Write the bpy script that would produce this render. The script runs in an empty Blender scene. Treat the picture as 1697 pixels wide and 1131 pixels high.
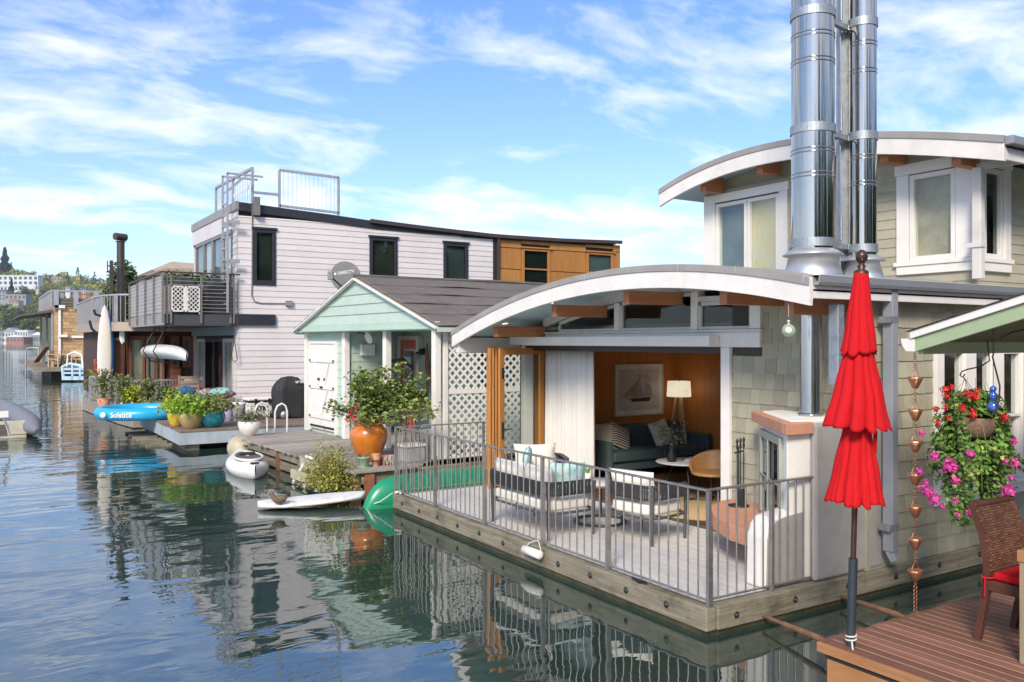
import bpy, bmesh, math, random
from mathutils import Vector, Matrix
R = math.radians
random.seed(7)
S = bpy.context.scene
COL = S.collection
# ------------------------------------------------------------------ camera
CAM = (-4.988, -4.978, 2.39)
cd = bpy.data.cameras.new('camera'); cam = bpy.data.objects.new('camera', cd); COL.objects.link(cam)
cam.location = CAM; cam.rotation_euler = (R(90), 0, R(-32.19))
cd.sensor_width = 36; cd.lens = 29.93; cd.clip_start = .05; cd.clip_end = 20000
S.camera = cam
# ------------------------------------------------------------------ light
SUN_EL, SUN_DIR = 36, (-.73, -.68)      # direction towards the sun, over the lake behind the camera
W = bpy.data.worlds.new('World'); S.world = W; W.use_nodes = True
nt = W.node_tree; N = nt.nodes; L = nt.links; N.clear()
out = N.new('ShaderNodeOutputWorld'); bg = N.new('ShaderNodeBackground'); bg.inputs[1].default_value = .15
sky = N.new('ShaderNodeTexSky'); sky.sky_type = 'NISHITA'; sky.sun_disc = False
sky.sun_elevation = R(SUN_EL); sky.sun_rotation = math.atan2(SUN_DIR[0], SUN_DIR[1])
sky.air_density = 1.0; sky.dust_density = .6; sky.ozone_density = 2.2
tc = N.new('ShaderNodeTexCoord'); sep = N.new('ShaderNodeSeparateXYZ'); L.new(tc.outputs['Generated'], sep.inputs[0])
def math_(op, a, b=None, clamp=False):
    n = N.new('ShaderNodeMath'); n.operation = op; n.use_clamp = clamp
    for i, v in enumerate((a, b)):
        if v is None: continue
        if isinstance(v, (int, float)): n.inputs[i].default_value = v
        else: L.new(v, n.inputs[i])
    return n.outputs[0]
zc = math_('MAXIMUM', sep.outputs[2], 0.0)
zz = math_('ADD', zc, .16)
cx_ = math_('DIVIDE', sep.outputs[0], zz); cy_ = math_('DIVIDE', sep.outputs[1], zz)
cmb = N.new('ShaderNodeCombineXYZ'); L.new(cx_, cmb.inputs[0]); L.new(cy_, cmb.inputs[1])
mp = N.new('ShaderNodeMapping'); L.new(cmb.outputs[0], mp.inputs[0])
mp.inputs['Rotation'].default_value = (0, 0, R(32)); mp.inputs['Scale'].default_value = (.75, 1.1, 1); mp.inputs['Location'].default_value = (3.1, 1.7, 0)
n1 = N.new('ShaderNodeTexNoise'); n1.inputs['Scale'].default_value = 2.6; n1.inputs['Detail'].default_value = 9; n1.inputs['Roughness'].default_value = .62; n1.inputs['Distortion'].default_value = .35
L.new(mp.outputs[0], n1.inputs['Vector'])
n2 = N.new('ShaderNodeTexNoise'); n2.inputs['Scale'].default_value = .9; n2.inputs['Detail'].default_value = 3
L.new(mp.outputs[0], n2.inputs['Vector'])
mm = math_('ADD', math_('MULTIPLY', n1.outputs[0], .72), math_('MULTIPLY', n2.outputs[0], .45))
rp = N.new('ShaderNodeValToRGB'); L.new(mm, rp.inputs[0])
rp.color_ramp.elements[0].position = .53; rp.color_ramp.elements[0].color = (0, 0, 0, 1)
rp.color_ramp.elements[1].position = .725; rp.color_ramp.elements[1].color = (1, 1, 1, 1)
hz = math_('POWER', math_('SUBTRACT', 1, zc, True), 9)     # whitish veil near the horizon, all round
hz = math_('MULTIPLY', hz, .55)
cl = math_('MAXIMUM', math_('MULTIPLY', rp.outputs[0], .80), hz)
# faint sky in saturated blue, mixed with cloud white
hs = N.new('ShaderNodeMix'); hs.data_type = 'RGBA'; hs.blend_type = 'MULTIPLY'; hs.inputs[0].default_value = 1
L.new(sky.outputs[0], hs.inputs[6]); hs.inputs[7].default_value = (.58, .725, .96, 1)
mx = N.new('ShaderNodeMix'); mx.data_type = 'RGBA'; L.new(cl, mx.inputs[0]); L.new(hs.outputs[2], mx.inputs[6]); mx.inputs[7].default_value = (5.9, 5.75, 5.6, 1)
L.new(mx.outputs[2], bg.inputs[0]); L.new(bg.outputs[0], out.inputs[0])
sd = bpy.data.lights.new('sun', 'SUN'); sd.energy = 2.8; sd.angle = R(15); sd.color = (1, .89, .74)
so = bpy.data.objects.new('sun', sd); COL.objects.link(so); so.location = (-30, -20, 30)
dv = Vector((SUN_DIR[0] * math.cos(R(SUN_EL)), SUN_DIR[1] * math.cos(R(SUN_EL)), math.sin(R(SUN_EL))))
so.rotation_euler = dv.to_track_quat('Z', 'Y').to_euler()
S.view_settings.view_transform = 'Standard'; S.view_settings.look = 'None'
S.view_settings.exposure = 0.7; S.view_settings.gamma = 1; S.view_settings.use_curve_mapping = False
# ------------------------------------------------------------------ measuring: where a sight line of the photograph meets a real plane
U2 = (.8463, .5327); U1 = (-.5327, .8463)
class Fr:
    def __init__(s, o=(0, 0), a=0): s.o = o; s.a = R(a); s.c = math.cos(s.a); s.s = math.sin(s.a)
    def to(s, p): dx, dy = p[0] - s.o[0], p[1] - s.o[1]; return (dx * s.c + dy * s.s, -dx * s.s + dy * s.c, p[2])
    def w(s, x, y, z=0): return (s.o[0] + x * s.c - y * s.s, s.o[1] + x * s.s + y * s.c, z)
    def on(s, ax, v, px, py):
        X = (px - 848.5) / 1411; Z = -(py - 565.5) / 1411
        r = (X * U2[0] + U2[1], X * U1[0] + U1[1], Z)
        c = s.to(CAM); rr = (r[0] * s.c + r[1] * s.s, -r[0] * s.s + r[1] * s.c, r[2])
        i = 'xyz'.index(ax); t = (v - c[i]) / rr[i]
        return Vector((c[0] + t * rr[0], c[1] + t * rr[1], c[2] + t * rr[2]))
WF = Fr(); on = WF.on
MF = Fr((1.54, 7.798), 2.7)
# ------------------------------------------------------------------ materials
def lin(h):
    if isinstance(h, str):
        v = [int(h[i:i + 2], 16) / 255 for i in (0, 2, 4)]
        return tuple(c / 12.92 if c <= .04045 else ((c + .055) / 1.055) ** 2.4 for c in v)
    return h
MATS = {}
def M(name, col, rough=.6, metal=0., var=.12, vs=4., rnd=0., bump=0., bs=40., kind='noise', st=(1, 1, 1), spec=.5, col2=None, dirt=0., ds=1.2, emit=0., attr=False, alpha=1., trans=0., coat=0.):
    if name in MATS: return MATS[name]
    c = lin(col); m = bpy.data.materials.new(name); m.use_nodes = True
    t = m.node_tree; n = t.nodes; l = t.links; p = n['Principled BSDF']
    p.inputs['Roughness'].default_value = rough; p.inputs['Metallic'].default_value = metal
    p.inputs['Specular IOR Level'].default_value = spec
    if coat: p.inputs['Coat Weight'].default_value = coat
    if trans: p.inputs['Transmission Weight'].default_value = trans
    if alpha < 1: p.inputs['Alpha'].default_value = alpha
    tcn = n.new('ShaderNodeTexCoord'); mpn = n.new('ShaderNodeMapping'); l.new(tcn.outputs['Object'], mpn.inputs[0]); mpn.inputs['Scale'].default_value = st
    oi = n.new('ShaderNodeObjectInfo')
    # every copy samples its own piece of the grain
    ad = n.new('ShaderNodeVectorMath'); ad.operation = 'ADD'; l.new(mpn.outputs[0], ad.inputs[0])
    sc = n.new('ShaderNodeVectorMath'); sc.operation = 'SCALE'; sc.inputs[0].default_value = (37, 53, 71); l.new(oi.outputs['Random'], sc.inputs['Scale']); l.new(sc.outputs[0], ad.inputs[1])
    vec = ad.outputs[0]
    tx = n.new('ShaderNodeTexNoise'); tx.inputs['Scale'].default_value = vs; tx.inputs['Detail'].default_value = 6; tx.inputs['Roughness'].default_value = .65
    l.new(vec, tx.inputs['Vector'])
    if kind == 'wood': tx.inputs['Distortion'].default_value = .6
    r = n.new('ShaderNodeMapRange'); r.inputs[1].default_value = .3; r.inputs[2].default_value = .7; l.new(tx.outputs[0], r.inputs[0])
    mix = n.new('ShaderNodeMix'); mix.data_type = 'RGBA'; l.new(r.outputs[0], mix.inputs[0])
    lo = lin(col2) if col2 else tuple(x * (1 - var) for x in c)
    hi = c if col2 else tuple(min(1, x * (1 + var)) for x in c)
    mix.inputs[6].default_value = (*lo, 1); mix.inputs[7].default_value = (*hi, 1)
    o = mix.outputs[2]
    if rnd or attr:
        hv = n.new('ShaderNodeHueSaturation'); l.new(o, hv.inputs['Color'])
        mr = n.new('ShaderNodeMapRange'); mr.inputs[3].default_value = 1 - (rnd or .35); mr.inputs[4].default_value = 1 + (rnd or .35)
        if attr:
            at = n.new('ShaderNodeAttribute'); at.attribute_name = 'rnd'; l.new(at.outputs['Fac'], mr.inputs[0])
            h2 = n.new('ShaderNodeMapRange'); h2.inputs[3].default_value = .485; h2.inputs[4].default_value = .515
            l.new(at.outputs['Fac'], h2.inputs[0]); l.new(h2.outputs[0], hv.inputs['Hue'])
        else: l.new(oi.outputs['Random'], mr.inputs[0])
        l.new(mr.outputs[0], hv.inputs['Value']); o = hv.outputs[0]
    if dirt:
        tg = n.new('ShaderNodeNewGeometry'); t2 = n.new('ShaderNodeTexNoise'); t2.inputs['Scale'].default_value = ds; t2.inputs['Detail'].default_value = 8; t2.inputs['Roughness'].default_value = .7
        l.new(tg.outputs['Position'], t2.inputs['Vector'])
        r2 = n.new('ShaderNodeMapRange'); r2.inputs[1].default_value = .48; r2.inputs[2].default_value = .72; r2.inputs[4].default_value = dirt; l.new(t2.outputs[0], r2.inputs[0])
        m2 = n.new('ShaderNodeMix'); m2.data_type = 'RGBA'; m2.blend_type = 'MULTIPLY'; l.new(r2.outputs[0], m2.inputs[0]); l.new(o, m2.inputs[6]); m2.inputs[7].default_value = (.35, .31, .24, 1); o = m2.outputs[2]
    l.new(o, p.inputs['Base Color'])
    if emit: l.new(o, p.inputs['Emission Color']); p.inputs['Emission Strength'].default_value = emit
    if bump:
        tb = n.new('ShaderNodeTexNoise'); tb.inputs['Scale'].default_value = bs; tb.inputs['Detail'].default_value = 5; l.new(vec, tb.inputs['Vector'])
        b = n.new('ShaderNodeBump'); b.inputs['Strength'].default_value = bump; b.inputs['Distance'].default_value = .01; l.new(tb.outputs[0], b.inputs['Height']); l.new(b.outputs[0], p.inputs['Normal'])
    rr = n.new('ShaderNodeMapRange'); rr.inputs[3].default_value = max(.02, rough - .08); rr.inputs[4].default_value = min(1, rough + .08); l.new(tx.outputs[0], rr.inputs[0]); l.new(rr.outputs[0], p.inputs['Roughness'])
    MATS[name] = m; return m
def glass_mat(name, tint=(.6, .66, .66), dark=.72, rough=.02):
    """window glass: clear pane, partly see-through, with real mirror-like reflection"""
    if name in MATS: return MATS[name]
    m = bpy.data.materials.new(name); m.use_nodes = True; t = m.node_tree; n = t.nodes; l = t.links; n.clear()
    o = n.new('ShaderNodeOutputMaterial'); tr = n.new('ShaderNodeBsdfTransparent'); tr.inputs[0].default_value = (*[c * dark for c in tint], 1)
    g = n.new('ShaderNodeBsdfGlossy'); g.inputs['Roughness'].default_value = rough; g.inputs[0].default_value = (.9, .93, .95, 1)
    fr_ = n.new('ShaderNodeFresnel'); fr_.inputs[0].default_value = 1.6; gn = n.new('ShaderNodeNewGeometry')
    iv = n.new('ShaderNodeMath'); iv.operation = 'SUBTRACT'; iv.inputs[0].default_value = 1; l.new(gn.outputs['Backfacing'], iv.inputs[1])
    fr = n.new('ShaderNodeMath'); fr.operation = 'MULTIPLY'; l.new(fr_.outputs[0], fr.inputs[0]); l.new(iv.outputs[0], fr.inputs[1])
    tx = n.new('ShaderNodeTexNoise'); tx.inputs['Scale'].default_value = 1.3; bp = n.new('ShaderNodeBump'); bp.inputs['Strength'].default_value = .06; bp.inputs['Distance'].default_value = .05
    tcn = n.new('ShaderNodeTexCoord'); l.new(tcn.outputs['Object'], tx.inputs[0]); l.new(tx.outputs[0], bp.inputs['Height']); l.new(bp.outputs[0], g.inputs['Normal'])
    mx = n.new('ShaderNodeMixShader'); l.new(fr.outputs[0], mx.inputs[0]); l.new(tr.outputs[0], mx.inputs[1]); l.new(g.outputs[0], mx.inputs[2]); l.new(mx.outputs[0], o.inputs[0])
    MATS[name] = m; return m
# ------------------------------------------------------------------ mesh builder
class MB:
    def __init__(s): s.v = []; s.f = []; s.sm = []; s.rn = []
    def add(s, vs, fs, smooth=False, rn=None):
        b = len(s.v); s.v += [tuple(v) for v in vs]
        for f in fs: s.f.append(tuple(i + b for i in f)); s.sm.append(smooth); s.rn.append(rn if rn is not None else .5)
        return s
    def box(s, x0, x1, y0, y1, z0, z1):
        x0, x1 = sorted((x0, x1)); y0, y1 = sorted((y0, y1)); z0, z1 = sorted((z0, z1))
        v = [(x, y, z) for z in (z0, z1) for y in (y0, y1) for x in (x0, x1)]
        return s.add(v, [(0, 2, 3, 1), (4, 5, 7, 6), (0, 1, 5, 4), (2, 6, 7, 3), (0, 4, 6, 2), (1, 3, 7, 5)])
    def bar(s, p, q, w, h=None, up=(0, 0, 1)):
        h = h or w; p = Vector(p); q = Vector(q); d = (q - p).normalized(); u = Vector(up)
        if abs(d.dot(u)) > .98: u = Vector((1, 0, 0))
        a = d.cross(u).normalized() * (w / 2); b = a.cross(d).normalized() * (h / 2)
        v = [c + i * a + j * b for c in (p, q) for i, j in ((-1, -1), (1, -1), (1, 1), (-1, 1))]
        return s.add(v, [(0, 1, 2, 3), (7, 6, 5, 4), (0, 4, 5, 1), (1, 5, 6, 2), (2, 6, 7, 3), (3, 7, 4, 0)])
    def tube(s, p, q, r, r2=None, n=12, cap=True, smooth=True):
        r2 = r if r2 is None else r2; p = Vector(p); q = Vector(q); d = (q - p).normalized(); u = Vector((0, 0, 1)) if abs(d.z) < .95 else Vector((1, 0, 0))
        a = d.cross(u).normalized(); b = a.cross(d)
        v = []
        for c, rr in ((p, r), (q, r2)):
            for i in range(n): t = 2 * math.pi * i / n; v.append(c + (a * math.cos(t) + b * math.sin(t)) * rr)
        s.add(v, [(i, (i + 1) % n, n + (i + 1) % n, n + i) for i in range(n)], smooth)
        if cap: s.add(v[:n], [tuple(range(n))]); s.add(v[n:], [tuple(reversed(range(n)))])
        return s
    def path(s, pts, r, n=8, closed=False, smooth=True):
        pts = [Vector(p) for p in pts]; k = len(pts); rings = []
        prev = None
        for i, p in enumerate(pts):
            a = pts[(i - 1) % k] if (closed or i > 0) else p; b = pts[(i + 1) % k] if (closed or i < k - 1) else p
            d = (b - a).normalized()
            if prev is None: u = Vector((0, 0, 1)) if abs(d.z) < .9 else Vector((1, 0, 0)); prev = d.cross(u).normalized()
            x = (prev - d * prev.dot(d)).normalized(); prev = x; y = d.cross(x)
            rr = r[i] if isinstance(r, (list, tuple)) else r
            rings.append([p + (x * math.cos(2 * math.pi * j / n) + y * math.sin(2 * math.pi * j / n)) * rr for j in range(n)])
        v = [c for g in rings for c in g]; f = []
        for i in range(k if closed else k - 1):
            for j in range(n): f.append((i * n + j, i * n + (j + 1) % n, ((i + 1) % k) * n + (j + 1) % n, ((i + 1) % k) * n + j))
        s.add(v, f, smooth)
        if not closed: s.add(rings[0], [tuple(reversed(range(n)))]); s.add(rings[-1], [tuple(range(n))])
        return s
    def lathe(s, prof, c=(0, 0, 0), n=24, smooth=True, fl=None, ax='z'):
        v = []; f = []; k = len(prof)
        for (r, z) in prof:
            for j in range(n):
                t = 2 * math.pi * j / n; rr = r * (fl(t, z) if fl else 1)
                if ax == 'z': v.append((c[0] + rr * math.cos(t), c[1] + rr * math.sin(t), c[2] + z))
                elif ax == 'x': v.append((c[0] + z, c[1] + rr * math.cos(t), c[2] + rr * math.sin(t)))
                else: v.append((c[0] + rr * math.sin(t), c[1] + z, c[2] + rr * math.cos(t)))
        for i in range(k - 1):
            for j in range(n): f.append((i * n + j, i * n + (j + 1) % n, (i + 1) * n + (j + 1) % n, (i + 1) * n + j))
        s.add(v, f, smooth)
        if prof[0][0] > 1e-4: s.add(v[:n], [tuple(reversed(range(n)))])
        if prof[-1][0] > 1e-4: s.add(v[-n:], [tuple(range(n))])
        return s
    def ball(s, c, r, n=14, m=9, sq=(1, 1, 1)):
        prof = [(math.sin(math.pi * i / m), -math.cos(math.pi * i / m)) for i in range(m + 1)]
        v = []; f = []
        for (a, z) in prof:
            for j in range(n): t = 2 * math.pi * j / n; v.append((c[0] + r * sq[0] * a * math.cos(t), c[1] + r * sq[1] * a * math.sin(t), c[2] + r * sq[2] * z))
        for i in range(m):
            for j in range(n): f.append((i * n + j, i * n + (j + 1) % n, (i + 1) * n + (j + 1) % n, (i + 1) * n + j))
        return s.add(v, f, True)
    def prism(s, poly, d0, d1, ax='z'):
        """extrude a 2-D outline along an axis: 'z' (x,y), 'x' (y,z), 'y' (x,z)"""
        def P(a, b, d): return (a, b, d) if ax == 'z' else ((d, a, b) if ax == 'x' else (a, d, b))
        n = len(poly); v = [P(a, b, d0) for a, b in poly] + [P(a, b, d1) for a, b in poly]
        return s.add(v, [tuple(range(n)), tuple(reversed(range(n, 2 * n)))] + [(i, i + n, (i + 1) % n + n, (i + 1) % n) for i in range(n)])
    def grid(s, fn, nu, nv, smooth=True, rn=None):
        v = [fn(i / nu, j / nv) for j in range(nv + 1) for i in range(nu + 1)]
        return s.add(v, [(j * (nu + 1) + i, j * (nu + 1) + i + 1, (j + 1) * (nu + 1) + i + 1, (j + 1) * (nu + 1) + i) for j in range(nv) for i in range(nu)], smooth, rn)
    def strip(s, top, bot, d0, d1, ax='x'):
        """solid between two height lines given at the same stations: list of (u, ztop), list of (u, zbot)"""
        n = len(top)
        def P(u, z, d): return (d, u, z) if ax == 'x' else (u, d, z)
        v = [P(*top[i], d0) for i in range(n)] + [P(*bot[i], d0) for i in range(n)] + [P(*top[i], d1) for i in range(n)] + [P(*bot[i], d1) for i in range(n)]
        f = []
        for i in range(n - 1):
            f += [(i, i + 1, n + i + 1, n + i), (2 * n + i + 1, 2 * n + i, 3 * n + i, 3 * n + i + 1), (i + 1, i, 2 * n + i, 2 * n + i + 1), (n + i, n + i + 1, 3 * n + i + 1, 3 * n + i)]
        f += [(0, n, 3 * n, 2 * n), (n - 1, 3 * n - 1, 4 * n - 1, 2 * n - 1)]
        return s.add(v, f)
    def mesh(s, name):
        me = bpy.data.meshes.new(name); me.from_pydata(s.v, [], s.f); me.validate()
        if len(me.polygons) == len(s.sm): me.polygons.foreach_set('use_smooth', s.sm)
        if any(r != .5 for r in s.rn) and len(me.polygons) == len(s.rn):
            a = me.attributes.new('rnd', 'FLOAT', 'FACE'); a.data.foreach_set('value', s.rn)
        bm = bmesh.new(); bm.from_mesh(me)
        if not any(r != .5 for r in s.rn): bmesh.ops.recalc_face_normals(bm, faces=bm.faces)
        bm.to_mesh(me); bm.free(); return me
    def build(s, name, mat, parent=None, bev=0, loc=(0, 0, 0), rot=(0, 0, 0), seg=2, solid=0, sub=0, label=None, stuff=False):
        me = s.mesh(name); me.materials.append(mat); o = bpy.data.objects.new(name, me); COL.objects.link(o)
        if parent: o.parent = parent
        o.location = loc; o.rotation_euler = rot
        if solid: d = o.modifiers.new('solid', 'SOLIDIFY'); d.thickness = solid; d.offset = 0
        if sub:
            d = o.modifiers.new('sub', 'SUBSURF'); d.levels = sub; d.render_levels = sub
        if bev: d = o.modifiers.new('bevel', 'BEVEL'); d.width = bev; d.segments = seg; d.limit_method = 'ANGLE'; d.angle_limit = R(35)
        if label: o['label'] = label
        if stuff: o['kind'] = 'stuff'
        return o
def tag(o, label, cat, group=None):
    o['label'] = label; o['category'] = cat
    if group: o['group'] = group
    return o
def thing(name, label, cat, loc=(0, 0, 0), rz=0, group=None):
    o = bpy.data.objects.new(name, None); COL.objects.link(o); o.location = loc; o.rotation_euler = (0, 0, R(rz)); o.empty_display_size = .1
    return tag(o, label, cat, group)
def inst(me_obj, parent, loc, rot=(0, 0, 0), scale=(1, 1, 1), name=None):
    o = bpy.data.objects.new(name or me_obj.name.split('.')[0], me_obj.data); COL.objects.link(o); o.parent = parent; o.location = loc; o.rotation_euler = rot; o.scale = scale
    for m in me_obj.modifiers:
        if m.type == 'BEVEL': d = o.modifiers.new('bevel', 'BEVEL'); d.width = m.width; d.segments = m.segments; d.limit_method = 'ANGLE'; d.angle_limit = m.angle_limit
    return o
def dup(root, loc, rz=None, label=None, scale=None):
    r = root.copy(); COL.objects.link(r); r.location = loc
    if rz is not None: r.rotation_euler = (0, 0, R(rz))
    if label: r['label'] = label
    if scale: r.scale = (scale,) * 3
    for ch in list(root.children):
        c = ch.copy(); COL.objects.link(c); c.parent = r
        for g in ch.children: d = g.copy(); COL.objects.link(d); d.parent = c
    return r
def struct(o): o['kind'] = 'structure'; return o
def text(body, size, name, mat, parent, loc, rot, depth=.002, bold=0, align='CENTER', sx=1.):
    cu = bpy.data.curves.new(name, 'FONT'); cu.body = body; cu.size = size; cu.extrude = depth; cu.offset = bold; cu.align_x = align; cu.align_y = 'CENTER'
    t = bpy.data.objects.new(name + '_tmp', cu); COL.objects.link(t)
    bpy.context.view_layer.update()
    me = bpy.data.meshes.new_from_object(t.evaluated_get(bpy.context.evaluated_depsgraph_get())); bpy.data.objects.remove(t)
    me.materials.clear(); me.materials.append(mat); o = bpy.data.objects.new(name, me); COL.objects.link(o); o.parent = parent; o.location = loc; o.rotation_euler = rot; o.scale = (sx, 1, 1); return o
# lay boards or shingles on a wall.  facing 'x': wall plane x=c looking to -x, u = y;  facing 'y': plane y=c looking to -y, u = x
COUNT = {}
def siding(parent, name, mat, c, facing, u0, u1, z0, z1, exp, wmin=None, wmax=None, holes=(), top=None, limit=290, key=None, th=.016, gap=.004, lap=.02, jit=0.):
    key = key or id(parent); base_ = MB()
    unit = MB().add([(0, 0, -.0), (1, 0, 0), (1, 0, 1), (0, 0, 1), (0, -th, 0), (1, -th, 0), (1, -.004, 1), (0, -.004, 1)],
                    [(4, 5, 6, 7), (0, 1, 5, 4), (0, 4, 7, 3), (1, 2, 6, 5), (3, 7, 6, 2), (0, 3, 2, 1)])
    um = unit.mesh(name); um.materials.append(mat); rot = (0, 0, R(-90)) if facing == 'x' else (0, 0, 0)
    rest = MB(); z = z0; row = 0
    while z < z1 - .01:
        h = min(exp, z1 - z); ivs = [(u0, u1)]
        for (a, b, c0, c1) in holes:
            if min(c1, z + h) - max(c0, z) > .35 * h:
                nv = []
                for (p, q) in ivs:
                    if b <= p or a >= q: nv.append((p, q)); continue
                    if a > p: nv.append((p, a))
                    if b < q: nv.append((b, q))
                ivs = [i for i in nv if i[1] - i[0] > .01]
        for (p, q) in ivs:
            u = p
            while u < q - .003:
                w = q - u if not wmax else min(random.uniform(wmin, wmax), q - u)
                if wmax and q - u - w < wmin * .4: w = q - u
                hh = min(h + lap, z1 - z + .003)
                if top:
                    t = min(top(u), top(u + w)) if wmax else max(top(u), top(u + w))
                    if z > t - .02: u += w; continue
                    hh = min(hh, max(.02, t - z))
                dz = random.uniform(-jit, jit) if jit else 0
                a = (u + w - gap) if facing == 'x' else u
                loc = (c, a, z + dz) if facing == 'x' else (a, c, z + dz)
                sc = (w - gap, 1, hh)
                COUNT[key] = COUNT.get(key, 0) + 1
                if COUNT[key] <= limit:
                    o = bpy.data.objects.new(name, um); COL.objects.link(o); o.parent = parent; o.location = loc; o.rotation_euler = rot; o.scale = sc
                else:
                    vs = []
                    for v in unit.v:
                        x, y, zz_ = v[0] * sc[0], v[1], v[2] * sc[2]
                        vs.append((loc[0] + y, loc[1] - x, loc[2] + zz_) if facing == 'x' else (loc[0] + x, loc[1] + y, loc[2] + zz_))
                    rest.add(vs, unit.f, rn=random.random())
                u += w
        z += exp; row += 1
    if rest.v: rest.build(name + '_field', mat, parent, stuff=True)
def leaves(n, pos, size, flat=.5, rnd=None, curl=.3):
    """n small folded leaves; pos(i) gives a position"""
    m = MB()
    for i in range(n):
        p = Vector(pos(i)); s_ = size * random.uniform(.6, 1.25)
        d = Vector((random.gauss(0, 1), random.gauss(0, 1), random.gauss(0, flat))).normalized()
        nrm = Vector((random.gauss(0, .6), random.gauss(0, .6), 1)).normalized(); sd_ = d.cross(nrm).normalized() * s_ * .42; u = sd_.cross(d).normalized()
        r = random.random(); a = p; b = p + d * s_ * .5 + sd_ + u * s_ * curl * .4; c = p + d * s_; e = p + d * s_ * .5 - sd_ + u * s_ * curl * .4
        m.add([a, b, c, e], [(0, 1, 2), (0, 2, 3)], False, r if r != .5 else .51)
    return m
# ------------------------------------------------------------------ palette
white = M('white paint', (.76, .73, .68), .5, var=.05, vs=3, bump=.08, bs=60, dirt=.12, ds=3)
trimw = M('pale grey trim paint', (.63, .605, .57), .5, var=.05, bump=.06, dirt=.15, ds=4)
fascw = M('weathered white fascia paint', (.73, .70, .655), .55, var=.06, bump=.1, dirt=.18, ds=3)
shing = M('sage shingle paint', (.375, .35, .25), .75, var=.10, vs=5, rnd=.16, bump=.35, bs=30, st=(14, 14, 1), dirt=.28, ds=2.2, attr=False)
shingR = M('sage shingle paint field', (.375, .35, .25), .75, var=.10, vs=5, rnd=.16, bump=.35, bs=30, st=(14, 14, 1), dirt=.28, ds=2.2, attr=True)
lapA = M('sage lap board paint', (.40, .375, .275), .7, var=.08, vs=3, st=(1, 1, 8), rnd=.06, bump=.2, bs=20, dirt=.3, ds=2.5)
back = M('dark building paper', (.06, .055, .045), .9)
timb = M('weathered deck timber', (.30, .27, .20), .8, var=.4, vs=3, kind='wood', st=(1, 1, 9), bump=.6, bs=24, col2=(.13, .12, .08), dirt=.55, ds=2.5)
timbx = M('weathered deck timber long', (.30, .275, .205), .8, vs=2.5, kind='wood', st=(.6, 1, 12), bump=.6, bs=14, col2=(.14, .115, .07), dirt=.8, ds=2.1)
timby = M('weathered deck timber cross', (.30, .275, .205), .8, vs=2.5, kind='wood', st=(1, .6, 12), bump=.6, bs=14, col2=(.14, .115, .07), dirt=.8, ds=2.1)
greyplank = M('pale grey deck board', (.60, .575, .54), .7, var=.07, vs=4, rnd=.05, kind='wood', st=(9, .7, 1), bump=.25, bs=20, dirt=.14, ds=2)
orange = M('orange stained beam', (.50, .20, .085), .5, vs=3, kind='wood', st=(1, 8, 8), col2=(.36, .13, .05), bump=.15)
soff = M('pale blue soffit', (.48, .68, .74), .6, var=.04)
memb = M('grey roof membrane edge', (.30, .285, .27), .75, var=.12, vs=2.5, bump=.1, bs=8, dirt=.2)
gutt = M('grey enamel gutter', (.25, .265, .29), .42, var=.06, dirt=.15)
metal = M('weathered rail steel', (.36, .335, .31), .42, .75, var=.22, vs=9, bump=.1, bs=60)
galv = M('galvanised band', (.36, .39, .42), .5, .7, var=.2, vs=14)
chrome = M('polished stainless', (.52, .475, .41), .10, 1., var=.03, vs=2, spec=.6)
blackm = M('black metal', (.03, .03, .03), .45, .3)
char = M('charcoal aluminium', (.10, .10, .105), .45, .3)
cream = M('cream cushion fabric', (.72, .68, .61), .9, var=.04, vs=12, bump=.2, bs=120)
rope = M('charcoal rope weave', (.03, .033, .04), .85, bump=.5, bs=90)
doorw = M('fir door timber', (.50, .23, .055), .4, vs=3, kind='wood', st=(9, 9, .7), col2=(.34, .135, .03), bump=.1)
panelw = M('warm plywood panel', (.56, .215, .05), .45, vs=2.2, kind='wood', st=(7, 7, .5), col2=(.44, .155, .034))
terra = M('terracotta concrete', (.52, .255, .155), .75, var=.1, vs=6, bump=.2, dirt=.1, ds=6)
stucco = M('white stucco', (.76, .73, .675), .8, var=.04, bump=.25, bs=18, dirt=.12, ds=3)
stuccog = M('grey side stucco', (.33, .315, .30), .8, var=.12, vs=1.8, bump=.25, bs=18, dirt=.25, ds=2)  # darker grey than the white stucco; slab and low-wall side only
glass = glass_mat('window glass', (.93, .96, .95), .97)
glassd = glass_mat('dark window glass', (.8, .85, .85), .75)
redf = M('red canvas', (.50, .006, .010), .85, var=.10, vs=3, st=(9, 9, 1), bump=.5, bs=12, spec=.25)
bronze = M('bronze pole', (.075, .04, .028), .38, .5)
copper = M('copper', (.55, .25, .14), .42, .85, var=.25, vs=30)
cordm = M('worn white cord', (.6, .58, .52), .9)
rust = M('rusty steel', (.22, .12, .07), .8, .3, var=.4, vs=8, bump=.5)
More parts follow.
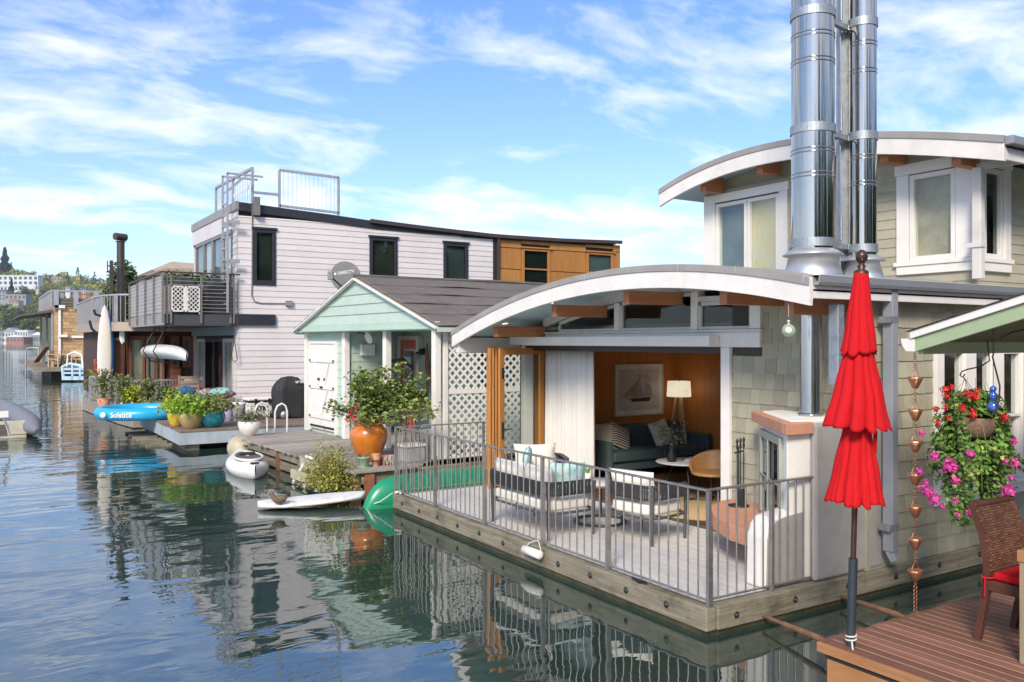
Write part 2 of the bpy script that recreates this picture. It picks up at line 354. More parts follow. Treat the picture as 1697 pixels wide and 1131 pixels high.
# ------------------------------------------------------------------ the lake
def water():
    m = bpy.data.materials.new('lake water'); m.use_nodes = True; t = m.node_tree; n = t.nodes; l = t.links; p = n['Principled BSDF']
    p.inputs['Base Color'].default_value = (.020, .042, .034, 1); p.inputs['Roughness'].default_value = .015; p.inputs['IOR'].default_value = 3.0; p.inputs['Specular IOR Level'].default_value = .5
    tc = n.new('ShaderNodeTexCoord')
    # calm pool between the houseboats, livelier ripples out on the lake
    mask = n.new('ShaderNodeVectorMath'); mask.operation = 'DOT_PRODUCT'; mask.inputs[1].default_value = (-.85, .1, 0); l.new(tc.outputs['Object'], mask.inputs[0])
    mr = n.new('ShaderNodeMapRange'); mr.inputs[1].default_value = -.5; mr.inputs[2].default_value = 9; mr.inputs[3].default_value = .16; mr.inputs[4].default_value = 1.; l.new(mask.outputs['Value'], mr.inputs[0])
    prev = None
    for sc, det, dist, st in ((.8, 2, .042, (1, 1, 1)), (3.0, 2, .008, (1, 1, 1)), (9, 2, .0008, (1, 1, 1))):
        mp = n.new('ShaderNodeMapping'); mp.inputs['Rotation'].default_value = (0, 0, R(-32)); mp.inputs['Scale'].default_value = (.55, 1.25, 1); l.new(tc.outputs['Object'], mp.inputs[0])
        x = n.new('ShaderNodeTexNoise'); x.inputs['Scale'].default_value = sc; x.inputs['Detail'].default_value = det; x.inputs['Roughness'].default_value = .5; x.inputs['Distortion'].default_value = .5; l.new(mp.outputs[0], x.inputs[0])
        b = n.new('ShaderNodeBump'); b.inputs['Distance'].default_value = dist; l.new(x.outputs[0], b.inputs['Height']); l.new(mr.outputs[0], b.inputs['Strength'])
        if prev: l.new(prev.outputs[0], b.inputs['Normal'])
        prev = b
    l.new(prev.outputs[0], p.inputs['Normal'])
    mb = MB(); q = [-3000, -300, -60, 60, 300, 3000]
    for i in range(5):
        for j in range(5): mb.add([(q[i], q[j], 0), (q[i + 1], q[j], 0), (q[i + 1], q[j + 1], 0), (q[i], q[j + 1], 0)], [(0, 1, 2, 3)])
    struct(mb.build('water', m))
    struct(MB().add([(-3000, -3000, -3), (3000, -3000, -3), (3000, 3000, -3), (-3000, 3000, -3)], [(0, 1, 2, 3)]).build('lake_bed', M('lake bed mud', (.05, .05, .03), .9)))
water()
# ------------------------------------------------------------------ near houseboat (sage shingles, arched roof)
A = thing('houseboat', 'sage green shingled houseboat with white arched roof and open folding doors, behind the railed deck', 'houseboat')
ZD = .24; XW = 2.08; YE = 6.07; XR = 9.0
def arc(y): return .000637 * y ** 3 - .04721 * y * y + .20666 * y + 2.97095
def struct_window(parent, c, facing, u0, u1, z0, z1, fw=.05, mat=trimw, gl=glass, prd=.03, dep=.06, name='window', blind=None, mull=()):
    """sash window: frame proud of the wall plane c, pane set back; u along the wall"""
    m = MB()
    def B(a, b, z, y, d0, d1): (m.box(c - d1, c - d0, a, b, z, y) if facing == 'x' else m.box(a, b, c - d1, c - d0, z, y))
    B(u0, u1, z1 - fw, z1, -dep, prd); B(u0, u1, z0, z0 + fw, -dep, prd); B(u0, u0 + fw, z0 + fw, z1 - fw, -dep, prd); B(u1 - fw, u1, z0 + fw, z1 - fw, -dep, prd)
    for u in mull: B(u - fw / 2, u + fw / 2, z0 + fw, z1 - fw, -dep, prd - .004)
    f = m.build(name, mat, parent, bev=.004)
    g = MB(); d = -.012
    if facing == 'x': g.box(c - d, c - d + .006, u0 + fw, u1 - fw, z0 + fw, z1 - fw)
    else: g.box(u0 + fw, u1 - fw, c - d, c - d + .006, z0 + fw, z1 - fw)
    g.build('pane', gl, f)
    if blind:
        b = MB()
        if facing == 'x': b.box(c + .055, c + .062, u0, u1, z0, z1)
        else: b.box(u0, u1, c + .055, c + .062, z0, z1)
        b.build('curtain', blind, f)
    return f
# float and edge beams
MB().box(.12, XR, .12, YE - .1, -.35, .02).build('float', M('wet black log float', (.025, .022, .016), .7, bump=.8, bs=6), A)
MB().box(.0, .09, .0, YE, -.12, .043).box(.1, XR, -.015, .07, -.12, .043).build('slime_line', M('algae slimed timber', (.075, .065, .025), .55, vs=5, col2=(.02, .022, .012), bump=1., bs=25), A)
MB().box(-.02, .09, -.02, YE, .045, ZD - .002).build('edge_beam', timby, A, bev=.012)
MB().box(.093, XR, -.04, .08, .045, ZD - .002).build('edge_beam', timbx, A, bev=.012)
MB().box(.1, XR, YE - .1, YE, .045, ZD - .002).build('edge_beam', timbx, A, bev=.012)
MB().box(.1, XW + .1, .09, YE - .11, .06, ZD - .03).build('deck_frame', back, A)
bp = MB().lathe([(.030, 0), (.030, .004), (.024, .008), (.014, .009), (.014, .018), (.001, .02)], ax='x', n=12).build('bolt', blackm, A)
bp.rotation_euler = (0, 0, R(180)); bp.location = (-.02, .45, .15)
for i in range(1, 12): inst(bp, A, (-.02, .45 + i * .53, .15 - .01 * (i % 2)), (0, 0, R(180)))
for i in range(10): inst(bp, A, (.3 + i * .72, -.04, .14 + .01 * (i % 3)), (0, 0, R(-90)))
# deck boards, running along y
pl = MB().box(0, .136, 0, 1, -.028, 0).build('deck_board', greyplank, A, bev=.003)
x = .093; i = 0
pl.location = (x, .083, ZD); pl.scale = (1, 5.87, 1)
while x < XW - .02:
    w = .1415
    if i: 
        cut = random.uniform(1.5, 4.5)
        inst(pl, A, (x, .083, ZD), scale=(1, cut - .083 - .003, 1)); inst(pl, A, (x, cut, ZD), scale=(1, 5.955 - cut, 1))
    x += w; i += 1
# front wall: backing + shingles, opening, header
wa = MB().box(XW + .02, XW + .14, 0.02, 1.70, ZD, 2.98).box(XW + .02, XW + .14, 5.92, 6.05, ZD, 2.6).box(XW + .02, XW + .14, 1.70, 5.92, 2.32, 2.53)
wall = wa.build('front_wall', back, A)
hol = [(1.69, 6.2, 0, 2.33), (1.27, 6.2, 2.31, 3.2)]
siding(wall, 'shingle', shing, XW + .02, 'x', .0, 1.70, ZD + .01, 2.95, .163, .11, .19, hol, top=lambda y: arc(y) - .2, key='A', limit=300, jit=.003)
WX0, WX1, WZ0, WZ1 = on('y', 0, 1548, 700).x, 7.2, on('y', 0, 1640, 799).z, 2.28
side = MB().box(XW + .14, WX0 + .02, .02, .12, ZD, 2.9).box(WX0 + .02, XR, .02, .12, ZD, WZ0).box(WX0 + .02, XR, .02, .12, WZ1, 2.9).build('side_wall', back, A)
siding(side, 'shingle', shing, .02, 'y', XW + .02, 6.4, ZD + .0, 2.78, .163, .10, .17, [(WX0, WX1, WZ0 - .1, WZ1)], key='A', limit=300, jit=.003)
for o in list(bpy.data.objects):
    if o.name.startswith('shingle_field'): o.data.materials[0] = shingR
MB().box(1.985 + .06, XW + .018, -.02, .04, ZD, 2.76).build('corner_board', shing, A)
# white post + header + projecting valance
MB().box(XW - .03, XW + .12, 1.70, 1.83, ZD, 2.32).build('door_post', white, A, bev=.004)
MB().box(XW - .03, XW + .12, 5.83, 5.95, ZD, 2.32).build('door_post', white, A, bev=.004)
MB().box(XW - .03, XW + .12, 1.27, 5.92, 2.322, 2.485).build('header_board', white, A, bev=.004)
MB().box(XW - .05, XW + .12, 1.24, 5.92, 2.487, 2.52).build('header_ledge', trimw, A, bev=.004)
MB().box(XW - .20, XW - .033, 1.84, 6.0, 2.33, 2.45).build('screen_housing', white, A, bev=.006)
MB().box(XW - .02, XW + .1, 1.832, 5.828, 2.25, 2.318).build('door_track', M('dark bronze track', (.05, .035, .03), .4, .4), A)
MB().box(XW + .0, XW + .13, 1.832, 5.828, ZD - .01, ZD + .03).build('threshold', M('bronze sill', (.15, .12, .09), .4, .5), A, bev=.004)
MB().box(XW + .121, XW + .15, 1.70, 1.835, ZD, 2.25).build('door_jamb', doorw, A)
# clerestory band: posts, arched top trim, panes
zc_ = lambda y: arc(y) - .235
for a, b in ((1.27, 1.41), (2.20, 2.30), (3.615, 3.71)): MB().box(XW - .025, XW + .1, a, b, 2.522, min(zc_(a), zc_(b)) - .002).build('clerestory_post', white, A, bev=.004)

ys = [1.27 + (5.35 - 1.27) * i / 24 for i in range(25)]
MB().strip([(y, zc_(y) + .20) for y in ys], [(y, zc_(y)) for y in ys], XW - .028, XW + .1).build('clerestory_head', trimw, A)
for (a, b) in ((1.41, 2.20), (2.30, 3.615), (3.71, 5.0)):
    f = MB(); yy = [a + (b - a) * i / 14 for i in range(15)]
    zt = lambda y: max(2.545, min(zc_(y) - .01, 2.84 if a < 1.5 else 9))
    f.strip([(y, zt(y)) for y in yy], [(y, max(2.53, zt(y) - .045)) for y in yy], XW + .0, XW + .06)
    f.box(XW, XW + .06, a, b, 2.522, 2.555).box(XW, XW + .06, a, a + .035, 2.555, zt(a)).box(XW, XW + .06, b - .035, b, 2.555, max(2.56, zt(b)))
    fo = f.build('clerestory_window', trimw, A, bev=.003)
    g = MB().strip([(y, max(2.556, zt(y) - .04)) for y in yy], [(y, 2.55) for y in yy], XW + .03, XW + .036); g.build('pane', glassd, fo)
if True:
    MB().box(XW - .02, XW + .02, 1.41, 2.20, 2.842, 2.90).build('clerestory_filler', trimw, A)
# arched roof
yr = [-.15 + 6.5 * i / 40 for i in range(41)]
XF = 1.07
roof = MB().strip([(y, arc(y) - .001) for y in yr], [(y, arc(y) - .07) for y in yr], XF - .012, XR).build('roof', memb, A)
MB().strip([(y, arc(y) - .071) for y in yr], [(y, arc(y) - .245) for y in yr], XF, XF + .045).build('fascia', fascw, roof, bev=.003)
MB().strip([(y, arc(y) - .10) for y in yr], [(y, arc(y) - .118) for y in yr], XF + .046, XR - .1).build('soffit', soff, roof)
MB().box(XF + .046, XR, -.15, -.10, 2.76, 2.87).build('side_fascia', fascw, roof, bev=.003)
MB().box(XF - .002, XF + .044, -.152, -.104, 2.735, 2.945).build('fascia_end', fascw, roof)
MB().prism([(-.105, 2.90), (-.105, 2.872), (-.20, 2.872), (-.215, 2.90), (-.225, 2.955), (-.21, 2.957), (-.205, 2.935), (-.2, 2.90)], XF + .05, XR, 'x').build('gutter', gutt, roof)
MB().box(XF + .05, XR, -.222, .1, 2.957, 2.962).build('drip_edge', trimw, roof)
for j in range(9): MB().box(XF - .016, XF - .012, -.1 + j * .78, -.095 + j * .78, arc(j * .78) - .075, arc(j * .78) - .01).build('membrane_seam', M('membrane seam', (.42, .41, .39), .7), roof)
for (y, z) in ((6.30, 2.30), (5.34, 2.54), (3.90, 2.79), (2.48, 2.90), (1.0, 2.84), (.20, 2.72)):
    MB().box(XF + .16, XW + (.0 if y > .5 else 2.6 if y < .3 else 0) - .031 * (y > .5), y - .05, y + .05, z - .09, min(z + .06, arc(y) - .12)).build('rafter', orange, roof, bev=.003)
MB().box(XF + .05, XR, 6.2, 6.32, 2.22, 2.44).build('side_fascia', fascw, roof)
lamp_g = M('warm downlight', (1, .85, .6), .4, emit=2.0)
for (px, py) in ((912, 514.5), (836, 549), (1023, 483)):
    p = on('x', 1.55, px, py); z = arc(p.y) - .12
    d = MB().lathe([(.05, -.012), (.07, -.012), (.075, 0), (.05, 0)], (1.55, p.y, z), n=20).build('downlight', trimw, roof)
    MB().lathe([(.001, -.006), (.048, -.006), (.048, 0)], (1.55, p.y, z), n=16).build('lamp', lamp_g, d)
# downspout
DX = on('y', -.12, 1477, 700).x
ds = MB().box(DX - .045, DX + .045, -.165, -.06, .42, 2.875).build('downspout', gutt, A, bev=.006)
MB().bar((DX, -.11, .43), (DX + .01, -.16, .34), .075, .07).build('elbow', gutt, ds)
for z in (.62, 2.56): MB().box(DX - .09, DX + .05, -.168, -.05, z, z + .06).build('strap', galv, ds)
# side window group on the y = 0 wall
MB().box(WX0, WX1, .0, .08, WZ1, WZ1 + .06).build('window_head', white, A)
MB().box(WX0 - .02, WX1, -.06, .05, WZ0 - .04, WZ0).build('window_sill', white, A, bev=.005)
MB().box(WX0, WX1, -.015, .05, WZ0 - .16, WZ0 - .042).build('window_apron', white, A, bev=.004)
us = [on('y', 0, p, 650).x for p in (1548, 1561, 1596, 1614, 1642, 1660, 1690, 1702)] + [7.2]
for k in range(0, 8, 2):
    MB().box(us[k] + .002, us[k + 1] - .002, -.03, .06, WZ0, WZ1 - .002).build('window_post', white, A, bev=.004)
for k in (1, 3, 5, 7):
    a, b = us[k], us[k + 1]; zs = (WZ0 + WZ1) / 2 - .02
    if k == 5:
        struct_window(A, .02, 'y', a, b, zs, WZ1, .03, white, glass); struct_window(A, .04, 'y', a, b, WZ0, zs + .03, .03, white, glass, prd=.015)
    else: struct_window(A, .02, 'y', a, b, WZ0, WZ1, .022, white, glass)
# rooms behind the glass
MB().box(XW + .16, 8.8, .14, 5.95, .2, .27).build('floor', M('oak floor', (.20, .10, .045), .35, vs=2, kind='wood', st=(1, 10, 1), col2=(.12, .055, .022)), A)
MB().box(XW + .14, 8.8, 5.93, 5.99, .27, 2.9).build('inner_wall', panelw, A)
MB().box(5.24, 5.30, 2.4, 5.93, .27, 2.9).build('inner_wall', panelw, A)
MB().box(4.35, 5.24, 2.42, 2.48, .27, 2.9).build('inner_wall', panelw, A)
MB().box(8.75, 8.85, .14, 5.93, .27, 2.95).build('inner_wall', M('cream plaster', (.6, .54, .42), .8), A)
MB().box(XW + .16, 8.8, .14, 5.93, 2.56, 2.6).build('ceiling', M('cream ceiling', (.62, .57, .48), .8), A)
MB().box(XW + .141, XW + .16, .14, 1.7, .27, 2.6).build('inner_wall', panelw, A)
# folding door stack, opened out over the deck from the far jamb
def leaf_door(x0, y0, x1, y1, handle=False, glz=True):
    a = Vector((x0, y0, 0)); b = Vector((x1, y1, 0)); d = (b - a).normalized(); n_ = Vector((-d.y, d.x, 0)); ln = (b - a).length
    def Q(s_, z): return a + d * s_ + Vector((0, 0, z))
    f = MB(); T = .045; w = .095
    f.bar(Q(w / 2, .27), Q(w / 2, 2.29), w, T, up=n_); f.bar(Q(ln - w / 2, .27), Q(ln - w / 2, 2.29), w, T, up=n_)
    f.bar(Q(w, 2.24), Q(ln - w, 2.24), T, .10); f.bar(Q(w, .37), Q(ln - w, .37), T, .20)
    o = f.build('folding_door', doorw, A, bev=.004)
    MB().bar(Q(w, 1.33), Q(ln - w, 1.33), .008, 1.72).build('pane', glass, o)
    return o, a, d, n_
fy = on('z', ZD, 812, 799)
lp = on('x', 1.62, 824, 700); rp_ = on('y', 5.78, 897, 700)
for k in range(4):
    q = on('z', .27, 811 + 5.2 * k, 808 - k)
    leaf_door(q.x, q.y, q.x + .50 * .47, q.y + .50 * .88)
o, a, d, n_ = leaf_door(on('z', .27, 827, 810).x, on('z', .27, 827, 810).y, *on('y', 5.72, 900, 700).xy)
h = MB(); p = a + d * .05 - n_ * .03
h.bar(p + Vector((0, 0, .98)), p + Vector((0, 0, 1.22)), .035, .012, up=n_).bar(p + Vector((0, 0, 1.12)) - n_ * .0, p + Vector((0, 0, 1.12)) - n_ * .05, .018).bar(p + Vector((0, 0, 1.12)) - n_ * .05, p + Vector((0, 0, 1.12)) - n_ * .05 + d * .12, .016)
h.build('handle', blackm, o)
MB().bar(p + Vector((0, 0, 1.85)), p + Vector((0, 0, 2.0)), .035, .015, up=n_).build('latch', blackm, o)
# wood window on the picture wall, left of the picture
pw = MB(); 
for (a_, b_, c_, e_) in ((3.30, 3.36, 1.0, 2.45), (3.36, 3.42, 1.0, 2.45)): pw.box(a_, b_, 5.86 if a_ < 3.35 else 5.89, 5.93, c_, e_)
pw.build('window_casing', doorw, A)
struct_window(A, 5.92, 'y', 2.9, 3.30, 1.0, 2.3, .05, doorw, glass, prd=.05)
# ---- upper storey
XU, YU = 4.29, .25
XUF = 3.8
pl_ = on('x', XUF, 1092, 317)
pts = [on('x', XUF, *p) for p in ((1092, 314), (1130, 291), (1180, 267), (1229, 248), (1313, 230), (1380, 222), (1460, 218), (1540, 219), (1600, 220.5), (1664, 224))]
def up(y):
    ps = sorted((p.y, p.z) for p in pts)
    for (a, za), (b, zb) in zip(ps, ps[1:]):
        if y <= b or (b, zb) == ps[-1]: 
            return za + (zb - za) * (y - a) / (b - a)
ys_ = sorted(p.y for p in pts); y0_, y1_ = ys_[0], ys_[-1]
import itertools
# smooth the measured outline with a cubic through it
def fit3(ps):
    n = 4; Am = [[0.] * n for _ in range(n)]; B = [0.] * n
    for (x, z) in ps:
        for i in range(n):
            B[i] += z * x ** i
            for j in range(n): Am[i][j] += x ** (i + j)
    for i in range(n):
        pv = Am[i][i]
        for j in range(i, n): Am[i][j] /= pv
        B[i] /= pv
        for k in range(n):
            if k != i:
                f = Am[k][i]
                for j in range(i, n): Am[k][j] -= f * Am[i][j]
                B[k] -= f * B[i]
    return lambda x: sum(B[i] * x ** i for i in range(n))
uz = fit3([(p.y, p.z) for p in pts])
yu = [y0_ + (y1_ - y0_) * i / 30 for i in range(31)]
uroof = MB().strip([(y, uz(y)) for y in yu], [(y, uz(y) - .075) for y in yu], XUF - .012, XR).build('upper_roof', memb, A)
MB().strip([(y, uz(y) - .076) for y in yu], [(y, uz(y) - .26) for y in yu], XUF, XUF + .045).build('fascia', fascw, uroof, bev=.003)
MB().strip([(y, uz(y) - .10) for y in yu], [(y, uz(y) - .118) for y in yu], XUF + .046, XR - .1).build('soffit', soff, uroof)
MB().box(XUF + .046, XR, y0_, y0_ + .04, uz(y0_) - .24, uz(y0_) - .09).build('side_fascia', fascw, uroof)
MB().box(XUF + .0, XR, y0_ - .09, y0_ - .002, uz(y0_) - .10, uz(y0_) - .01).build('gutter', gutt, uroof, bev=.01)
for px in (1157, 1250, 1456, 1576):
    p = on('x', XUF + .02, px, 300); y = p.y
    MB().box(XUF + .12, XU, y - .055, y + .055, uz(y) - .34, uz(y) - .125).build('rafter', orange, uroof, bev=.003)
YL = on('x', XU, 1168, 400).y
uw = MB().strip([(y, uz(y) - .12) for y in [YU + (YL - YU) * i / 10 for i in range(11)]], [(y, 2.9) for y in [YU + (YL - YU) * i / 10 for i in range(11)]], XU + .10, XU + .14).build('upper_wall', lapA, A)
MB().box(XU + .14, XR, YU + .10, YU + .14, 2.9, 4.5).build('upper_wall', back, A)
w1a, w1b = on('x', XU, 1306, 400).y, YL
w2a, w2b = YU - .0, on('x', XU, 1487, 400).y
wz1 = on('x', XU, 1306, 300).z; wzb = 3.38
siding(uw, 'lap_board', lapA, XU + .02, 'x', YU, YL, 2.95, 4.6, .112, None, None, [(w1a, w1b + .1, 3.0, wz1 - .02), (w2a + .02, w2b, 3.2, 4.36)], top=lambda y: uz(y) - .12, limit=400, th=.014)
# corner block of the -y side
siding(uw, 'lap_board', lapA, YU + .02, 'y', XU + .02, XR - 1, 2.95, 4.4, .112, None, None, [(XU, on('y', YU, 1672, 400).x, 3.2, 4.4)], limit=400, th=.014)
# trims left window
tr = MB()
sl = lambda px: on('x', XU, px, 400).y
za = lambda y: wz1 + (y - w1a) * -.005
tr.box(XU - .02, XU + .03, sl(1186), w1b, 3.0, 4.43).box(XU - .02, XU + .03, w1a, sl(1292), 3.0, 4.43)
tr.box(XU - .024, XU + .03, w1a - .02, w1b, 4.432, 4.55)
tr.build('window_casing', white, A, bev=.004)
curt = M('gold patterned curtain', (.78, .60, .26), .8, vs=5, col2=(.75, .70, .58), bump=.2)
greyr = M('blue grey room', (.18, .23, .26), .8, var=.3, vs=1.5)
struct_window(A, XU + .02, 'x', sl(1238), sl(1187) , 3.0, 4.41, .05, white, glass, blind=greyr)
struct_window(A, XU + .02, 'x', sl(1291), sl(1239), 3.0, 4.41, .05, white, glass, blind=curt)
# right (corner) window
tr = MB()
a, b = YU - .03, w2b
tr.box(XU - .02, XU + .03, sl(1507), b, 3.32, 4.34).box(XU - .02, XU + .03, a, sl(1585) + 0, 3.32, 4.34)
tr.box(XU - .024, XU + .03, a, b + .02, 4.342, 4.47).box(XU - .035, XU + .03, a - .01, b + .03, 3.27, 3.318).box(XU - .02, XU + .03, a, b, 3.17, 3.268)
tr.build('window_casing', white, A, bev=.004)
struct_window(A, XU + .02, 'x', sl(1584), sl(1508), 3.32, 4.33, .055, white, glass, blind=M('beige curtain', (.66, .55, .38), .85, vs=2.2, col2=(.30, .26, .18)))
rx = lambda px: on('y', YU, px, 400).x
tr = MB()
tr.box(XU + .032, rx(1630), YU - .03, YU + .02, 3.32, 4.34).box(rx(1662), rx(1672), YU - .03, YU + .02, 3.32, 4.34)
tr.box(XU + .032, rx(1674), YU - .034, YU + .02, 4.342, 4.44).box(XU + .032, rx(1675), YU - .045, YU + .02, 3.27, 3.318).box(XU + .032, rx(1673), YU - .03, YU + .02, 3.17, 3.268)
tr.build('window_casing', white, A, bev=.004)
struct_window(A, YU + .02, 'y', rx(1630), rx(1661), 3.32, 4.33, .05, white, glassd)
# upper downspout with its sloping leader
dsx = on('y', YU - .12, 1619, 400)
d2 = MB().box(dsx.x - .045, dsx.x + .035, YU - .19, YU - .09, 3.06, 4.26).build('downspout', trimw, A, bev=.006)
MB().bar((dsx.x, YU - .14, 4.27), (dsx.x + .75, y0_ + .02, 4.40), .08, .07).build('leader', trimw, d2)
MB().box(dsx.x - .06, dsx.x + .05, YU - .2, YU - .04, 3.40, 3.45).build('strap', trimw, d2)
# flues
fzc = []
def flue(px, D, r, z0, z1, bands, base_r):
    X = (px - 848.5) / 1411 * D; x = CAM[0] + X * U2[0] + D * U2[1]; y = CAM[1] + X * U1[0] + D * U1[1]
    o = MB().tube((x, y, z0), (x, y, z1), r, n=48).build('flue', chrome, A)
    for z in bands: MB().lathe([(r + .001, z - .04), (r + .012, z - .04), (r + .012, z + .04), (r + .001, z + .04)], (x, y, 0), n=40, smooth=False).build('band', galv, o)
    s_ = MB()
    for z in [b - .23 for b in bands] + [bands[0] + .62, bands[1] + .62]:
        for q in (0, .035): s_.lathe([(r, z + q - .008), (r + .006, z + q - .004), (r + .006, z + q + .004), (r, z + q + .008)], (x, y, 0), n=40)
    s_.build('seam', chrome, o)
    MB().lathe([(r + .002, z0 + .22), (r + .08, z0 + .17), (r + .082, z0 + .16), (r + .02, z0 + .16), (base_r, z0 + .0), (base_r + .02, z0 - .1)], (x, y, 0), n=40).build('storm_collar', M('brushed flashing', (.55, .56, .57), .45, .8), o)
    return x, y
zb = [2.39 + (565.5 - p) / 1411 * 8.15 for p in (404, 217, 27)]
f1 = flue(1347, 8.15, .197, arc(.4) - .0, 7.4, zb + [zb[-1] + 1.12], .26)
zb2 = [2.39 + (565.5 - p) / 1411 * 8.45 for p in (413, 228, 41)]
f2 = flue(1430, 8.45, .130, 3.02, 7.4, zb2 + [zb2[-1] + 1.12], .2)
D = 8.5; X = (1399 - 848.5) / 1411 * D; hx, hy = CAM[0] + X * U2[0] + D * U2[1], CAM[1] + X * U1[0] + D * U1[1]
ch = MB(); ch.bar((hx - .055 * .85, hy + .055 * .53, 3.0), (hx - .055 * .85, hy + .055 * .53, 7.4), .012, .08, up=(.53, .85, 0)); ch.bar((hx + .055 * .85, hy - .055 * .53, 3.0), (hx + .055 * .85, hy - .055 * .53, 7.4), .012, .08, up=(.53, .85, 0))
ch.bar((hx + .02, hy + .03, 3.0), (hx + .02, hy + .03, 7.4), .13, .012, up=(.53, .85, 0))
cho = ch.build('flue_mast', galv, A)
for k, z in enumerate(zb + [zb[-1] + 1.12]):
    MB().bar((f1[0], f1[1] - .05, z), (hx, hy - .03, z), .05).bar((hx, hy - .03, z), (f2[0], f2[1] - .04, z - .0), .05).build('bracket', galv, cho)
    if k < 3:
        za_, zb_ = z + .02, z + 1.0
        MB().tube((hx - .07, hy - .02, za_), (hx - .10, hy - .03, zb_), .006, n=6).tube((hx - .07, hy - .02, za_ + .05), (hx - .075, hy - .022, za_ + .3), .014, n=8).build('brace', galv, cho)
# ------------------------------------------------------------------ deck railing of the near houseboat
def at(px, D, z=0):
    X = (px - 848.5) / 1411 * D; return Vector((CAM[0] + X * U2[0] + D * U2[1], CAM[1] + X * U1[0] + D * U1[1], z))
def zat(py, D): return 2.39 - (py - 565.5) / 1411 * D
RL = thing('railing', 'weathered steel railing with thin vertical balusters around the near white deck', 'railing')
RX = .035; RT = 1.185
postsY = [on('x', RX, p, 700).y for p in (1174.6, 1007, 899, 802.6, 720.6, 656)]
RY = .035; postsX = [on('y', RY, p, 800).x for p in (1174.6, 1279, 1357)]
bal = None
def baluster(x, y):
    global bal
    if bal is None: bal = MB().tube((0, 0, .29), (0, 0, RT - .02), .0075, n=8).build('baluster', metal, RL, loc=(x, y, 0))
    else: inst(bal, RL, (x, y, 0), (0, 0, random.random()))
for i, y in enumerate(postsY):
    MB().box(RX - .017, RX + .017, y - .017, y + .017, ZD, RT - .016).build('post', metal, RL, bev=.003)
    MB().box(RX - .026, RX + .026, y - .024, y - .0175, ZD - .1, .9).build('post_bracket', metal, RL, bev=.003)
for a, b in zip(postsY, postsY[1:]):
    k = max(3, round((b - a) / .118)); 
    for j in range(1, k): baluster(RX, a + (b - a) * j / k)
for x in postsX[1:]:
    MB().box(x - .017, x + .017, RY - .017, RY + .017, ZD, RT - .016).build('post', metal, RL, bev=.003)
for a, b in zip(postsX, postsX[1:]):
    k = round((b - a) / .112)
    for j in range(1, k): baluster(a + (b - a) * j / k, RY)
YF = 6.03
for j in range(1, 12): baluster(RX + j * .118, YF)
MB().box(1.42, 1.45, YF - .017, YF + .017, ZD, RT - .016).build('post', metal, RL)
for nm, bx in (('top_rail', (RX - .022, RX + .022, RY - .022, YF + .022, RT - .016, RT)), ('top_rail', (RX + .024, postsX[2] + .06, RY - .022, RY + .022, RT - .016, RT)), ('top_rail', (RX + .024, 1.46, YF - .022, YF + .022, RT - .016, RT)),
               ('bottom_rail', (RX - .012, RX + .012, RY, YF, .278, .292)), ('bottom_rail', (RX + .014, postsX[2], RY - .012, RY + .012, .278, .292)), ('bottom_rail', (RX + .014, 1.45, YF - .012, YF + .012, .278, .292))):
    MB().box(*bx).build(nm, metal, RL, bev=.003)
fy_ = on('x', -.03, 888, 915)
fb = thing('boat_fender', 'small white foam fender tied to the near deck beam below the railing', 'fender', (0, 0, 0))
MB().path([(-.075, fy_.y - .16, .185), (-.075, fy_.y - .15, .185), (-.075, fy_.y + .15, .185), (-.075, fy_.y + .16, .185)], [.02, .045, .045, .02], n=14).build('body', cream, fb)
MB().path([(-.06, fy_.y - .15, .19), (-.045, fy_.y - .1, .26), (-.0, fy_.y, .30), (-.045, fy_.y + .1, .26), (-.06, fy_.y + .15, .19)], .006).build('cord', cordm, fb)
p = on('x', .045, 1066, 964)
cl = MB(); cl.bar((-.0, p.y - .1, .265), (0, p.y + .1, .265), .02).box(-.015, .015, p.y - .03, p.y + .03, ZD, .262)
tag(cl.build('mooring_cleat', blackm, bev=.004), 'small black mooring cleat on the edge beam of the near deck', 'cleat')
# ------------------------------------------------------------------ outdoor fireplace
FP = thing('fireplace', 'white stucco outdoor fireplace with terracotta mantel and glass door, at the deck corner', 'fireplace')
p0, p1 = Vector((1.03, .07)), Vector((1.80, 1.10))
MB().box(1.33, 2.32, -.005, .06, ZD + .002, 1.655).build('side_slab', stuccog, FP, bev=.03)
body = MB().prism([(1.33, .062), (1.08, .10), (1.82, 1.08), (2.07, 1.08), (2.07, .062)], ZD + .002, 1.56).build('body', stucco, FP, bev=.01)
top = MB(); v = [(1.33, .062, 1.66), (2.07, .062, 1.66), (2.07, 1.0, 1.66), (1.78, .95, 1.66), (1.2, .15, 1.66), (1.5, .25, 1.72), (1.95, .25, 1.72), (1.95, .8, 1.72), (1.8, .75, 1.72)]
top.prism([(1.33, .062), (1.15, .12), (1.78, 1.0), (2.07, 1.0), (2.07, .062)], 1.562, 1.68).build('hood', stucco, FP, bev=.02)
MB().prism([(1.325, .0), (1.0, .035), (1.04, .12), (1.78, 1.14), (2.065, 1.14), (2.065, 1.0), (1.8, .92), (1.25, .13), (1.325, .12)], 1.563, 1.668).build('mantel', terra, FP, bev=.008)
d = (Vector((1.82, 1.08)) - Vector((1.08, .10))).normalized(); n2_ = Vector((-d.y, d.x))
def F(s_, o, z): q = Vector((1.08, .10)) + d * s_ + n2_ * o; return (q.x, q.y, z)
fr = MB(); fr.bar(F(.16, .02, .68), F(.16, .02, 1.46), .07, .04, up=(n2_.x, n2_.y, 0)).bar(F(.98, .02, .68), F(.98, .02, 1.46), .07, .04, up=(n2_.x, n2_.y, 0)).bar(F(.13, .02, 1.48), F(1.01, .02, 1.48), .04, .07).bar(F(.13, .02, .68), F(1.01, .02, .68), .04, .07)
dfr = fr.build('door_frame', M('sage metal frame', (.36, .38, .33), .5, .3), FP, bev=.004)
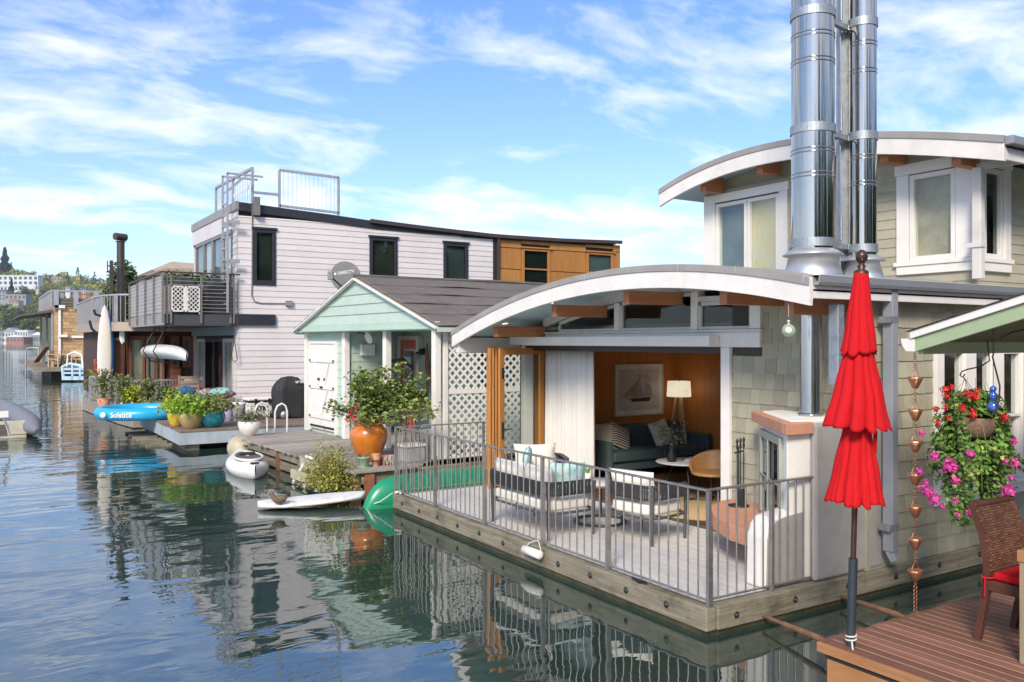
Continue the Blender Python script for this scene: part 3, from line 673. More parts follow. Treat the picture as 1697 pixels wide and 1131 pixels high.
MB().bar(F(.2, .012, 1.08), F(.94, .012, 1.08), .008, .76).build('pane', glassd, dfr)
MB().bar(F(.6, .035, .70), F(.6, .035, 1.45), .02, .02).bar(F(.2, .035, 1.08), F(.94, .035, 1.08), .012).build('glazing_bar', MATS['sage metal frame'], dfr)
MB().bar(F(.2, .006, 1.08), F(.94, .006, 1.08), .004, .76).build('firebox', M('dark firebox', (.02, .02, .022), .8), dfr)
hp = [(2.07, 1.66), (1.9, 1.66), (1.55, 1.5), (1.25, 1.15), (1.05, .75), (.97, .3), (1.08, .11), (1.81, 1.09), (2.07, 1.085)]
MB().prism(hp, .50, .655).build('hearth', terra, FP, bev=.01)
lw = MB(); pts_ = [(.78, ZD + .002), (1.326, ZD + .002), (1.326, .90), (1.0, .86), (.90, .84), (.83, .78), (.79, .68)]
lw.prism(pts_, .088, .30, 'y').build('low_wall', stucco, FP, bev=.02)
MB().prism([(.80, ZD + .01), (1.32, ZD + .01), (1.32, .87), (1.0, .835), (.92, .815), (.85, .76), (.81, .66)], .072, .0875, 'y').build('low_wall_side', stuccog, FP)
fx, fyy = f1[0], f1[1]
MB().tube((1.73, .36, 1.68), (1.73, .36, 2.80), .10, n=36).build('flue_pipe', M('dull stainless', (.5, .5, .5), .2, 1., var=.2, vs=1.5, st=(3, 3, .4)), FP)
MB().lathe([(.101, 0), (.118, 0), (.118, .02), (.101, .03)], (1.73, .36, 1.68), n=30).build('flue_collar', chrome, FP)
gp = on('y', .03, 1375, 560); 
g_ = MB().box(gp.x - .05, gp.x + .04, -.10, .01, 1.99, 2.72).build('wall_conduit', galv, A, bev=.01)
# fire tools
FT = thing('fireplace_tools', 'black iron fireplace tool set standing on the terracotta hearth', 'fire tools', (1.80, 1.33, .655), 20)
MB().lathe([(.11, 0), (.11, .012), (.03, .03), (.012, .04)], n=20).build('base', blackm, FT)
MB().tube((0, 0, .03), (0, 0, .62), .007).box(-.1, .1, -.006, .006, .56, .575).build('stand', blackm, FT)
for x, kind in ((-.085, 0), (.0, 1), (.085, 2)):
    m = MB().tube((x, -.02, .12), (x, -.02, .60), .006, n=8).lathe([(.006, .6), (.014, .63), (.008, .66), (.016, .69), (.004, .72)], (x, -.02, 0), n=10)
    if kind: m.bar((x, -.02, .02), (x, -.02, .17), .07 if kind == 1 else .05, .015)
    m.build('tool', blackm, FT)
# glass disc hanging from the last rafter
HD = on('y', .10, 1307, 548)
hd = thing('hanging_ornament', 'round pale green glass ornament hanging from a rafter beside the steel pipe', 'ornament', (HD.x, HD.y, HD.z), -57)
MB().tube((0, 0, .12), (0, 0, .24), .002, n=6).ball((0, 0, .08), .014).ball((0, 0, .055), .011).build('cord', cordm, hd)
MB().lathe([(.001, -.004), (.058, -.004), (.058, .004), (.001, .004)], ax='y', n=28).build('glass_disc', M('green glass', (.35, .42, .28), .15, alpha=.75), hd)
MB().lathe([(.001, -.008), (.030, -.008), (.030, .008), (.001, .008)], ax='y', n=24).build('shell_disc', M('pearl shell', (.72, .78, .72), .3), hd)
# ------------------------------------------------------------------ living room
cush = lambda m, x0, x1, y0, y1, z0, z1, bul=.02: m.grid(lambda u, v: (0, 0, 0), 1, 1)
def pillow(name, mat, parent, w, h, t, loc, rot, n=10):
    m = MB()
    for sgn in (1, -1):
        def fn(u, v, s=sgn):
            a, b = 2 * u - 1, 2 * v - 1; k = (1 - a ** 4) * (1 - b ** 4); pin = 1 - .10 * (abs(a * b) ** 1.0) * 0
            ex = 1 - .10 * (1 - b * b) ; ey = 1 - .10 * (1 - a * a)
            return (a * w / 2 * (1 - .08 * (1 - b * b)), s * t / 2 * max(k, 0) ** .45, b * h / 2 * (1 - .08 * (1 - a * a)))
        m.grid(fn if sgn < 0 else fn, n, n)
    return m.build(name, mat, parent, loc=loc, rot=rot)
def softbox(m, x0, x1, y0, y1, z0, z1): return m.box(x0, x1, y0, y1, z0, z1)
teal = M('teal wool upholstery', (.055, .09, .10), .9, var=.15, vs=20, bump=.3, bs=160)
FZ = .272
SF = thing('sofa', 'dark teal tufted sofa against the plywood wall inside the living room', 'sofa', (0, 0, 0))
MB().box(3.02, 5.16, 5.08, 5.80, FZ + .14, FZ + .27).build('base', teal, SF, bev=.015)
for a, b in ((3.12, 4.12), (4.125, 5.05)): MB().box(a, b, 5.03, 5.66, FZ + .275, FZ + .43).build('seat_cushion', teal, SF, bev=.04, seg=3)
MB().box(3.02, 5.16, 5.67, 5.88, FZ + .15, FZ + .76).build('backrest', teal, SF, bev=.035, seg=3)
for a in (3.0, 5.055): MB().box(a, a + .115, 5.02, 5.665, FZ + .15, FZ + .60).build('arm', teal, SF, bev=.03, seg=3)
for r_ in range(2):
    for k in range(8): MB().ball((3.3 + k * .22, 5.665, FZ + .56 + r_ * .1), .012, 8, 5).build('button', teal, SF)
for x in (3.08, 5.08):
    for y in (5.12, 5.75): MB().tube((x, y, FZ), (x, y, FZ + .14), .012, .02, n=8).build('leg', blackm, SF)
linen = M('cream linen', (.60, .54, .44), .9, bump=.2, bs=100)
def strm():
    m = bpy.data.materials.new('black and cream stripe'); m.use_nodes = True; t = m.node_tree; n = t.nodes; l = t.links
    tc = n.new('ShaderNodeTexCoord'); w = n.new('ShaderNodeTexWave'); w.inputs['Scale'].default_value = 8; w.bands_direction = 'Z'; w.inputs['Distortion'].default_value = .6; r = n.new('ShaderNodeValToRGB'); r.color_ramp.interpolation = 'CONSTANT'
    r.color_ramp.elements[0].color = (.03, .03, .03, 1); r.color_ramp.elements[1].position = .5; r.color_ramp.elements[1].color = (.62, .56, .46, 1)
    l.new(tc.outputs['Object'], w.inputs[0]); l.new(w.outputs[0], r.inputs[0]); l.new(r.outputs[0], n['Principled BSDF'].inputs[0]); n['Principled BSDF'].inputs['Roughness'].default_value = .9; return m
def tagp(o, l, c='pillow', g=None): return tag(o, l, c, g)
tagp(pillow('pillow', linen, None, .46, .46, .16, (3.28, 5.50, FZ + .62), (R(-20), 0, R(-15))), 'cream pillow at the curtain end of the teal sofa')
tagp(pillow('pillow', strm(), None, .46, .46, .15, (3.58, 5.45, FZ + .60), (R(-22), R(20), R(5))), 'black and cream striped pillow on the teal sofa')
tagp(pillow('pillow', linen, None, .46, .46, .16, (4.45, 5.46, FZ + .60), (R(-22), R(-8), R(12))), 'cream pillow on the teal sofa behind the black vase')
tagp(pillow('pillow', M('charcoal linen', (.06, .065, .07), .9), None, .44, .44, .15, (4.83, 5.5, FZ + .60), (R(-22), R(10), R(25))), 'charcoal pillow in the lamp corner of the teal sofa')
PC = thing('framed_picture', 'large framed print of a two-masted sailing ship on the plywood wall', 'picture', (0, 0, 0))
x0_, x1_, z0_, z1_ = 3.85, 4.90, 1.15, 2.01; yp = 5.925
fr = MB().box(x0_, x1_, yp - .03, yp, z1_ - .025, z1_).box(x0_, x1_, yp - .03, yp, z0_, z0_ + .025).box(x0_, x0_ + .025, yp - .03, yp, z0_ + .025, z1_ - .025).box(x1_ - .025, x1_, yp - .03, yp, z0_ + .025, z1_ - .025)
fr.build('frame', M('bleached oak frame', (.58, .52, .44), .5), PC, bev=.003)
MB().box(x0_ + .025, x1_ - .025, yp - .012, yp - .008, z0_ + .025, z1_ - .025).build('mat_board', M('ivory mat board', (.74, .69, .62), .8), PC)
MB().box(x0_ + .09, x1_ - .09, yp - .015, yp - .0125, z0_ + .09, z1_ - .09).build('print_sky', M('faded sepia sky', (.60, .53, .47), .7, vs=3, st=(1, 1, 3), col2=(.46, .40, .36)), PC)
MB().box(x0_ + .09, x1_ - .09, yp - .0165, yp - .0155, z0_ + .09, z0_ + .26).build('print_sea', M('faded sepia sea', (.50, .45, .42), .7, vs=8, st=(1, 1, 5), col2=(.64, .58, .53)), PC)
sh = MB(); yy = yp - .0172; ink = M('sepia ink', (.05, .04, .04), .8); sail = M('sepia sail', (.34, .29, .26), .8, vs=6)
def line(a, b, w=.004): sh.bar((a[0], yy, a[1]), (b[0], yy, b[1]), w, .001, up=(0, 1, 0))
hx0, hz0 = 4.17, 1.40
sh.prism([(hx0, hz0 + .035), (hx0 + .46, hz0 + .05), (hx0 + .42, hz0 - .02), (hx0 + .05, hz0 - .02)], yy - .0005, yy + .0005, 'y')
for (a, b, w) in (((4.32, 1.43), (4.39, 1.84), .006), ((4.47, 1.43), (4.55, 1.88), .006), ((hx0, hz0 + .03), (3.97, 1.50), .006), ((3.97, 1.50), (4.39, 1.84), .002), ((4.05, 1.47), (4.37, 1.72), .002), ((4.39, 1.84), (4.47, 1.45), .002), ((4.55, 1.88), (4.66, 1.45), .002), ((4.39, 1.84), (4.55, 1.80), .002), ((4.50, 1.6), (4.66, 1.66), .003), ((4.34, 1.55), (4.46, 1.58), .003)): line(a, b, w)
sh.build('ship_drawing', ink, PC)
sl_ = MB()
for tri in ([(4.02, 1.49), (4.34, 1.74), (4.22, 1.47)], [(4.20, 1.46), (4.37, 1.78), (4.32, 1.46)], [(4.34, 1.46), (4.39, 1.72), (4.44, 1.56), (4.47, 1.46)], [(4.49, 1.46), (4.53, 1.70), (4.64, 1.62), (4.66, 1.47)]): sl_.prism(tri, yy + .0003, yy + .0005, 'y')
sl_.build('sails', sail, PC)
LP = thing('floor_lamp', 'tripod floor lamp with a lit cream drum shade in the corner behind the sofa', 'lamp', (4.88, 5.50, FZ))
for k in range(3): a = R(120 * k + 30); MB().bar((math.cos(a) * .23, math.sin(a) * .23, 0), (math.cos(a) * .05, math.sin(a) * .05, 1.2), .03).build('leg', M('pale oak', (.50, .36, .22), .5), LP)
MB().lathe([(.20, 1.20), (.185, 1.45)], n=32).build('lamp_shade', M('lit linen shade', (.80, .70, .52), .9, emit=.55), LP, solid=.004)
MB().tube((0, 0, 1.18), (0, 0, 1.5), .008).ball((0, 0, 1.51), .018).build('stem', bronze, LP)
ld = bpy.data.lights.new('lamp_bulb', 'POINT'); ld.energy = 130; ld.color = (1, .72, .42); ld.shadow_soft_size = .05
lo = bpy.data.objects.new('lamp_bulb', ld); COL.objects.link(lo); lo.location = (4.88, 5.50, FZ + 1.33)
TB = thing('coffee_table', 'round white coffee table on black legs in the living room', 'table', (3.62, 4.05, FZ))
MB().lathe([(.001, .375), (.40, .375), (.41, .385), (.40, .395), (.001, .395)], n=40).build('tabletop', M('white laminate', (.66, .65, .63), .4), TB)
for k in range(3): a = R(120 * k); MB().tube((math.cos(a) * .3, math.sin(a) * .3, 0), (math.cos(a) * .15, math.sin(a) * .15, .375), .012).build('leg', blackm, TB)
VS = thing('vase', 'matte black bottle vase holding grey green eucalyptus on the coffee table', 'vase', (3.42, 4.10, FZ + .395))
MB().lathe([(.055, 0), (.065, .02), (.06, .10), (.032, .19), (.025, .25), (.03, .27)], n=20).build('body', M('matte black ceramic', (.02, .02, .022), .6), VS)
st = MB(); rr = random.Random(3); ends = []
for k in range(9):
    a = rr.uniform(0, 6.28); e = Vector((math.cos(a) * .22, math.sin(a) * .22, rr.uniform(.38, .52))); ends.append(e); st.path([(0, 0, .2), e * .5 + Vector((0, 0, .12)), e], .003, n=5)
st.build('stems', M('stem green', (.12, .13, .07), .8), VS)
euc = M('eucalyptus leaf', (.13, .16, .11), .7, attr=True)
leaves(170, lambda i: ends[i % 9] * rr.uniform(.5, 1.05) + Vector((rr.gauss(0, .03), rr.gauss(0, .03), rr.gauss(0, .03) + .06)), .055).build('leaves', euc, VS)
BK = thing('book_stack', 'two flat pale books on the coffee table beside the vase', 'books', (3.72, 3.96, FZ + .396), 30)
MB().box(-.14, .14, -.1, .1, 0, .022).build('book', M('pale book', (.55, .53, .5), .7), BK, bev=.002); MB().box(-.12, .13, -.09, .09, .023, .045).build('book', M('grey book', (.38, .38, .38), .7), BK, bev=.002)
SC = thing('shell_chair', 'tan bent-wood shell chair on a black star base near the open doorway', 'chair', (3.2, 3.1, FZ), 110)
def shell(u, v):
    a = (u - .5) * R(215); r = .30 - .05 * (1 - v); zz = .36 + v * .30 * (.5 + .5 * math.cos(a * .9)) + .0
    return (r * math.sin(a), -r * math.cos(a), zz)
MB().grid(shell, 20, 6).build('shell', M('tan bent wood', (.44, .23, .085), .4, vs=2, kind='wood', st=(1, 1, 9), col2=(.34, .17, .06)), SC, solid=.015)
MB().lathe([(.001, .34), (.25, .36), (.27, .38), (.2, .40), (.001, .39)], n=24).build('seat', MATS['tan bent wood'], SC)
for k in range(4): a = R(90 * k + 20); MB().bar((0, 0, .10), (math.cos(a) * .32, math.sin(a) * .32, .015), .03, .02).build('leg', blackm, SC)
MB().tube((0, 0, .06), (0, 0, .36), .02).build('stem', blackm, SC)
tag(MB().lathe([(.001, 0), (1.05, 0), (1.05, .010), (.001, .012)], (3.05, 3.0, FZ), n=48).build('round_rug', M('straw jute rug', (.50, .36, .17), .95, vs=30, col2=(.36, .25, .11), bump=.8, bs=70)), 'round straw coloured rug under the tan shell chair', 'rug')
cu = MB().grid(lambda u, v: (2.36 + .045 * math.sin(u * 62 + 1.2 * math.sin(u * 9)) * (.55 + .45 * (1 - v)) + .02 * math.sin(u * 21), 4.55 + u * 1.20, .30 + v * 1.965), 150, 6)
tag(cu.build('curtain', M('white linen curtain', (.66, .64, .60), .85, var=.03, bump=.1, bs=80), solid=.004), 'tall white linen curtain gathered at the left of the doorway', 'curtain')
# ------------------------------------------------------------------ outdoor seats
def rrect(w, d, r, n=6):
    o = []
    for cx, cy, a0 in ((w / 2 - r, d / 2 - r, 0), (-w / 2 + r, d / 2 - r, 90), (-w / 2 + r, -d / 2 + r, 180), (w / 2 - r, -d / 2 + r, 270)):
        for k in range(n + 1): a = R(a0 + 90 * k / n); o.append((cx + r * math.cos(a), cy + r * math.sin(a)))
    return o
def make_seat(name, label, cat, w, d, loc, rz, backs, back_rot=0):
    t = thing(name, label, cat, loc, rz)
    rr_ = rrect(w, d, .16)
    MB().path([(x, y, .285) for x, y in rr_], .017, n=8, closed=True).build('seat_frame', char, t)
    for sx in (-1, 1):
        for sy in (-1, 1): MB().tube((sx * (w / 2 - .03), sy * (d / 2 - .03), 0), (sx * (w / 2 - .02), sy * (d / 2 - .02), .62 if sy < 0 else .60), .016, .022, n=10).build('leg', char, t)
    band = [p for p in rrect(w + .03, d + .03, .17, 8)]
    k = [p for p in band if not (p[1] > d / 2 - .02)]
    # open at the front: order from right front round the back to the left front
    i0 = band.index(k[0]); seq = [band[(i) % len(band)] for i in range(len(band))]
    seq = [(w / 2 + .015, d / 2 - .08)] + [p for p in reversed(rrect(w + .03, d + .03, .17, 8)) if p[1] < 0] + [(-w / 2 - .015, d / 2 - .08)]
    seq = [(-w / 2 - .015, d / 2 - .08)] + [p for p in rrect(w + .03, d + .03, .17, 8) if p[1] < 0] + [(w / 2 + .015, d / 2 - .08)]
    # resample
    L_ = [0]; 
    for a, b in zip(seq, seq[1:]): L_.append(L_[-1] + math.dist(a, b))
    nS = int(L_[-1] / .012); P = []
    for i in range(nS + 1):
        s_ = L_[-1] * i / nS; j = max(q for q in range(len(L_)) if L_[q] <= s_ + 1e-9); j = min(j, len(seq) - 2)
        f_ = (s_ - L_[j]) / max(1e-6, L_[j + 1] - L_[j]); P.append((seq[j][0] + (seq[j + 1][0] - seq[j][0]) * f_, seq[j][1] + (seq[j + 1][1] - seq[j][1]) * f_))
    MB().path([(x, y, .615) for x, y in P[::6] + [P[-1]]], .017, n=8).path([(x, y, .485) for x, y in P[::6] + [P[-1]]], .011, n=6).build('band_frame', char, t)
    m = MB(); nP = len(P)
    for i in range(0, nP - 1, 2):
        (x, y) = P[i]; tx, ty = P[min(i + 1, nP - 1)][0] - P[max(i - 1, 0)][0], P[min(i + 1, nP - 1)][1] - P[max(i - 1, 0)][1]; q = math.hypot(tx, ty); nx, ny = ty / q, -tx / q
        o_ = .012 + .004 * ((i // 2) % 2)
        m.path([(x + nx * o_, y + ny * o_, .478), (x + nx * (o_ + .006), y + ny * (o_ + .006), .55), (x + nx * o_, y + ny * o_, .632)], .0095, n=5)
    m.build('rope_band', rope, t, stuff=True)
    MB().prism(rrect(w - .05, d - .02, .14), .305, .425).build('seat_cushion', cream, t, bev=.035, seg=4)
    for (bx, bw, tilt, yaw) in backs:
        pillow('back_cushion', cream, t, bw, .37, .19, (bx, -d / 2 + .12, .59), (R(tilt), 0, R(yaw)), 12)
    return t
make_seat('outdoor_loveseat', 'two-seat outdoor sofa with black rope back and cream cushions beside the railing', 'outdoor sofa', 1.22, .66, (.52, 3.14, ZD), -90, [(-.28, .60, 12, 3), (.30, .58, 10, -5)])
make_seat('outdoor_armchair', 'outdoor armchair with black rope back and cream cushion nearest the railing corner', 'armchair', .66, .62, (1.22, 2.12, ZD), -80, [(-.02, .56, 20, 8)])
make_seat('outdoor_armchair', 'outdoor armchair with cream cushion in front of the folding door, behind the loveseat', 'armchair', .68, .64, (1.28, 4.35, ZD), 155, [(0, .58, 8, 0)])
aqua = M('aqua printed fabric', (.58, .66, .62), .9, vs=9, col2=(.10, .33, .36))
tagp(pillow('pillow', aqua, None, .42, .36, .14, (.62, 2.78, ZD + .62), (R(10), 0, R(-25))), 'aqua and white patterned pillow at the near end of the outdoor sofa')
tagp(pillow('pillow', aqua, None, .36, .32, .12, (1.0, 4.18, ZD + .62), (R(10), R(20), R(60))), 'aqua patterned pillow on the armchair by the folding door')
ST = thing('side_table', 'round outdoor side table with pale top and charcoal ring base between the seats', 'side table', (1.28, 3.02, ZD))
MB().lathe([(.001, .46), (.27, .46), (.275, .475), (.27, .49), (.001, .49)], n=36).build('tabletop', M('pale stone top', (.50, .48, .44), .5), ST)
MB().path([(.30 * math.cos(a / 30 * 6.283), .30 * math.sin(a / 30 * 6.283), .455) for a in range(30)], .012, n=6, closed=True).build('top_ring', char, ST)
MB().path([(.30 * math.cos(a / 30 * 6.283), .30 * math.sin(a / 30 * 6.283), .02) for a in range(30)], .016, n=6, closed=True).build('base_ring', char, ST)
for k in range(3): a = R(120 * k + 50); MB().bar((.30 * math.cos(a), .30 * math.sin(a), .02), (.30 * math.cos(a), .30 * math.sin(a), .455), .022).build('leg', char, ST)
SP = thing('succulent', 'small spiky green succulent in a white pot on the side table', 'plant', (1.20, 3.16, ZD + .49))
MB().lathe([(.03, 0), (.045, .01), (.05, .08), (.042, .08)], n=16).build('pot', white, SP)
sp = MB()
for k in range(26): a = random.uniform(0, 6.28); r_ = random.uniform(.02, .07); sp.tube((0, 0, .07), (r_ * math.cos(a), r_ * math.sin(a), .07 + random.uniform(.05, .12)), .006, .001, n=5)
sp.build('leaves', M('bright succulent green', (.12, .30, .06), .6), SP)
# ------------------------------------------------------------------ neighbouring red-brown deck, in front of the camera
ZB = .30
ipe = M('red brown hardwood board', (.25, .115, .075), .5, vs=2, kind='wood', st=(12, .8, 1), col2=(.165, .07, .045), rnd=.28, bump=.2, bs=18, dirt=.2, ds=3)
DB = thing('deck', 'red-brown hardwood deck with narrow boards in the lower right corner', 'deck')
bd = MB().box(0, .0905, -1, 0, -.024, 0).build('deck_board', ipe, DB, bev=.0012)
e0 = -1.085; bd.location = (.0, e0, ZB); bd.scale = (1, 4.4, 1)
for i in range(1, 60): inst(bd, DB, (i * .0985, e0 + random.uniform(-.012, .012), ZB + random.uniform(-.0006, .0006)), scale=(1, 4.4, 1))
MB().box(.03, 5.8, -5.4, -1.13, ZB - .13, ZB - .0015).build('joist_layer', M('pale worn joist', (.62, .44, .31), .8, bump=.2), DB)
MB().box(-.035, -.003, -5.5, -1.09, ZB - .07, ZB - .004).build('edge_board', M('honey edge timber', (.42, .20, .08), .6, kind='wood', vs=3, st=(9, 1, 9), col2=(.28, .12, .05), dirt=.3), DB, bev=.004)
MB().box(.02, .07, -5.5, -1.14, -.1, ZB - .135).build('side_beam', timby, DB, bev=.008)
MB().box(-.03, .018, -1.80, -1.17, -.02, ZB - .095).build('end_block', M('honey block', (.42, .19, .07), .6, kind='wood', vs=3, st=(5, 1, 5), col2=(.33, .15, .055), dirt=.3), DB, bev=.006)
MB().box(-.032, .017, -1.81, -1.16, ZB - .094, ZB - .078).build('rubber_strip', blackm, DB)
MB().box(-.02, .02, -1.72, -1.25, -.5, -.022).build('post_below', MATS['honey block'], DB)
MB().box(.1, 5.8, -5.4, -1.35, -.4, -.0).build('float', MATS['wet black log float'], DB)
# rigid mooring poles between the two floats
for k, (a, b) in enumerate((((1268, 1022), (1362, 1060)), ((1392, 988), (1490, 1020)))):
    pa = on('z', .08, *a); pb = on('z', .12, *b)
    d_ = (pb - pa); o = MB().tube(pa - d_ * .15, pb + d_ * .25, .016, n=10).tube(pa + d_ * .35, pb, .021, .026, n=10).build('mooring_pole', rust)
    tag(o, ['crusty steel mooring pole nearest the camera, left of the umbrella pole', 'crusty steel mooring pole further right, between umbrella pole and rain chain'][k], 'pole', 'mooring poles between the decks')
# ------------------------------------------------------------------ closed red umbrella
ub = at(1410, 5.84, ZB)
lean = Vector((.85, -.53, 0)) * .028
UM = thing('patio_umbrella', 'closed bright red three-tier patio umbrella standing at the deck corner', 'umbrella', ub)
UM.rotation_euler = (math.atan(.028 * .53), math.atan(.028 * .85), 0)
MB().tube((0, 0, 0), (0, 0, .60), .030, n=20).build('sleeve', M('grey blue sleeve', (.045, .06, .07), .4, .4), UM)
MB().tube((0, 0, .602), (0, 0, 2.56), .019, n=16).build('pole', bronze, UM)
MB().lathe([(.05, 2.555), (.048, 2.57), (.022, 2.585), (.030, 2.605), (.016, 2.62), (.02, 2.625), (.038, 2.65), (.041, 2.672), (.034, 2.70), (.015, 2.715), (.001, 2.718)], n=24).build('finial', bronze, UM)
def tier(zt, zb_, r0, r1, n, seed, scal=.03, amp=.24):
    rr = random.Random(seed); w = [rr.uniform(.55, 1.5) for _ in range(n)]; tot = sum(w); edges = [0]
    for q in w: edges.append(edges[-1] + q / tot)
    am = [rr.uniform(.5, 1.3) for _ in range(n)]; dz = [rr.uniform(-.02, .025) for _ in range(n)]; sk = [rr.uniform(-.35, .35) for _ in range(n)]; half = [rr.random() < .45 for _ in range(n)]
    def fn(u, v):
        uu = (u + .010 * math.sin(v * 4 + seed)) % 1.0
        k = max(i for i in range(n) if edges[i] <= uu + 1e-9); k = min(k, n - 1); f = (uu - edges[k]) / (edges[k + 1] - edges[k])
        f = f + sk[k] * f * (1 - f) * v
        fold = abs(math.sin(math.pi * f)) ** .48
        if half[k]: fold = fold * (1 - .32 * v * math.exp(-((f - .5) / .13) ** 2))     # a second crease opens towards the hem
        t = 2 * math.pi * u; r = r0 + (r1 - r0) * (v ** 1.05); a = amp * (.45 + .55 * v) * am[k]
        r *= (1 - a * (1 - fold)) * (1 + .04 * math.sin(2 * t + seed) + .02 * math.sin(11 * v + k))
        z = zt + (zb_ - zt) * v + (scal * (.7 - fold) + dz[k] * math.sin(math.pi * f)) * v ** 3
        return (r * math.cos(t), r * math.sin(t) * .94, z)
    return MB().grid(fn, 220, 26)
tier(2.555, 2.005, .050, .130, 8, 1, .018, .22).build('canopy_top_tier', redf, UM, solid=.004)
tier(2.06, 1.50, .088, .228, 11, 2, .022, .32).build('canopy_middle_tier', redf, UM, solid=.004)
tier(1.55, .99, .08, .208, 10, 5, .022, .34).build('canopy_lower_tier', redf, UM, solid=.004)
MB().lathe([(.085, 1.47), (.10, 1.485), (.085, 1.50)], n=20).box(.06, .085, -.10, -.085, 1.33, 1.48).build('tie_strap', redf, UM)
rp = MB(); rp.path([(.034 * math.cos(a), .034 * math.sin(a), .03 + .004 * a) for a in [i * .5 for i in range(28)]], .006, n=6)
rp.path([(-.03, -.03, .04), (-.05, -.05, .01), (-.075, -.09, -.06), (-.085, -.095, -.5)], .006, n=6)
rp.build('rope', cordm, UM)
# ------------------------------------------------------------------ wicker chair and table
wick = M('brown resin wicker', (.13, .06, .036), .75, spec=.2, vs=6, var=.2, bump=.1, rnd=.3, attr=True)
CH = thing('wicker_chair', 'brown wicker dining chair with a red seat cushion at the right edge', 'chair', (0, 0, 0))
X0, X1 = .955, 1.43; 
def yb(z):
    q = [(.29, -1.664), (.52, -1.707), (.74, -1.738), (.86, -1.736), (1.066, -1.698), (1.231, -1.632), (1.4, -1.56)]
    for (a, ya), (b, yc) in zip(q, q[1:]):
        if z <= b: return ya + (yc - ya) * (z - a) / (b - a)
    return -1.56
wp = MB(); cols = 26; rows = 26; zb0, zb1 = .80, 1.225
for r_ in range(rows):
    z = zb0 + (zb1 - zb0) * (r_ + .5) / rows; hh = (zb1 - zb0) / rows * .82
    for c_ in range(cols // 2):
        xa = X0 - .02 + (X1 - X0 + .04) * (c_ * 2 + (r_ % 2)) / cols; xb = min(xa + (X1 - X0 + .04) * 1.85 / cols, X1 + .02)
        y = yb(z) - .030; rn = random.random() * .99
        wp.add([(xa, y + .008, z - hh / 2), ((xa + xb) / 2, y - .002, z - hh / 2), (xb, y + .008, z - hh / 2), (xa, y + .008, z + hh / 2), ((xa + xb) / 2, y - .002, z + hh / 2), (xb, y + .008, z + hh / 2)], [(0, 1, 4, 3), (1, 2, 5, 4)], False, rn)
        y = yb(z) + .028
        wp.add([(xa, y - .008, z - hh / 2), ((xa + xb) / 2, y + .002, z - hh / 2), (xb, y - .008, z - hh / 2), (xa, y - .008, z + hh / 2), ((xa + xb) / 2, y + .002, z + hh / 2), (xb, y - .008, z + hh / 2)], [(0, 3, 4, 1), (1, 4, 5, 2)], False, rn)
wp.build('woven_back', wick, CH, stuff=True)
MB().strip([(X0 + .01, 0), (X1 - .01, 0)], [(X0 + .01, -1), (X1 - .01, -1)], 0, 0)
bk = MB(); zz2 = [zb0 + (zb1 - zb0) * i / 8 for i in range(9)]
for a, b in zip(zz2, zz2[1:]): bk.bar((X0 + .2375, yb(a), a), (X0 + .2375, yb(b), b), .51, .042, up=(0, 1, 0))
bk.build('back_panel', M('dark wicker core', (.05, .025, .018), .7), CH)
for X_ in (X0, X1):
    m = MB(); zs_ = [ZB + (zb1 + .01 - ZB) * i / 30 for i in range(31)]
    MB().bar((X_, yb(.8), .8), (X_, yb(1.22), 1.22), .05, .05).build('back_post', M('dark wicker core', (.05, .025, .018), .7), CH) if False else None
    for i, (a, b) in enumerate(zip(zs_, zs_[1:])): w_ = .046 if i % 2 else .043; m.bar((X_, yb(a), a), (X_, yb(b), b), w_, w_, up=(0, 1, 0))
    m.build('rear_leg', wick, CH)
    m = MB()
    for i in range(13): m.bar((X_, -2.18, ZB + i * .035), (X_, -2.18, ZB + (i + 1) * .035), .046 if i % 2 else .043)
    m.build('front_leg', wick, CH)
MB().bar((X0 - .02, yb(zb1) - .004, zb1 + .015), (X1 + .02, yb(zb1) - .004, zb1 + .015), .055, .03).build('top_rail', wick, CH, bev=.008)
MB().box(X0 - .02, X1 + .02, -2.20, -1.74, ZB + .36, ZB + .435).build('seat_frame', wick, CH, bev=.01)
MB().box(X0, X1, -2.19, -1.765, ZB + .437, ZB + .495).build('seat_cushion', redf, CH, bev=.022, seg=4)
MB().path([(X0 + .03, -1.79, ZB + .46), (X0 - .03, -1.77, ZB + .455), (X0 - .045, -1.72, ZB + .45), (X0 - .0, -1.70, ZB + .46), (X0 + .04, -1.74, ZB + .46)], .007).path([(X0 - .04, -1.74, ZB + .45), (X0 - .05, -1.74, ZB + .33)], .006).build('tie', redf, CH)
TBL = thing('dining_table', 'honey coloured wooden table corner with square leg at the right edge', 'table', (0, 0, 0))
tt = at(1689, 5.52)
honey = M('honey teak', (.42, .22, .09), .5, kind='wood', vs=2, st=(9, 9, .8), col2=(.30, .15, .055), dirt=.2)
MB().box(tt.x, tt.x + .085, tt.y - .085, tt.y, ZB, 1.0).build('leg', M('grey teak leg', (.36, .27, .16), .65, kind='wood', vs=2.5, st=(9, 9, .8), col2=(.24, .19, .12)), TBL, bev=.005)
MB().box(tt.x + .8, tt.x + .88, tt.y - .085, tt.y, ZB, 1.0).build('leg', honey, TBL, bev=.005)
MB().box(tt.x - .01, tt.x + 1.6, tt.y - .095, tt.y + .01, .96, 1.035).build('tabletop_edge', honey, TBL, bev=.005)
for k in range(8): MB().box(tt.x - .008, tt.x + 1.6, tt.y - .20 - k * .1, tt.y - .104 - k * .1, 1.0, 1.033).build('tabletop_slat', honey, TBL, bev=.003)
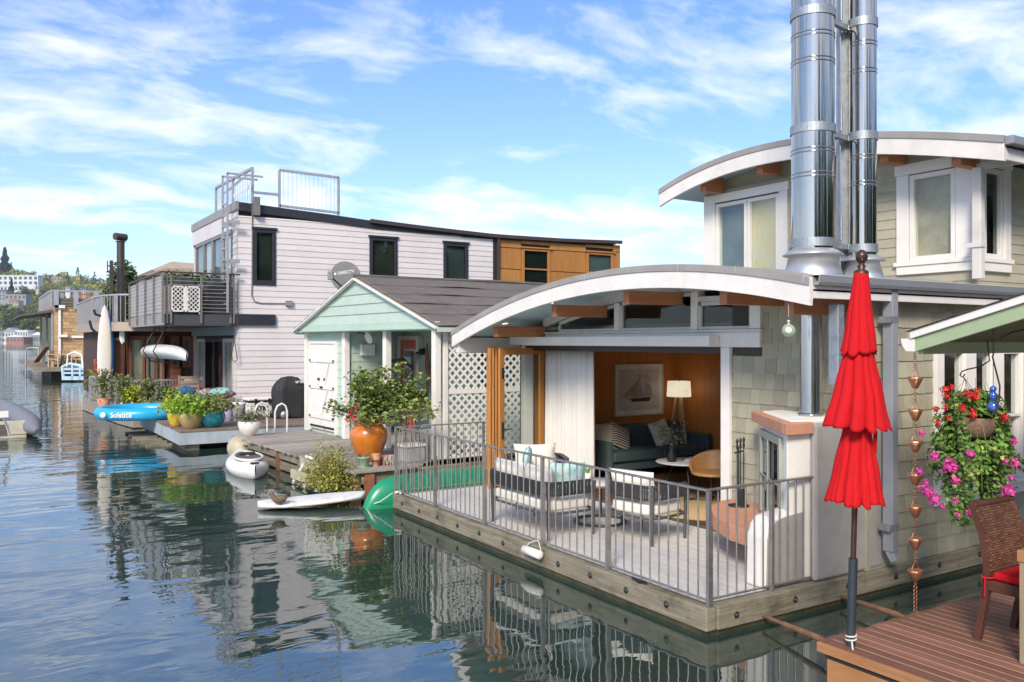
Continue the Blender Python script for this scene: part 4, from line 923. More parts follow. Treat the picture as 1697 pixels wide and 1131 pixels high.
# ------------------------------------------------------------------ green porch roof of the house on the right
PX, PY = 1.20, -1.0
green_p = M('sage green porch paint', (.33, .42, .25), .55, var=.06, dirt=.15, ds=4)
PR = thing('porch_roof', 'green painted porch roof corner with white gutter at the upper right', 'porch roof')
c0 = on('x', PX, 1519, 583); c1 = on('x', PX, 1697, 529); slope = (c1.z - c0.z) / (c0.y - c1.y)
zr = lambda y: c0.z + (c0.y - y) * slope
PY = c0.y; YN = -4.2; XE = 6.5
def slab(x0, x1, ya, yb_, o0, o1, name, mat, bev=0, parent=PR):
    return MB().add([(x, y, zr(y) + o) for x in (x0, x1) for y in (ya, yb_) for o in (o0, o1)], [(0, 1, 3, 2), (4, 6, 7, 5), (0, 4, 5, 1), (2, 3, 7, 6), (0, 2, 6, 4), (1, 5, 7, 3)]).build(name, mat, parent, bev=bev)
slab(PX - .02, PX + .02, PY, YN, .0, .105, 'rake_board', green_p, .003)
slab(PX - .045, PX + .02, PY + .03, YN, .107, .165, 'rake_trim', white, .003)
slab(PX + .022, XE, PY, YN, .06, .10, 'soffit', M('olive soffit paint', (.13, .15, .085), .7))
MB().box(PX + .022, XE, PY - .04, PY, c0.z - .02, c0.z + .10).build('eave_board', green_p, PR, bev=.003)
for k in range(9): 
    ya = PY + .05 - k * .36
    slab(PX - .06, XE, ya, ya - .37, .167 + .0, .175 + .0, 'roof_shingle_course', M('dark roof shingle', (.055, .05, .045), .9, vs=20, var=.4, bump=.5), 0)
MB().prism([(PY + .0, c0.z + .10), (PY, c0.z + .0), (PY + .07, c0.z - .0), (PY + .105, c0.z + .05), (PY + .115, c0.z + .10)], PX - .03, XE, 'x').build('gutter', white, PR, bev=.003)
lt = on('z', c0.z + .12, 1577, 567)
MB().lathe([(.05, 0), (.06, .01), (.055, .03), (.001, .03)], (PX + .25, lt.y + .1, zr(lt.y + .1) + .03), n=20).build('porch_light', white, PR)
# ------------------------------------------------------------------ rain chain
rc = at(1517, 6.70); RC = thing('rain_chain', 'copper rain chain of flower-shaped cups hanging from the white gutter', 'rain chain', (rc.x, rc.y, 0))
cup = None
def cupmesh():
    return MB().lathe([(.012, -.085), (.020, -.08), (.034, -.05), (.045, -.02), (.053, .004)], n=36, fl=lambda t, z: 1 + (.10 if z > -.06 else .03) * abs(math.cos(4 * t)) ** .7 * (1 if z > -.03 else .5))
ring = None
for k, py in enumerate((626, 680, 732, 786, 840, 893, 946)):
    z = zat(py, 6.7)
    if cup is None: cup = cupmesh().build('cup', copper, RC, solid=.003, loc=(0, 0, z)); cup0 = cup
    else: c = inst(cup0, RC, (0, 0, z), (0, 0, random.random())); d_ = c.modifiers.new('solid', 'SOLIDIFY'); d_.thickness = .003
    m = MB(); m.path([(-.048, 0, z - .005), (-.04, 0, z + .03), (-.012, 0, z + .062), (0, 0, z + .066), (.012, 0, z + .062), (.04, 0, z + .03), (.048, 0, z - .005)], .0028, n=6)
    for q in (.078, .10, .125 if k else .1): m.path([(.013 * math.cos(a), .013 * math.sin(a) * (1 if q != .10 else .3), z + q + .011 * math.sin(a) * (.3 if q != .10 else 1)) for a in [i * .524 for i in range(12)]], .0028, n=5, closed=True)
    m.path([(-.010, 0, z - .085), (-.012, 0, z - .105), (0, 0, z - .122), (.012, 0, z - .105), (.010, 0, z - .085)], .0028, n=6)
    m.build('links', copper, RC)
m = MB(); z = zat(625, 6.7) + .15
while z < c0.z + .0: m.path([(.014 * math.cos(a), .004 * (1), z + .014 * math.sin(a)) for a in [i * .524 for i in range(12)]], .003, n=5, closed=True); z += .026
z = zat(946, 6.7) - .13
while z > .02: m.path([(.018 * math.cos(a), .018 * math.sin(a) * .2, z + .018 * math.sin(a)) for a in [i * .524 for i in range(12)]], .003, n=5, closed=True); z -= .031
m.build('chain_rings', copper, RC, stuff=True)
# ------------------------------------------------------------------ hanging geranium basket
hb = at(1617, 6.55); HB = thing('hanging_basket', 'hanging basket overflowing with red and magenta ivy geraniums under the green porch roof', 'flower basket', (hb.x, hb.y, 0))
zt_ = zat(690, 6.55)
MB().lathe([(.07, -.16), (.12, -.14), (.155, -.06), (.165, 0), (.155, 0), (.12, -.08)], (-.05, -.02, zt_), n=24).build('pot', M('coir basket', (.20, .13, .08), .95, vs=30, var=.4, bump=1, bs=60), HB)
rr = random.Random(11)
def gp_(i):
    # trailing cascade: wide at mid height, ragged below
    while True:
        t = rr.random() ** .85; z = zt_ + .19 - t * 1.0
        wv = .17 + .15 * math.sin(min(1, t * 1.7) * 1.6) - .24 * max(0, t - .62)
        a = rr.uniform(0, 6.283); r_ = wv * rr.random() ** .35
        lobe = 1 + .25 * math.sin(3 * a + 5 * t) + .2 * math.sin(7 * a - 9 * t)
        x, y = r_ * lobe * math.cos(a), r_ * lobe * math.sin(a) * .8
        if t > .6 and math.sin(a * 4 + 1) * .5 + rr.random() < t * .9: continue
        # the coir pot stays in view on the camera's side
        if -.17 < z - zt_ < .02 and (x * -.53 + y * -.85) > .10 and abs(x * .85 - y * .53 + .05) < .09: continue
        return (x, y, z)
gl = M('geranium leaf', (.11, .20, .035), .6, attr=True, rnd=.5, spec=.35)
def gleaf(n, pos, size):
    m = MB()
    for i in range(n):
        p = Vector(pos(i)); s_ = size * rr.uniform(.6, 1.2); out_ = Vector((p.x, p.y, .12)).normalized()
        nrm = (out_ + Vector((rr.gauss(0, .5), rr.gauss(0, .5), rr.gauss(.3, .4)))).normalized(); a = nrm.orthogonal().normalized(); b = nrm.cross(a); q = rr.random() * 6.28
        vs = [p] + [p + (a * math.cos(q + k * 1.0472) + b * math.sin(q + k * 1.0472)) * s_ * (.5 if k % 2 == 0 else .36) + nrm * s_ * .08 * (k % 2) for k in range(6)]
        m.add(vs, [(0, k + 1, (k + 1) % 6 + 1) for k in range(6)], False, min(.98, rr.random() ** 1.0))
    return m
gleaf(6500, gp_, .038).build('foliage', gl, HB)
yl = M('yellowing leaf', (.40, .33, .05), .6, attr=True, rnd=.3)
gleaf(260, lambda i: (lambda p: (p[0] * 1.03, p[1] * 1.03, p[2]))(gp_(i)), .04).build('yellowing_leaves', yl, HB)
sm_ = MB()
for k in range(60):
    p = Vector(gp_(k)); sm_.path([(p.x * .6, p.y * .6, p.z + .15), (p.x, p.y, p.z), (p.x * 1.1, p.y * 1.1, p.z - rr.uniform(.05, .16))], .0018, n=4)
sm_.build('stems', M('geranium stem', (.20, .26, .08), .7), HB)
def blossom(m, c, r_, n):
    for i in range(n):
        d = Vector((rr.gauss(0, 1), rr.gauss(0, 1), rr.gauss(0, .7))).normalized(); p = Vector(c) + d * r_ * rr.uniform(.4, 1); a = d.orthogonal().normalized(); b = d.cross(a); q = r_ * .42
        m.add([p, p + a * q, p + (a + b) * q * .8 + d * q * .3, p + b * q], [(0, 1, 2, 3)], False, rr.random() * .98)
magm = M('magenta petals', (.62, .05, .30), .6, attr=True, rnd=.35); redm = M('scarlet petals', (.58, .012, .01), .6, attr=True, rnd=.35)
def bl_at(px, py, r_, m, D=6.25, n=26):
    p = at(px, D); blossom(m, (p.x - hb.x, p.y - hb.y, zat(py, D)), r_ * 1.3, n * 2)
mg = MB(); rd = MB()
for (px, py, r_) in ((1548, 756, .03), (1571, 772, .045), (1578, 773, .035), (1582, 796, .03), (1607, 753, .03), (1527, 717, .022), (1523, 781, .025), (1535, 813, .04), (1548, 828, .04), (1534, 800, .02), (1583, 830, .02), (1607, 851, .03), (1587, 855, .02), (1669, 815, .045), (1682, 768, .03), (1675, 792, .02), (1680, 732, .025), (1560, 840, .02), (1665, 765, .02)): bl_at(px, py, r_, mg)
for (px, py, r_) in ((1565, 646, .03), (1577, 641, .022), (1568, 656, .025), (1603, 653, .03), (1615, 656, .032), (1618, 648, .02), (1595, 677, .025), (1611, 686, .03), (1571, 693, .018), (1554, 700, .02), (1567, 675, .022), (1664, 692, .03), (1550, 678, .018)): bl_at(px, py, r_, rd, 6.35)
mg.build('magenta_blossoms', magm, HB); rd.build('red_blossoms', redm, HB)
hk = MB(); q0 = at(1600, 6.5); T = lambda px, D, py: (at(px, D).x - hb.x, at(px, D).y - hb.y, zat(py, D))
hk.path([T(1636, 6.5, 562), T(1638, 6.5, 582), T(1640, 6.5, 598), T(1625, 6.5, 608), T(1605, 6.5, 612), T(1594, 6.5, 616), T(1591, 6.5, 622), T(1596, 6.5, 626), T(1599, 6.5, 620)], .0055, n=6)
hk.build('hook', blackm, HB)
ck = MB()
for (a, b) in ((0, 0), (.14, .02), (-.12, .06), (.0, -.14)): ck.tube((T(1598, 6.5, 626)), (-.05 + a, b, zt_ + .02), .002, n=4)
ck.build('hanger_wires', blackm, HB)
BG = thing('glass_ornament', 'blue glass bulb ornament hanging beside the geranium basket', 'ornament', (at(1646, 6.3).x, at(1646, 6.3).y, 0))
blg = M('cobalt glass', (.03, .10, .42), .08, spec=.9, var=.4, vs=25, coat=1)
for z, r_ in ((zat(674, 6.3), .042), (zat(656, 6.3), .030), (zat(645, 6.3), .024)): MB().ball((0, 0, z), r_).build('bulb', blg, BG)
MB().tube((0, 0, zat(640, 6.3)), (0, 0, zr(BG.location.y) + .05), .003, n=6).build('cord', blackm, BG)
cb = MB().path([Vector((at(px, 6.2).x, at(px, 6.2).y, zat(py, 6.2))) for px, py in ((1700, 546), (1680, 550), (1662, 558), (1650, 572), (1645, 592), (1650, 612), (1657, 640), (1656, 665), (1645, 688))], .006, n=6)
tag(cb.build('black_cable', blackm), 'loose black cable looping down from the green porch roof', 'cable')
# ================================================================== mint cottage on its grey dock
MA_ = 2.7
def mw(x, y, z=0): return MF.w(x, y, z)
def thingM(name, label, cat, x, y, z=0, rz=0, group=None): return thing(name, label, cat, mw(x, y, z), MA_ + rz, group)
mon = MF.on
mint = M('mint clapboard paint', (.44, .545, .47), .6, var=.05, st=(1, 1, 6), rnd=.05, bump=.12, bs=20, dirt=.16, ds=2)
dock_m = M('silver grey dock plank', (.36, .325, .29), .8, kind='wood', vs=3, st=(1, 14, 1), col2=(.21, .185, .16), rnd=.25, bump=.5, bs=16, dirt=.35, ds=2)
DK = thingM('wooden_dock', 'weathered silver-grey plank dock in front of the mint cottage', 'dock', 0, 0)
unit = MB().box(0, 1, 0, .132, -.035, 0).build('dock_plank', dock_m, DK, bev=.004)
y = -.48; first = True
while y < 5.62:
    x0 = -1.72 + random.uniform(-.035, .03); x1 = 2.2 if y > -.02 else -.55 + (y + .48) * .8
    if first: unit.location = (x0, y, .40); unit.scale = (x1 - x0, 1, 1); first = False
    else: inst(unit, DK, (x0, y, .40 + random.uniform(-.005, .004)), (0, 0, 0), (x1 - x0, 1, 1))
    y += .139
for (z0, z1, xo) in ((.22, .358, -1.66), (.02, .17, -1.64)):
    MB().box(xo, xo + .09, -.42, 5.6, z0, z1).build('side_beam', timby, DK, bev=.01)
MB().box(-1.56, 2.2, -.40, -.30, .18, .355).build('front_beam', timbx, DK, bev=.01)
MB().box(-1.55, 2.2, -.25, 5.5, -.2, .2).build('under_frame', MATS['wet black log float'], DK)
for yy in (-.43, 2.9, 5.3): MB().box(-1.68, -1.58, yy, yy + .11, -.5, .362).build('dock_post', rust, DK)
rp = MB().box(-1.50, -1.34, -.45, -.41, -.1, .36).build('rusty_plate', M('orange brown timber', (.35, .14, .07), .7, vs=4, col2=(.24, .09, .05), dirt=.3), DK)
# house body
MH = thingM('cottage', 'mint green clapboard cottage with gable porch, white posts and brown roof', 'cottage', 0, 0)
GY = 6.02; RY_ = 3.02
bodyw = MB().box(1.83, 9.5, .05, GY, .40, 2.62).build('back_wall', back, MH)
siding(bodyw, 'clapboard', mint, 1.83, 'x', .05, GY, .42, 2.6, .215, limit=280, th=.018)
siding(bodyw, 'clapboard', mint, .05, 'y', 1.85, 8.0, .42, 2.6, .215, limit=280, th=.018)
MB().box(1.78, 1.86, .0, .08, .40, 2.6).build('corner_board', white, MH)
cl = MB().box(.04, .80, 3.70, 5.97, .40, 2.60).build('closet_wall', mint, MH)
dy0, dy1 = mon('x', 0, 557.8, 700).y, mon('x', 0, 513.6, 700).y
siding(cl, 'clapboard', mint, .035, 'x', 3.76, GY - .06, .42, 2.58, .172, holes=[(dy0, dy1, .3, 2.35)], limit=280, th=.02)
siding(cl, 'clapboard', mint, 3.695, 'y', .03, .80, .42, 2.58, .172, limit=280, th=.018)
# white z-braced door
dz0, dz1 = .44, mon('x', 0, 535, 566).z
dr = MB().box(-.005, .03, dy0 + .06, dy1 - .06, dz0 + .05, dz1 - .06).build('closet_door', white, MH)
w_ = (dy1 - dy0 - .12) / 6
for k in range(6): MB().box(-.012, -.005, dy0 + .06 + k * w_ + .003, dy0 + .06 + (k + 1) * w_ - .003, dz0 + .05, dz1 - .06).build('door_board', white, dr, bev=.003)
for (a, b, c, e) in ((dy0, dy0 + .055, dz0, dz1), (dy1 - .055, dy1, dz0, dz1), (dy0 + .057, dy1 - .057, dz1 - .055, dz1)): MB().box(-.03, .035, a, b, c, e).build('door_frame', white, MH, bev=.003)
hz_ = [dz0 + .28, dz0 + .92, dz1 - .45]
for z in hz_:
    MB().box(-.035, -.0125, dy0 + .07, dy1 - .07, z, z + .075).build('rail_board', white, dr, bev=.003)
    for s_, yy in ((1, dy0 + .05), (-1, dy1 - .05)): MB().prism([(yy, z + .03), (yy + s_ * .07, z + .005), (yy + s_ * .07, z + .07), (yy, z + .045)], -.045, -.036, 'x').build('hinge', blackm, dr)
cy = (dy0 + dy1) / 2
for s_ in (-1, 1):
    MB().bar((-.024, cy + s_ * .42, hz_[2] - .02), (-.024, cy + s_ * .20, hz_[1] + .1), .06, .02).bar((-.024, cy + s_ * .33, hz_[1] - .02), (-.024, cy + s_ * .03, hz_[0] + .09), .05, .02).build('brace', white, dr)
MB().box(-.055, -.036, cy - .08, cy + .05, hz_[1] + .02, hz_[1] + .06).box(-.06, -.03, cy - .22, cy - .17, hz_[1] + .18, hz_[1] + .24).box(-.06, -.03, cy + .12, cy + .17, hz_[1] + .18, hz_[1] + .24).build('latch', blackm, dr)
MB().box(-.03, -.0125, dy0 + .08, dy1 - .08, dz0 + .09, dz0 + .13).build('vent_slot', blackm, dr)
# posts, fascia, gable
for px in ((504, 509), (562, 572), (630.7, 640.6), (716, 727.6)):
    b_, a_ = mon('x', -.03, px[0], 700).y, mon('x', -.03, px[1], 700).y
    if b_ - a_ > .2 and px[0] == 716: a_ = b_ - .13
    MB().box(-.045, .07, a_, min(b_, a_ + .14), .402, 2.58).build('porch_post', white, MH, bev=.005)
MB().box(.13, .21, -.06, .0, .402, 2.60).build('corner_trim', white, MH, bev=.004)
ga = MB().box(-.055, .03, -.10, GY + .08, 2.57, 2.72).build('gable_board', mint, MH, bev=.004)
ze, zrg = 2.66, 3.66; sl2 = (zrg - ze) / (RY_ + .2)
z = 2.722; k = 0
while z < 3.5:
    h = .20; i0 = (z - ze) / sl2 - .14; i1 = (z + h - ze) / sl2 - .14
    P_ = [(-.06 + i0, z), (2 * RY_ + .06 - i0, z), (2 * RY_ + .06 - i1, min(z + h, 3.6)), (-.06 + i1, min(z + h, 3.6))]
    m = MB().add([(-.05 - .0, a, b) for a, b in P_[:2]] + [(-.03, a, b) for a, b in P_[2:]] + [(.02, a, b) for a, b in P_], [(0, 1, 2, 3), (0, 4, 5, 1), (1, 5, 6, 2), (2, 6, 7, 3), (3, 7, 4, 0), (7, 6, 5, 4)])
    m.build('gable_board', mint, MH); z += h - .006; k += 1
MB().prism([(0.1, 2.66), (RY_, 3.56), (2 * RY_ - .1, 2.66)], .03, .08, 'x').build('gable_backing', back, MH)
rm = M('brown rolled roofing', (.135, .115, .10), .9, vs=5, var=.2, rnd=.10, bump=.6, bs=30, dirt=.25, ds=.8)
rf = MB()
for s_ in (1, -1):
    Y = lambda u: RY_ - s_ * u
    MB().add([(x, Y(u), zrg - u * sl2 + o) for x in (-.09, 9.5) for u in (0, RY_ + .22) for o in (-.05, .0)], [(0, 1, 3, 2), (4, 6, 7, 5), (0, 4, 5, 1), (2, 3, 7, 6), (0, 2, 6, 4), (1, 5, 7, 3)]).build('roof_deck', M('roof sheathing', (.2, .17, .13), .8), MH)
    n_ = 5; wd = (RY_ + .24) / n_
    for k in range(n_):
        rr = random.Random(k + 10 * s_)
        def fn(u, v, k=k, s_=s_, rr_=rr.random()):
            q = k * wd + v * (wd + .02); x = -.11 + u * 9.61
            wob = .010 * math.sin(x * 2.3 + k * 2 + rr_ * 6) * math.sin(x * .9 + k) * (v if v > .5 else 0) * 2
            wob += .012 * max(0, math.sin(x * 1.1 + 4 * rr_ + k)) ** 6
            return (x, Y(q), zrg - q * sl2 + .010 + (1 - v) * 0 + .006 * (v) + wob)
        MB().grid(fn, 80, 4).build('roofing_strip', rm, MH, solid=.005)
    MB().bar((-.105, RY_, zrg - .045), (-.105, Y(RY_ + .24), zrg - .045 - (RY_ + .24) * sl2), .03, .085, up=(1, 0, 0)).build('barge_board', white, MH)
    MB().box(-.10, 9.5, Y(RY_ + .235) - .02, Y(RY_ + .235) + .02, ze - .12, ze - .045).build('eave_board', mint, MH)
MB().path([(-.13, RY_, zrg + .015), (2, RY_ + .01, zrg + .02), (3.3, RY_, zrg + .035), (5, RY_, zrg + .02), (9.5, RY_, zrg + .02)], .03, n=8).build('ridge_roll', rm, MH)
MB().box(-.2, 1.8, .1, GY - .1, 2.585, 2.60).build('porch_ceiling', M('mint ceiling', (.27, .42, .35), .7), MH)
# coral door on the back wall
a_, b_ = mon('x', 1.8, 695, 600).y, mon('x', 1.8, 661, 600).y
MB().box(1.765, 1.81, a_, a_ + .10, .42, 2.50).box(1.765, 1.81, b_ - .13, b_, .42, 2.50).box(1.765, 1.81, a_ + .10, b_ - .13, 2.42, 2.50).build('door_casing', white, MH)
coral = M('coral paint', (.78, .12, .09), .5)
cd_ = MB().box(1.785, 1.81, a_ + .11, b_ - .14, .44, 2.40).build('coral_door', coral, MH)
MB().box(1.772, 1.784, a_ + .15, b_ - .32, .95, 2.22).build('door_frame', white, cd_); MB().box(1.764, 1.771, a_ + .18, b_ - .36, 1.0, 2.17).build('pane', glassd, cd_)
MB().ball((1.74, b_ - .20, 1.38), .03).ball((1.74, b_ - .20, 1.10), .03).build('knob', M('brass', (.5, .4, .2), .3, 1), cd_)
lx = mon('x', 1.72, 693, 595)
wl = MB().tube((1.82, lx.y - .12, 2.16), (1.70, lx.y - .12, 2.16), .07).bar((1.72, lx.y - .12, 2.16), (1.70, lx.y + .04, 2.13), .04).build('wall_light', blackm, MH)
MB().lathe([(.03, 0), (.045, -.03), (.045, -.14), (.02, -.19), (.001, -.2)], (1.68, lx.y + .05, 2.12), n=12).build('glass_jar', M('jar glass', (.5, .52, .5), .1, alpha=.5), wl)
cage = MB()
for k in range(6): cage.path([(1.68 + .05 * math.cos(k), lx.y + .05 + .05 * math.sin(k), 2.12), (1.68 + .055 * math.cos(k), lx.y + .05 + .055 * math.sin(k), 2.0), (1.68, lx.y + .05, 1.91)], .004, n=4)
cage.build('cage', blackm, wl)
bx = mon('y', 3.68, 608, 579); MB().box(bx.x - .16, bx.x + .14, 3.58, 3.69, bx.z - .13, bx.z + .1).build('meter_box', white, MH, bev=.01)
cdm = MB().path([(1.79, b_ + .15, 1.55), (1.79, b_ + .15, 2.35), (1.79, b_ + .05, 2.5), (1.79, b_ - .2, 2.56)], .012, n=6).path([(1.79, a_ - .18, 2.1), (1.79, a_ - .18, 2.40), (1.79, a_ - .10, 2.50), (1.79, a_ + .15, 2.56)], .012, n=6)
cdm.box(1.77, 1.82, b_ + .08, b_ + .22, 1.38, 1.58); cdm.build('conduit', mint, MH)
# lattice screen on the side of the porch
LT = thingM('lattice_screen', 'white diagonal lattice screen on the side of the mint porch', 'lattice', 0, 0)
lat = MB(); x0, x1 = .21, 2.6
def lattice(parent, x0, x1, z0, z1, y, pitch=.15, w=.040, lim=120):
    s0 = MB().bar((0, 0, 0), (1, 0, 0), w, .006, up=(0, 1, 0)); unit = None; cnt = 0; rest = MB()
    for sgn, yy in ((1, y), (-1, y - .008)):
        c = x0 - (z1 - z0)
        lo, hi = (x0 - (z1 - z0), x1) if sgn > 0 else (x0, x1 + (z1 - z0))
        c = lo + pitch
        while c < hi:
            # line x = c + sgn*(z - z0)
            pts2 = []
            ta, tb_ = 0, z1 - z0
            if sgn > 0: ta = max(ta, x0 - c); tb_ = min(tb_, x1 - c)
            else: ta = max(ta, c - x1); tb_ = min(tb_, c - x0)
            if tb_ - ta > .05:
                a = (c + sgn * ta, yy, z0 + ta); b = (c + sgn * tb_, yy, z0 + tb_)
                MB().bar(a, b, .006, w, up=(0, 1, 0)).build('slat', white, parent) if False else MB().bar(a, b, w, .006, up=(0, 1, 0)).build('slat', white, parent)
            c += pitch
lattice(LT, x0, x1, 1.57, 2.56, -.02); lattice(LT, x0, x1, .42, 1.49, -.02)
MB().box(x0, x1, -.04, .01, 1.49, 1.57).build('rail', white, LT); MB().box(x0, x1, -.04, .01, .40, .44).build('rail', white, LT)
MB().box(x0 - .05, x0, -.045, .01, .402, 2.58).build('stile', white, LT)
# blue-green tarp seen through the lattice
tag(MB().grid(lambda u, v: mw(1.05 + u * .75, .28 + .04 * math.sin(u * 9 + v * 3), 1.45 + v * 1.1), 14, 8).build('tarp', M('teal tarp', (.02, .12, .17), .6), solid=.004), 'dark teal cloth hanging inside the porch behind the lattice', 'cloth')
# satellite dish
dp = mon('x', .7, 573, 459)
SD = thingM('satellite_dish', 'grey satellite dish with arm behind the mint cottage roof', 'satellite dish', dp.x, dp.y, dp.z, -30)
dg = M('dish grey', (.20, .21, .21), .5)
dd = MB().lathe([(.001, .07), (.15, .055), (.28, .02), (.335, 0), (.345, -.005)], ax='y', n=40).build('dish', dg, SD, rot=(R(14), R(-8), R(-12)), solid=.01)
text('DIRECTV', .095, 'lettering', white, dd, (.03, -.012, .10), (R(90), 0, 0), .001, .002)
MB().tube((-.22, -.02, .10), (-.22, -.012, .10), .03).build('lettering_mark', white, dd)
MB().bar((0, .05, -.3), (-.25, -.38, -.06), .03).bar((-.03, .1, -.1), (-.03, .2, -.9), .05).build('arm', M('dish arm', (.12, .12, .12), .5), SD)
MB().box(-.34, -.22, -.48, -.36, -.10, .09).build('receiver', dg, SD, bev=.015)
# ---- urn with shrub
ut = at(611, 14.15); 
UR = thing('planter_urn', 'large glossy orange ceramic urn planted with a leafy bush', 'planter', (ut.x, ut.y, .40))
MB().lathe([(.15, 0), (.17, .02), (.22, .12), (.29, .30), (.315, .42), (.30, .52), (.24, .575), (.235, .60), (.265, .615), (.275, .635), (.26, .65), (.22, .64), (.22, .56)], n=44).build('urn', M('glossy orange glaze', (.62, .19, .018), .18, vs=3, col2=(.46, .13, .015), coat=.6, bump=.05, bs=8), UR)
MB().lathe([(.001, .59), (.22, .59)], n=20).build('soil', M('potting soil', (.04, .03, .02), .95), UR)
rr = random.Random(5); br = MB(); tips = []
for k in range(46):
    a = rr.uniform(0, 6.28); el = rr.uniform(.05, 1.35); ln = rr.uniform(.5, 1.1) * (1 if el > .5 else 1.12)
    d_ = Vector((math.cos(a) * math.cos(el), math.sin(a) * math.cos(el), math.sin(el)))
    # the shrub sprawls towards the right of the picture
    d_ += Vector((.846, -.533, 0)) * .25; e = Vector((0, 0, .6)) + d_ * ln * (.95 if d_.z > .4 else 1); e.z = max(e.z, .42 + rr.random() * .3)
    mid = Vector((0, 0, .6)) + d_ * ln * .5 + Vector((0, 0, .15)); tips.append((mid, e)); br.path([(0, 0, .58), mid, e], [.012, .008, .003], n=5)
br.build('branches', M('shrub bark', (.16, .12, .08), .9), UR)
def up_(i):
    m_, e = tips[i % len(tips)]; t = rr.random() ** .6
    if m_.z > 0: p = (m_ * (1 - t) + e * t) if rr.random() < .85 else m_ * rr.uniform(.6, 1)
    s_ = .10 - .03 * t
    return p + Vector((rr.gauss(0, s_), rr.gauss(0, s_), rr.gauss(0, s_ * .8)))
lf = M('shrub leaf', (.17, .22, .05), .5, attr=True, rnd=.5, spec=.4)
leaves(4200, up_, .075).build('foliage', lf, UR)
fl = MB(); 
def blp(px, py, r_, D, n=30):
    p = at(px, D); blossom(fl, (p.x - ut.x, p.y - ut.y, zat(py, D) - .40), r_, n)
for q in ((580, 686, .055), (586, 694, .06), (597, 693, .04), (590, 677, .04), (577, 697, .04)): blp(*q, 13.85)
fl.build('red_blossoms', M('crimson petals', (.62, .01, .05), .6, attr=True, rnd=.3), UR)
def potM(name, label, px, py, z, prof, mat, D=None, cat='pot', group=None):
    q = mon('z', z, px, py); t = thingM(name, label, cat, q.x, q.y, z, 0, group); MB().lathe(prof, n=28).build('pot', mat, t); return t
t = potM('flower_pot', 'small pale green glazed pot in front of the orange urn', 603, 775, .40, [(.07, 0), (.075, .01), (.095, .14), (.105, .145), (.108, .17), (.09, .17), (.085, .12)], M('celadon glaze', (.25, .38, .27), .4, var=.15))
MB().lathe([(.08, 0), (.10, .005), (.105, .02), (.001, .02)], n=24).build('saucer', MATS['celadon glaze'], t)
tw = MB(); 
for k in range(30): a = rr.uniform(0, 6.28); tw.path([(.04 * math.cos(a), .04 * math.sin(a), .14), (.08 * math.cos(a + .4), .08 * math.sin(a + .4), .2), (.12 * math.cos(a + .9), .12 * math.sin(a + .9), rr.uniform(.12, .26))], .002, n=4)
tw.build('dry_twigs', M('dry twig', (.16, .10, .06), .9), t)
t = potM('terracotta_pots', 'stack of three small terracotta pots beside the pale green pot', 623, 773, .40, [(.05, 0), (.062, .10), (.07, .10), (.072, .13), (.001, .13)], terra)
MB().lathe([(.052, .115), (.066, .115), (.071, .135), (.073, .165), (.001, .165)], n=28).build('pot', terra, t); MB().lathe([(.052, .15), (.066, .15), (.069, .175), (.07, .20), (.06, .20)], n=28).build('pot', terra, t)
q = mon('z', .40, 641, 770); t = thingM('brick_planter', 'terracotta block planter wrapped in pale string at the dock corner', 'planter', q.x, q.y, .40, 12)
MB().box(-.11, .11, -.08, .08, 0, .15).build('block', M('brick red planter', (.32, .10, .06), .85, dirt=.3), t, bev=.01)
s_ = MB()
for k in range(14):
    y0 = rr.uniform(-.09, .02); x0 = rr.uniform(-.10, .10); s_.path([(x0, -.085, .16), (x0 + rr.uniform(-.04, .04), -.092, .08), (x0 + rr.uniform(-.04, .04), -.09, rr.uniform(-.04, .05))], .004, n=5)
s_.build('string', cordm, t)
# ---- things on the porch
q = mon('x', .15, 598, 560); 
PD = thingM('paddle', 'white bladed paddle hanging under the porch ceiling', 'paddle', .12, 0, 0)
pa, pb = mon('x', .12, 583, 551), mon('x', .12, 596, 554); pc = mon('x', .12, 607, 566)
MB().tube((.12, pa.y, pa.z), (.12, pb.y, pb.z), .016).build('shaft', M('navy shaft', (.02, .05, .16), .4), PD)
d_ = (pc - pb); MB().grid(lambda u, v: tuple(pb + d_ * (1.05 * v) + Vector((0, .0, 1)).cross(Vector((1, 0, 0))) * 0 + Vector((0, -d_.z, d_.y)).normalized() * ((u - .5) * .20 * math.sin(math.pi * min(.96, .08 + v * .9)) ** .6)), 8, 10).build('blade', cream, PD, solid=.012)
bd_ = thingM('bird_string', 'string of three small red and white bird ornaments hanging by the closet', 'ornament', .06, mon('x', .06, 575, 570).y, 0)
MB().tube((0, 0, 1.9), (0, 0, 2.57), .003, n=5).build('string', cordm, bd_)
for py in (565, 579.5, 594.5): z = mon('x', .06, 575, py).z; MB().ball((0, 0, z), .035, sq=(1, 1.3, .6)).build('bird', M('red bird', (.55, .06, .03), .5), bd_)
tq = thingM('bar_table', 'tall wooden table on the mint porch holding a red tin', 'table', .80, 1.75, .40)
MB().box(-.35, .35, -.30, .30, .72, .76).build('tabletop', M('tan porch table', (.36, .24, .13), .6, kind='wood', vs=3, st=(1, 8, 8)), tq, bev=.005)
for sx in (-.3, .3):
    for sy in (-.26, .26): MB().box(sx - .02, sx + .02, sy - .02, sy + .02, 0, .72).build('leg', char, tq)
tn = thingM('snack_tin', 'red and white printed tin standing on the porch table', 'tin', .55, 1.55, 1.16)
MB().box(-.07, .07, -.05, .05, 0, .27).build('tin', M('red tin', (.55, .07, .03), .5, vs=9, col2=(.62, .50, .40)), tn, bev=.01); MB().box(-.074, -.0705, -.03, .03, .05, .15).build('label_panel', cream, tn)
ws = MB().path([(0, 0, 0), (.02, .0, .35), (.0, .0, .8), (-.03, 0, 1.15), (.01, 0, 1.3)], [.02, .06, .085, .05, .015], n=10)
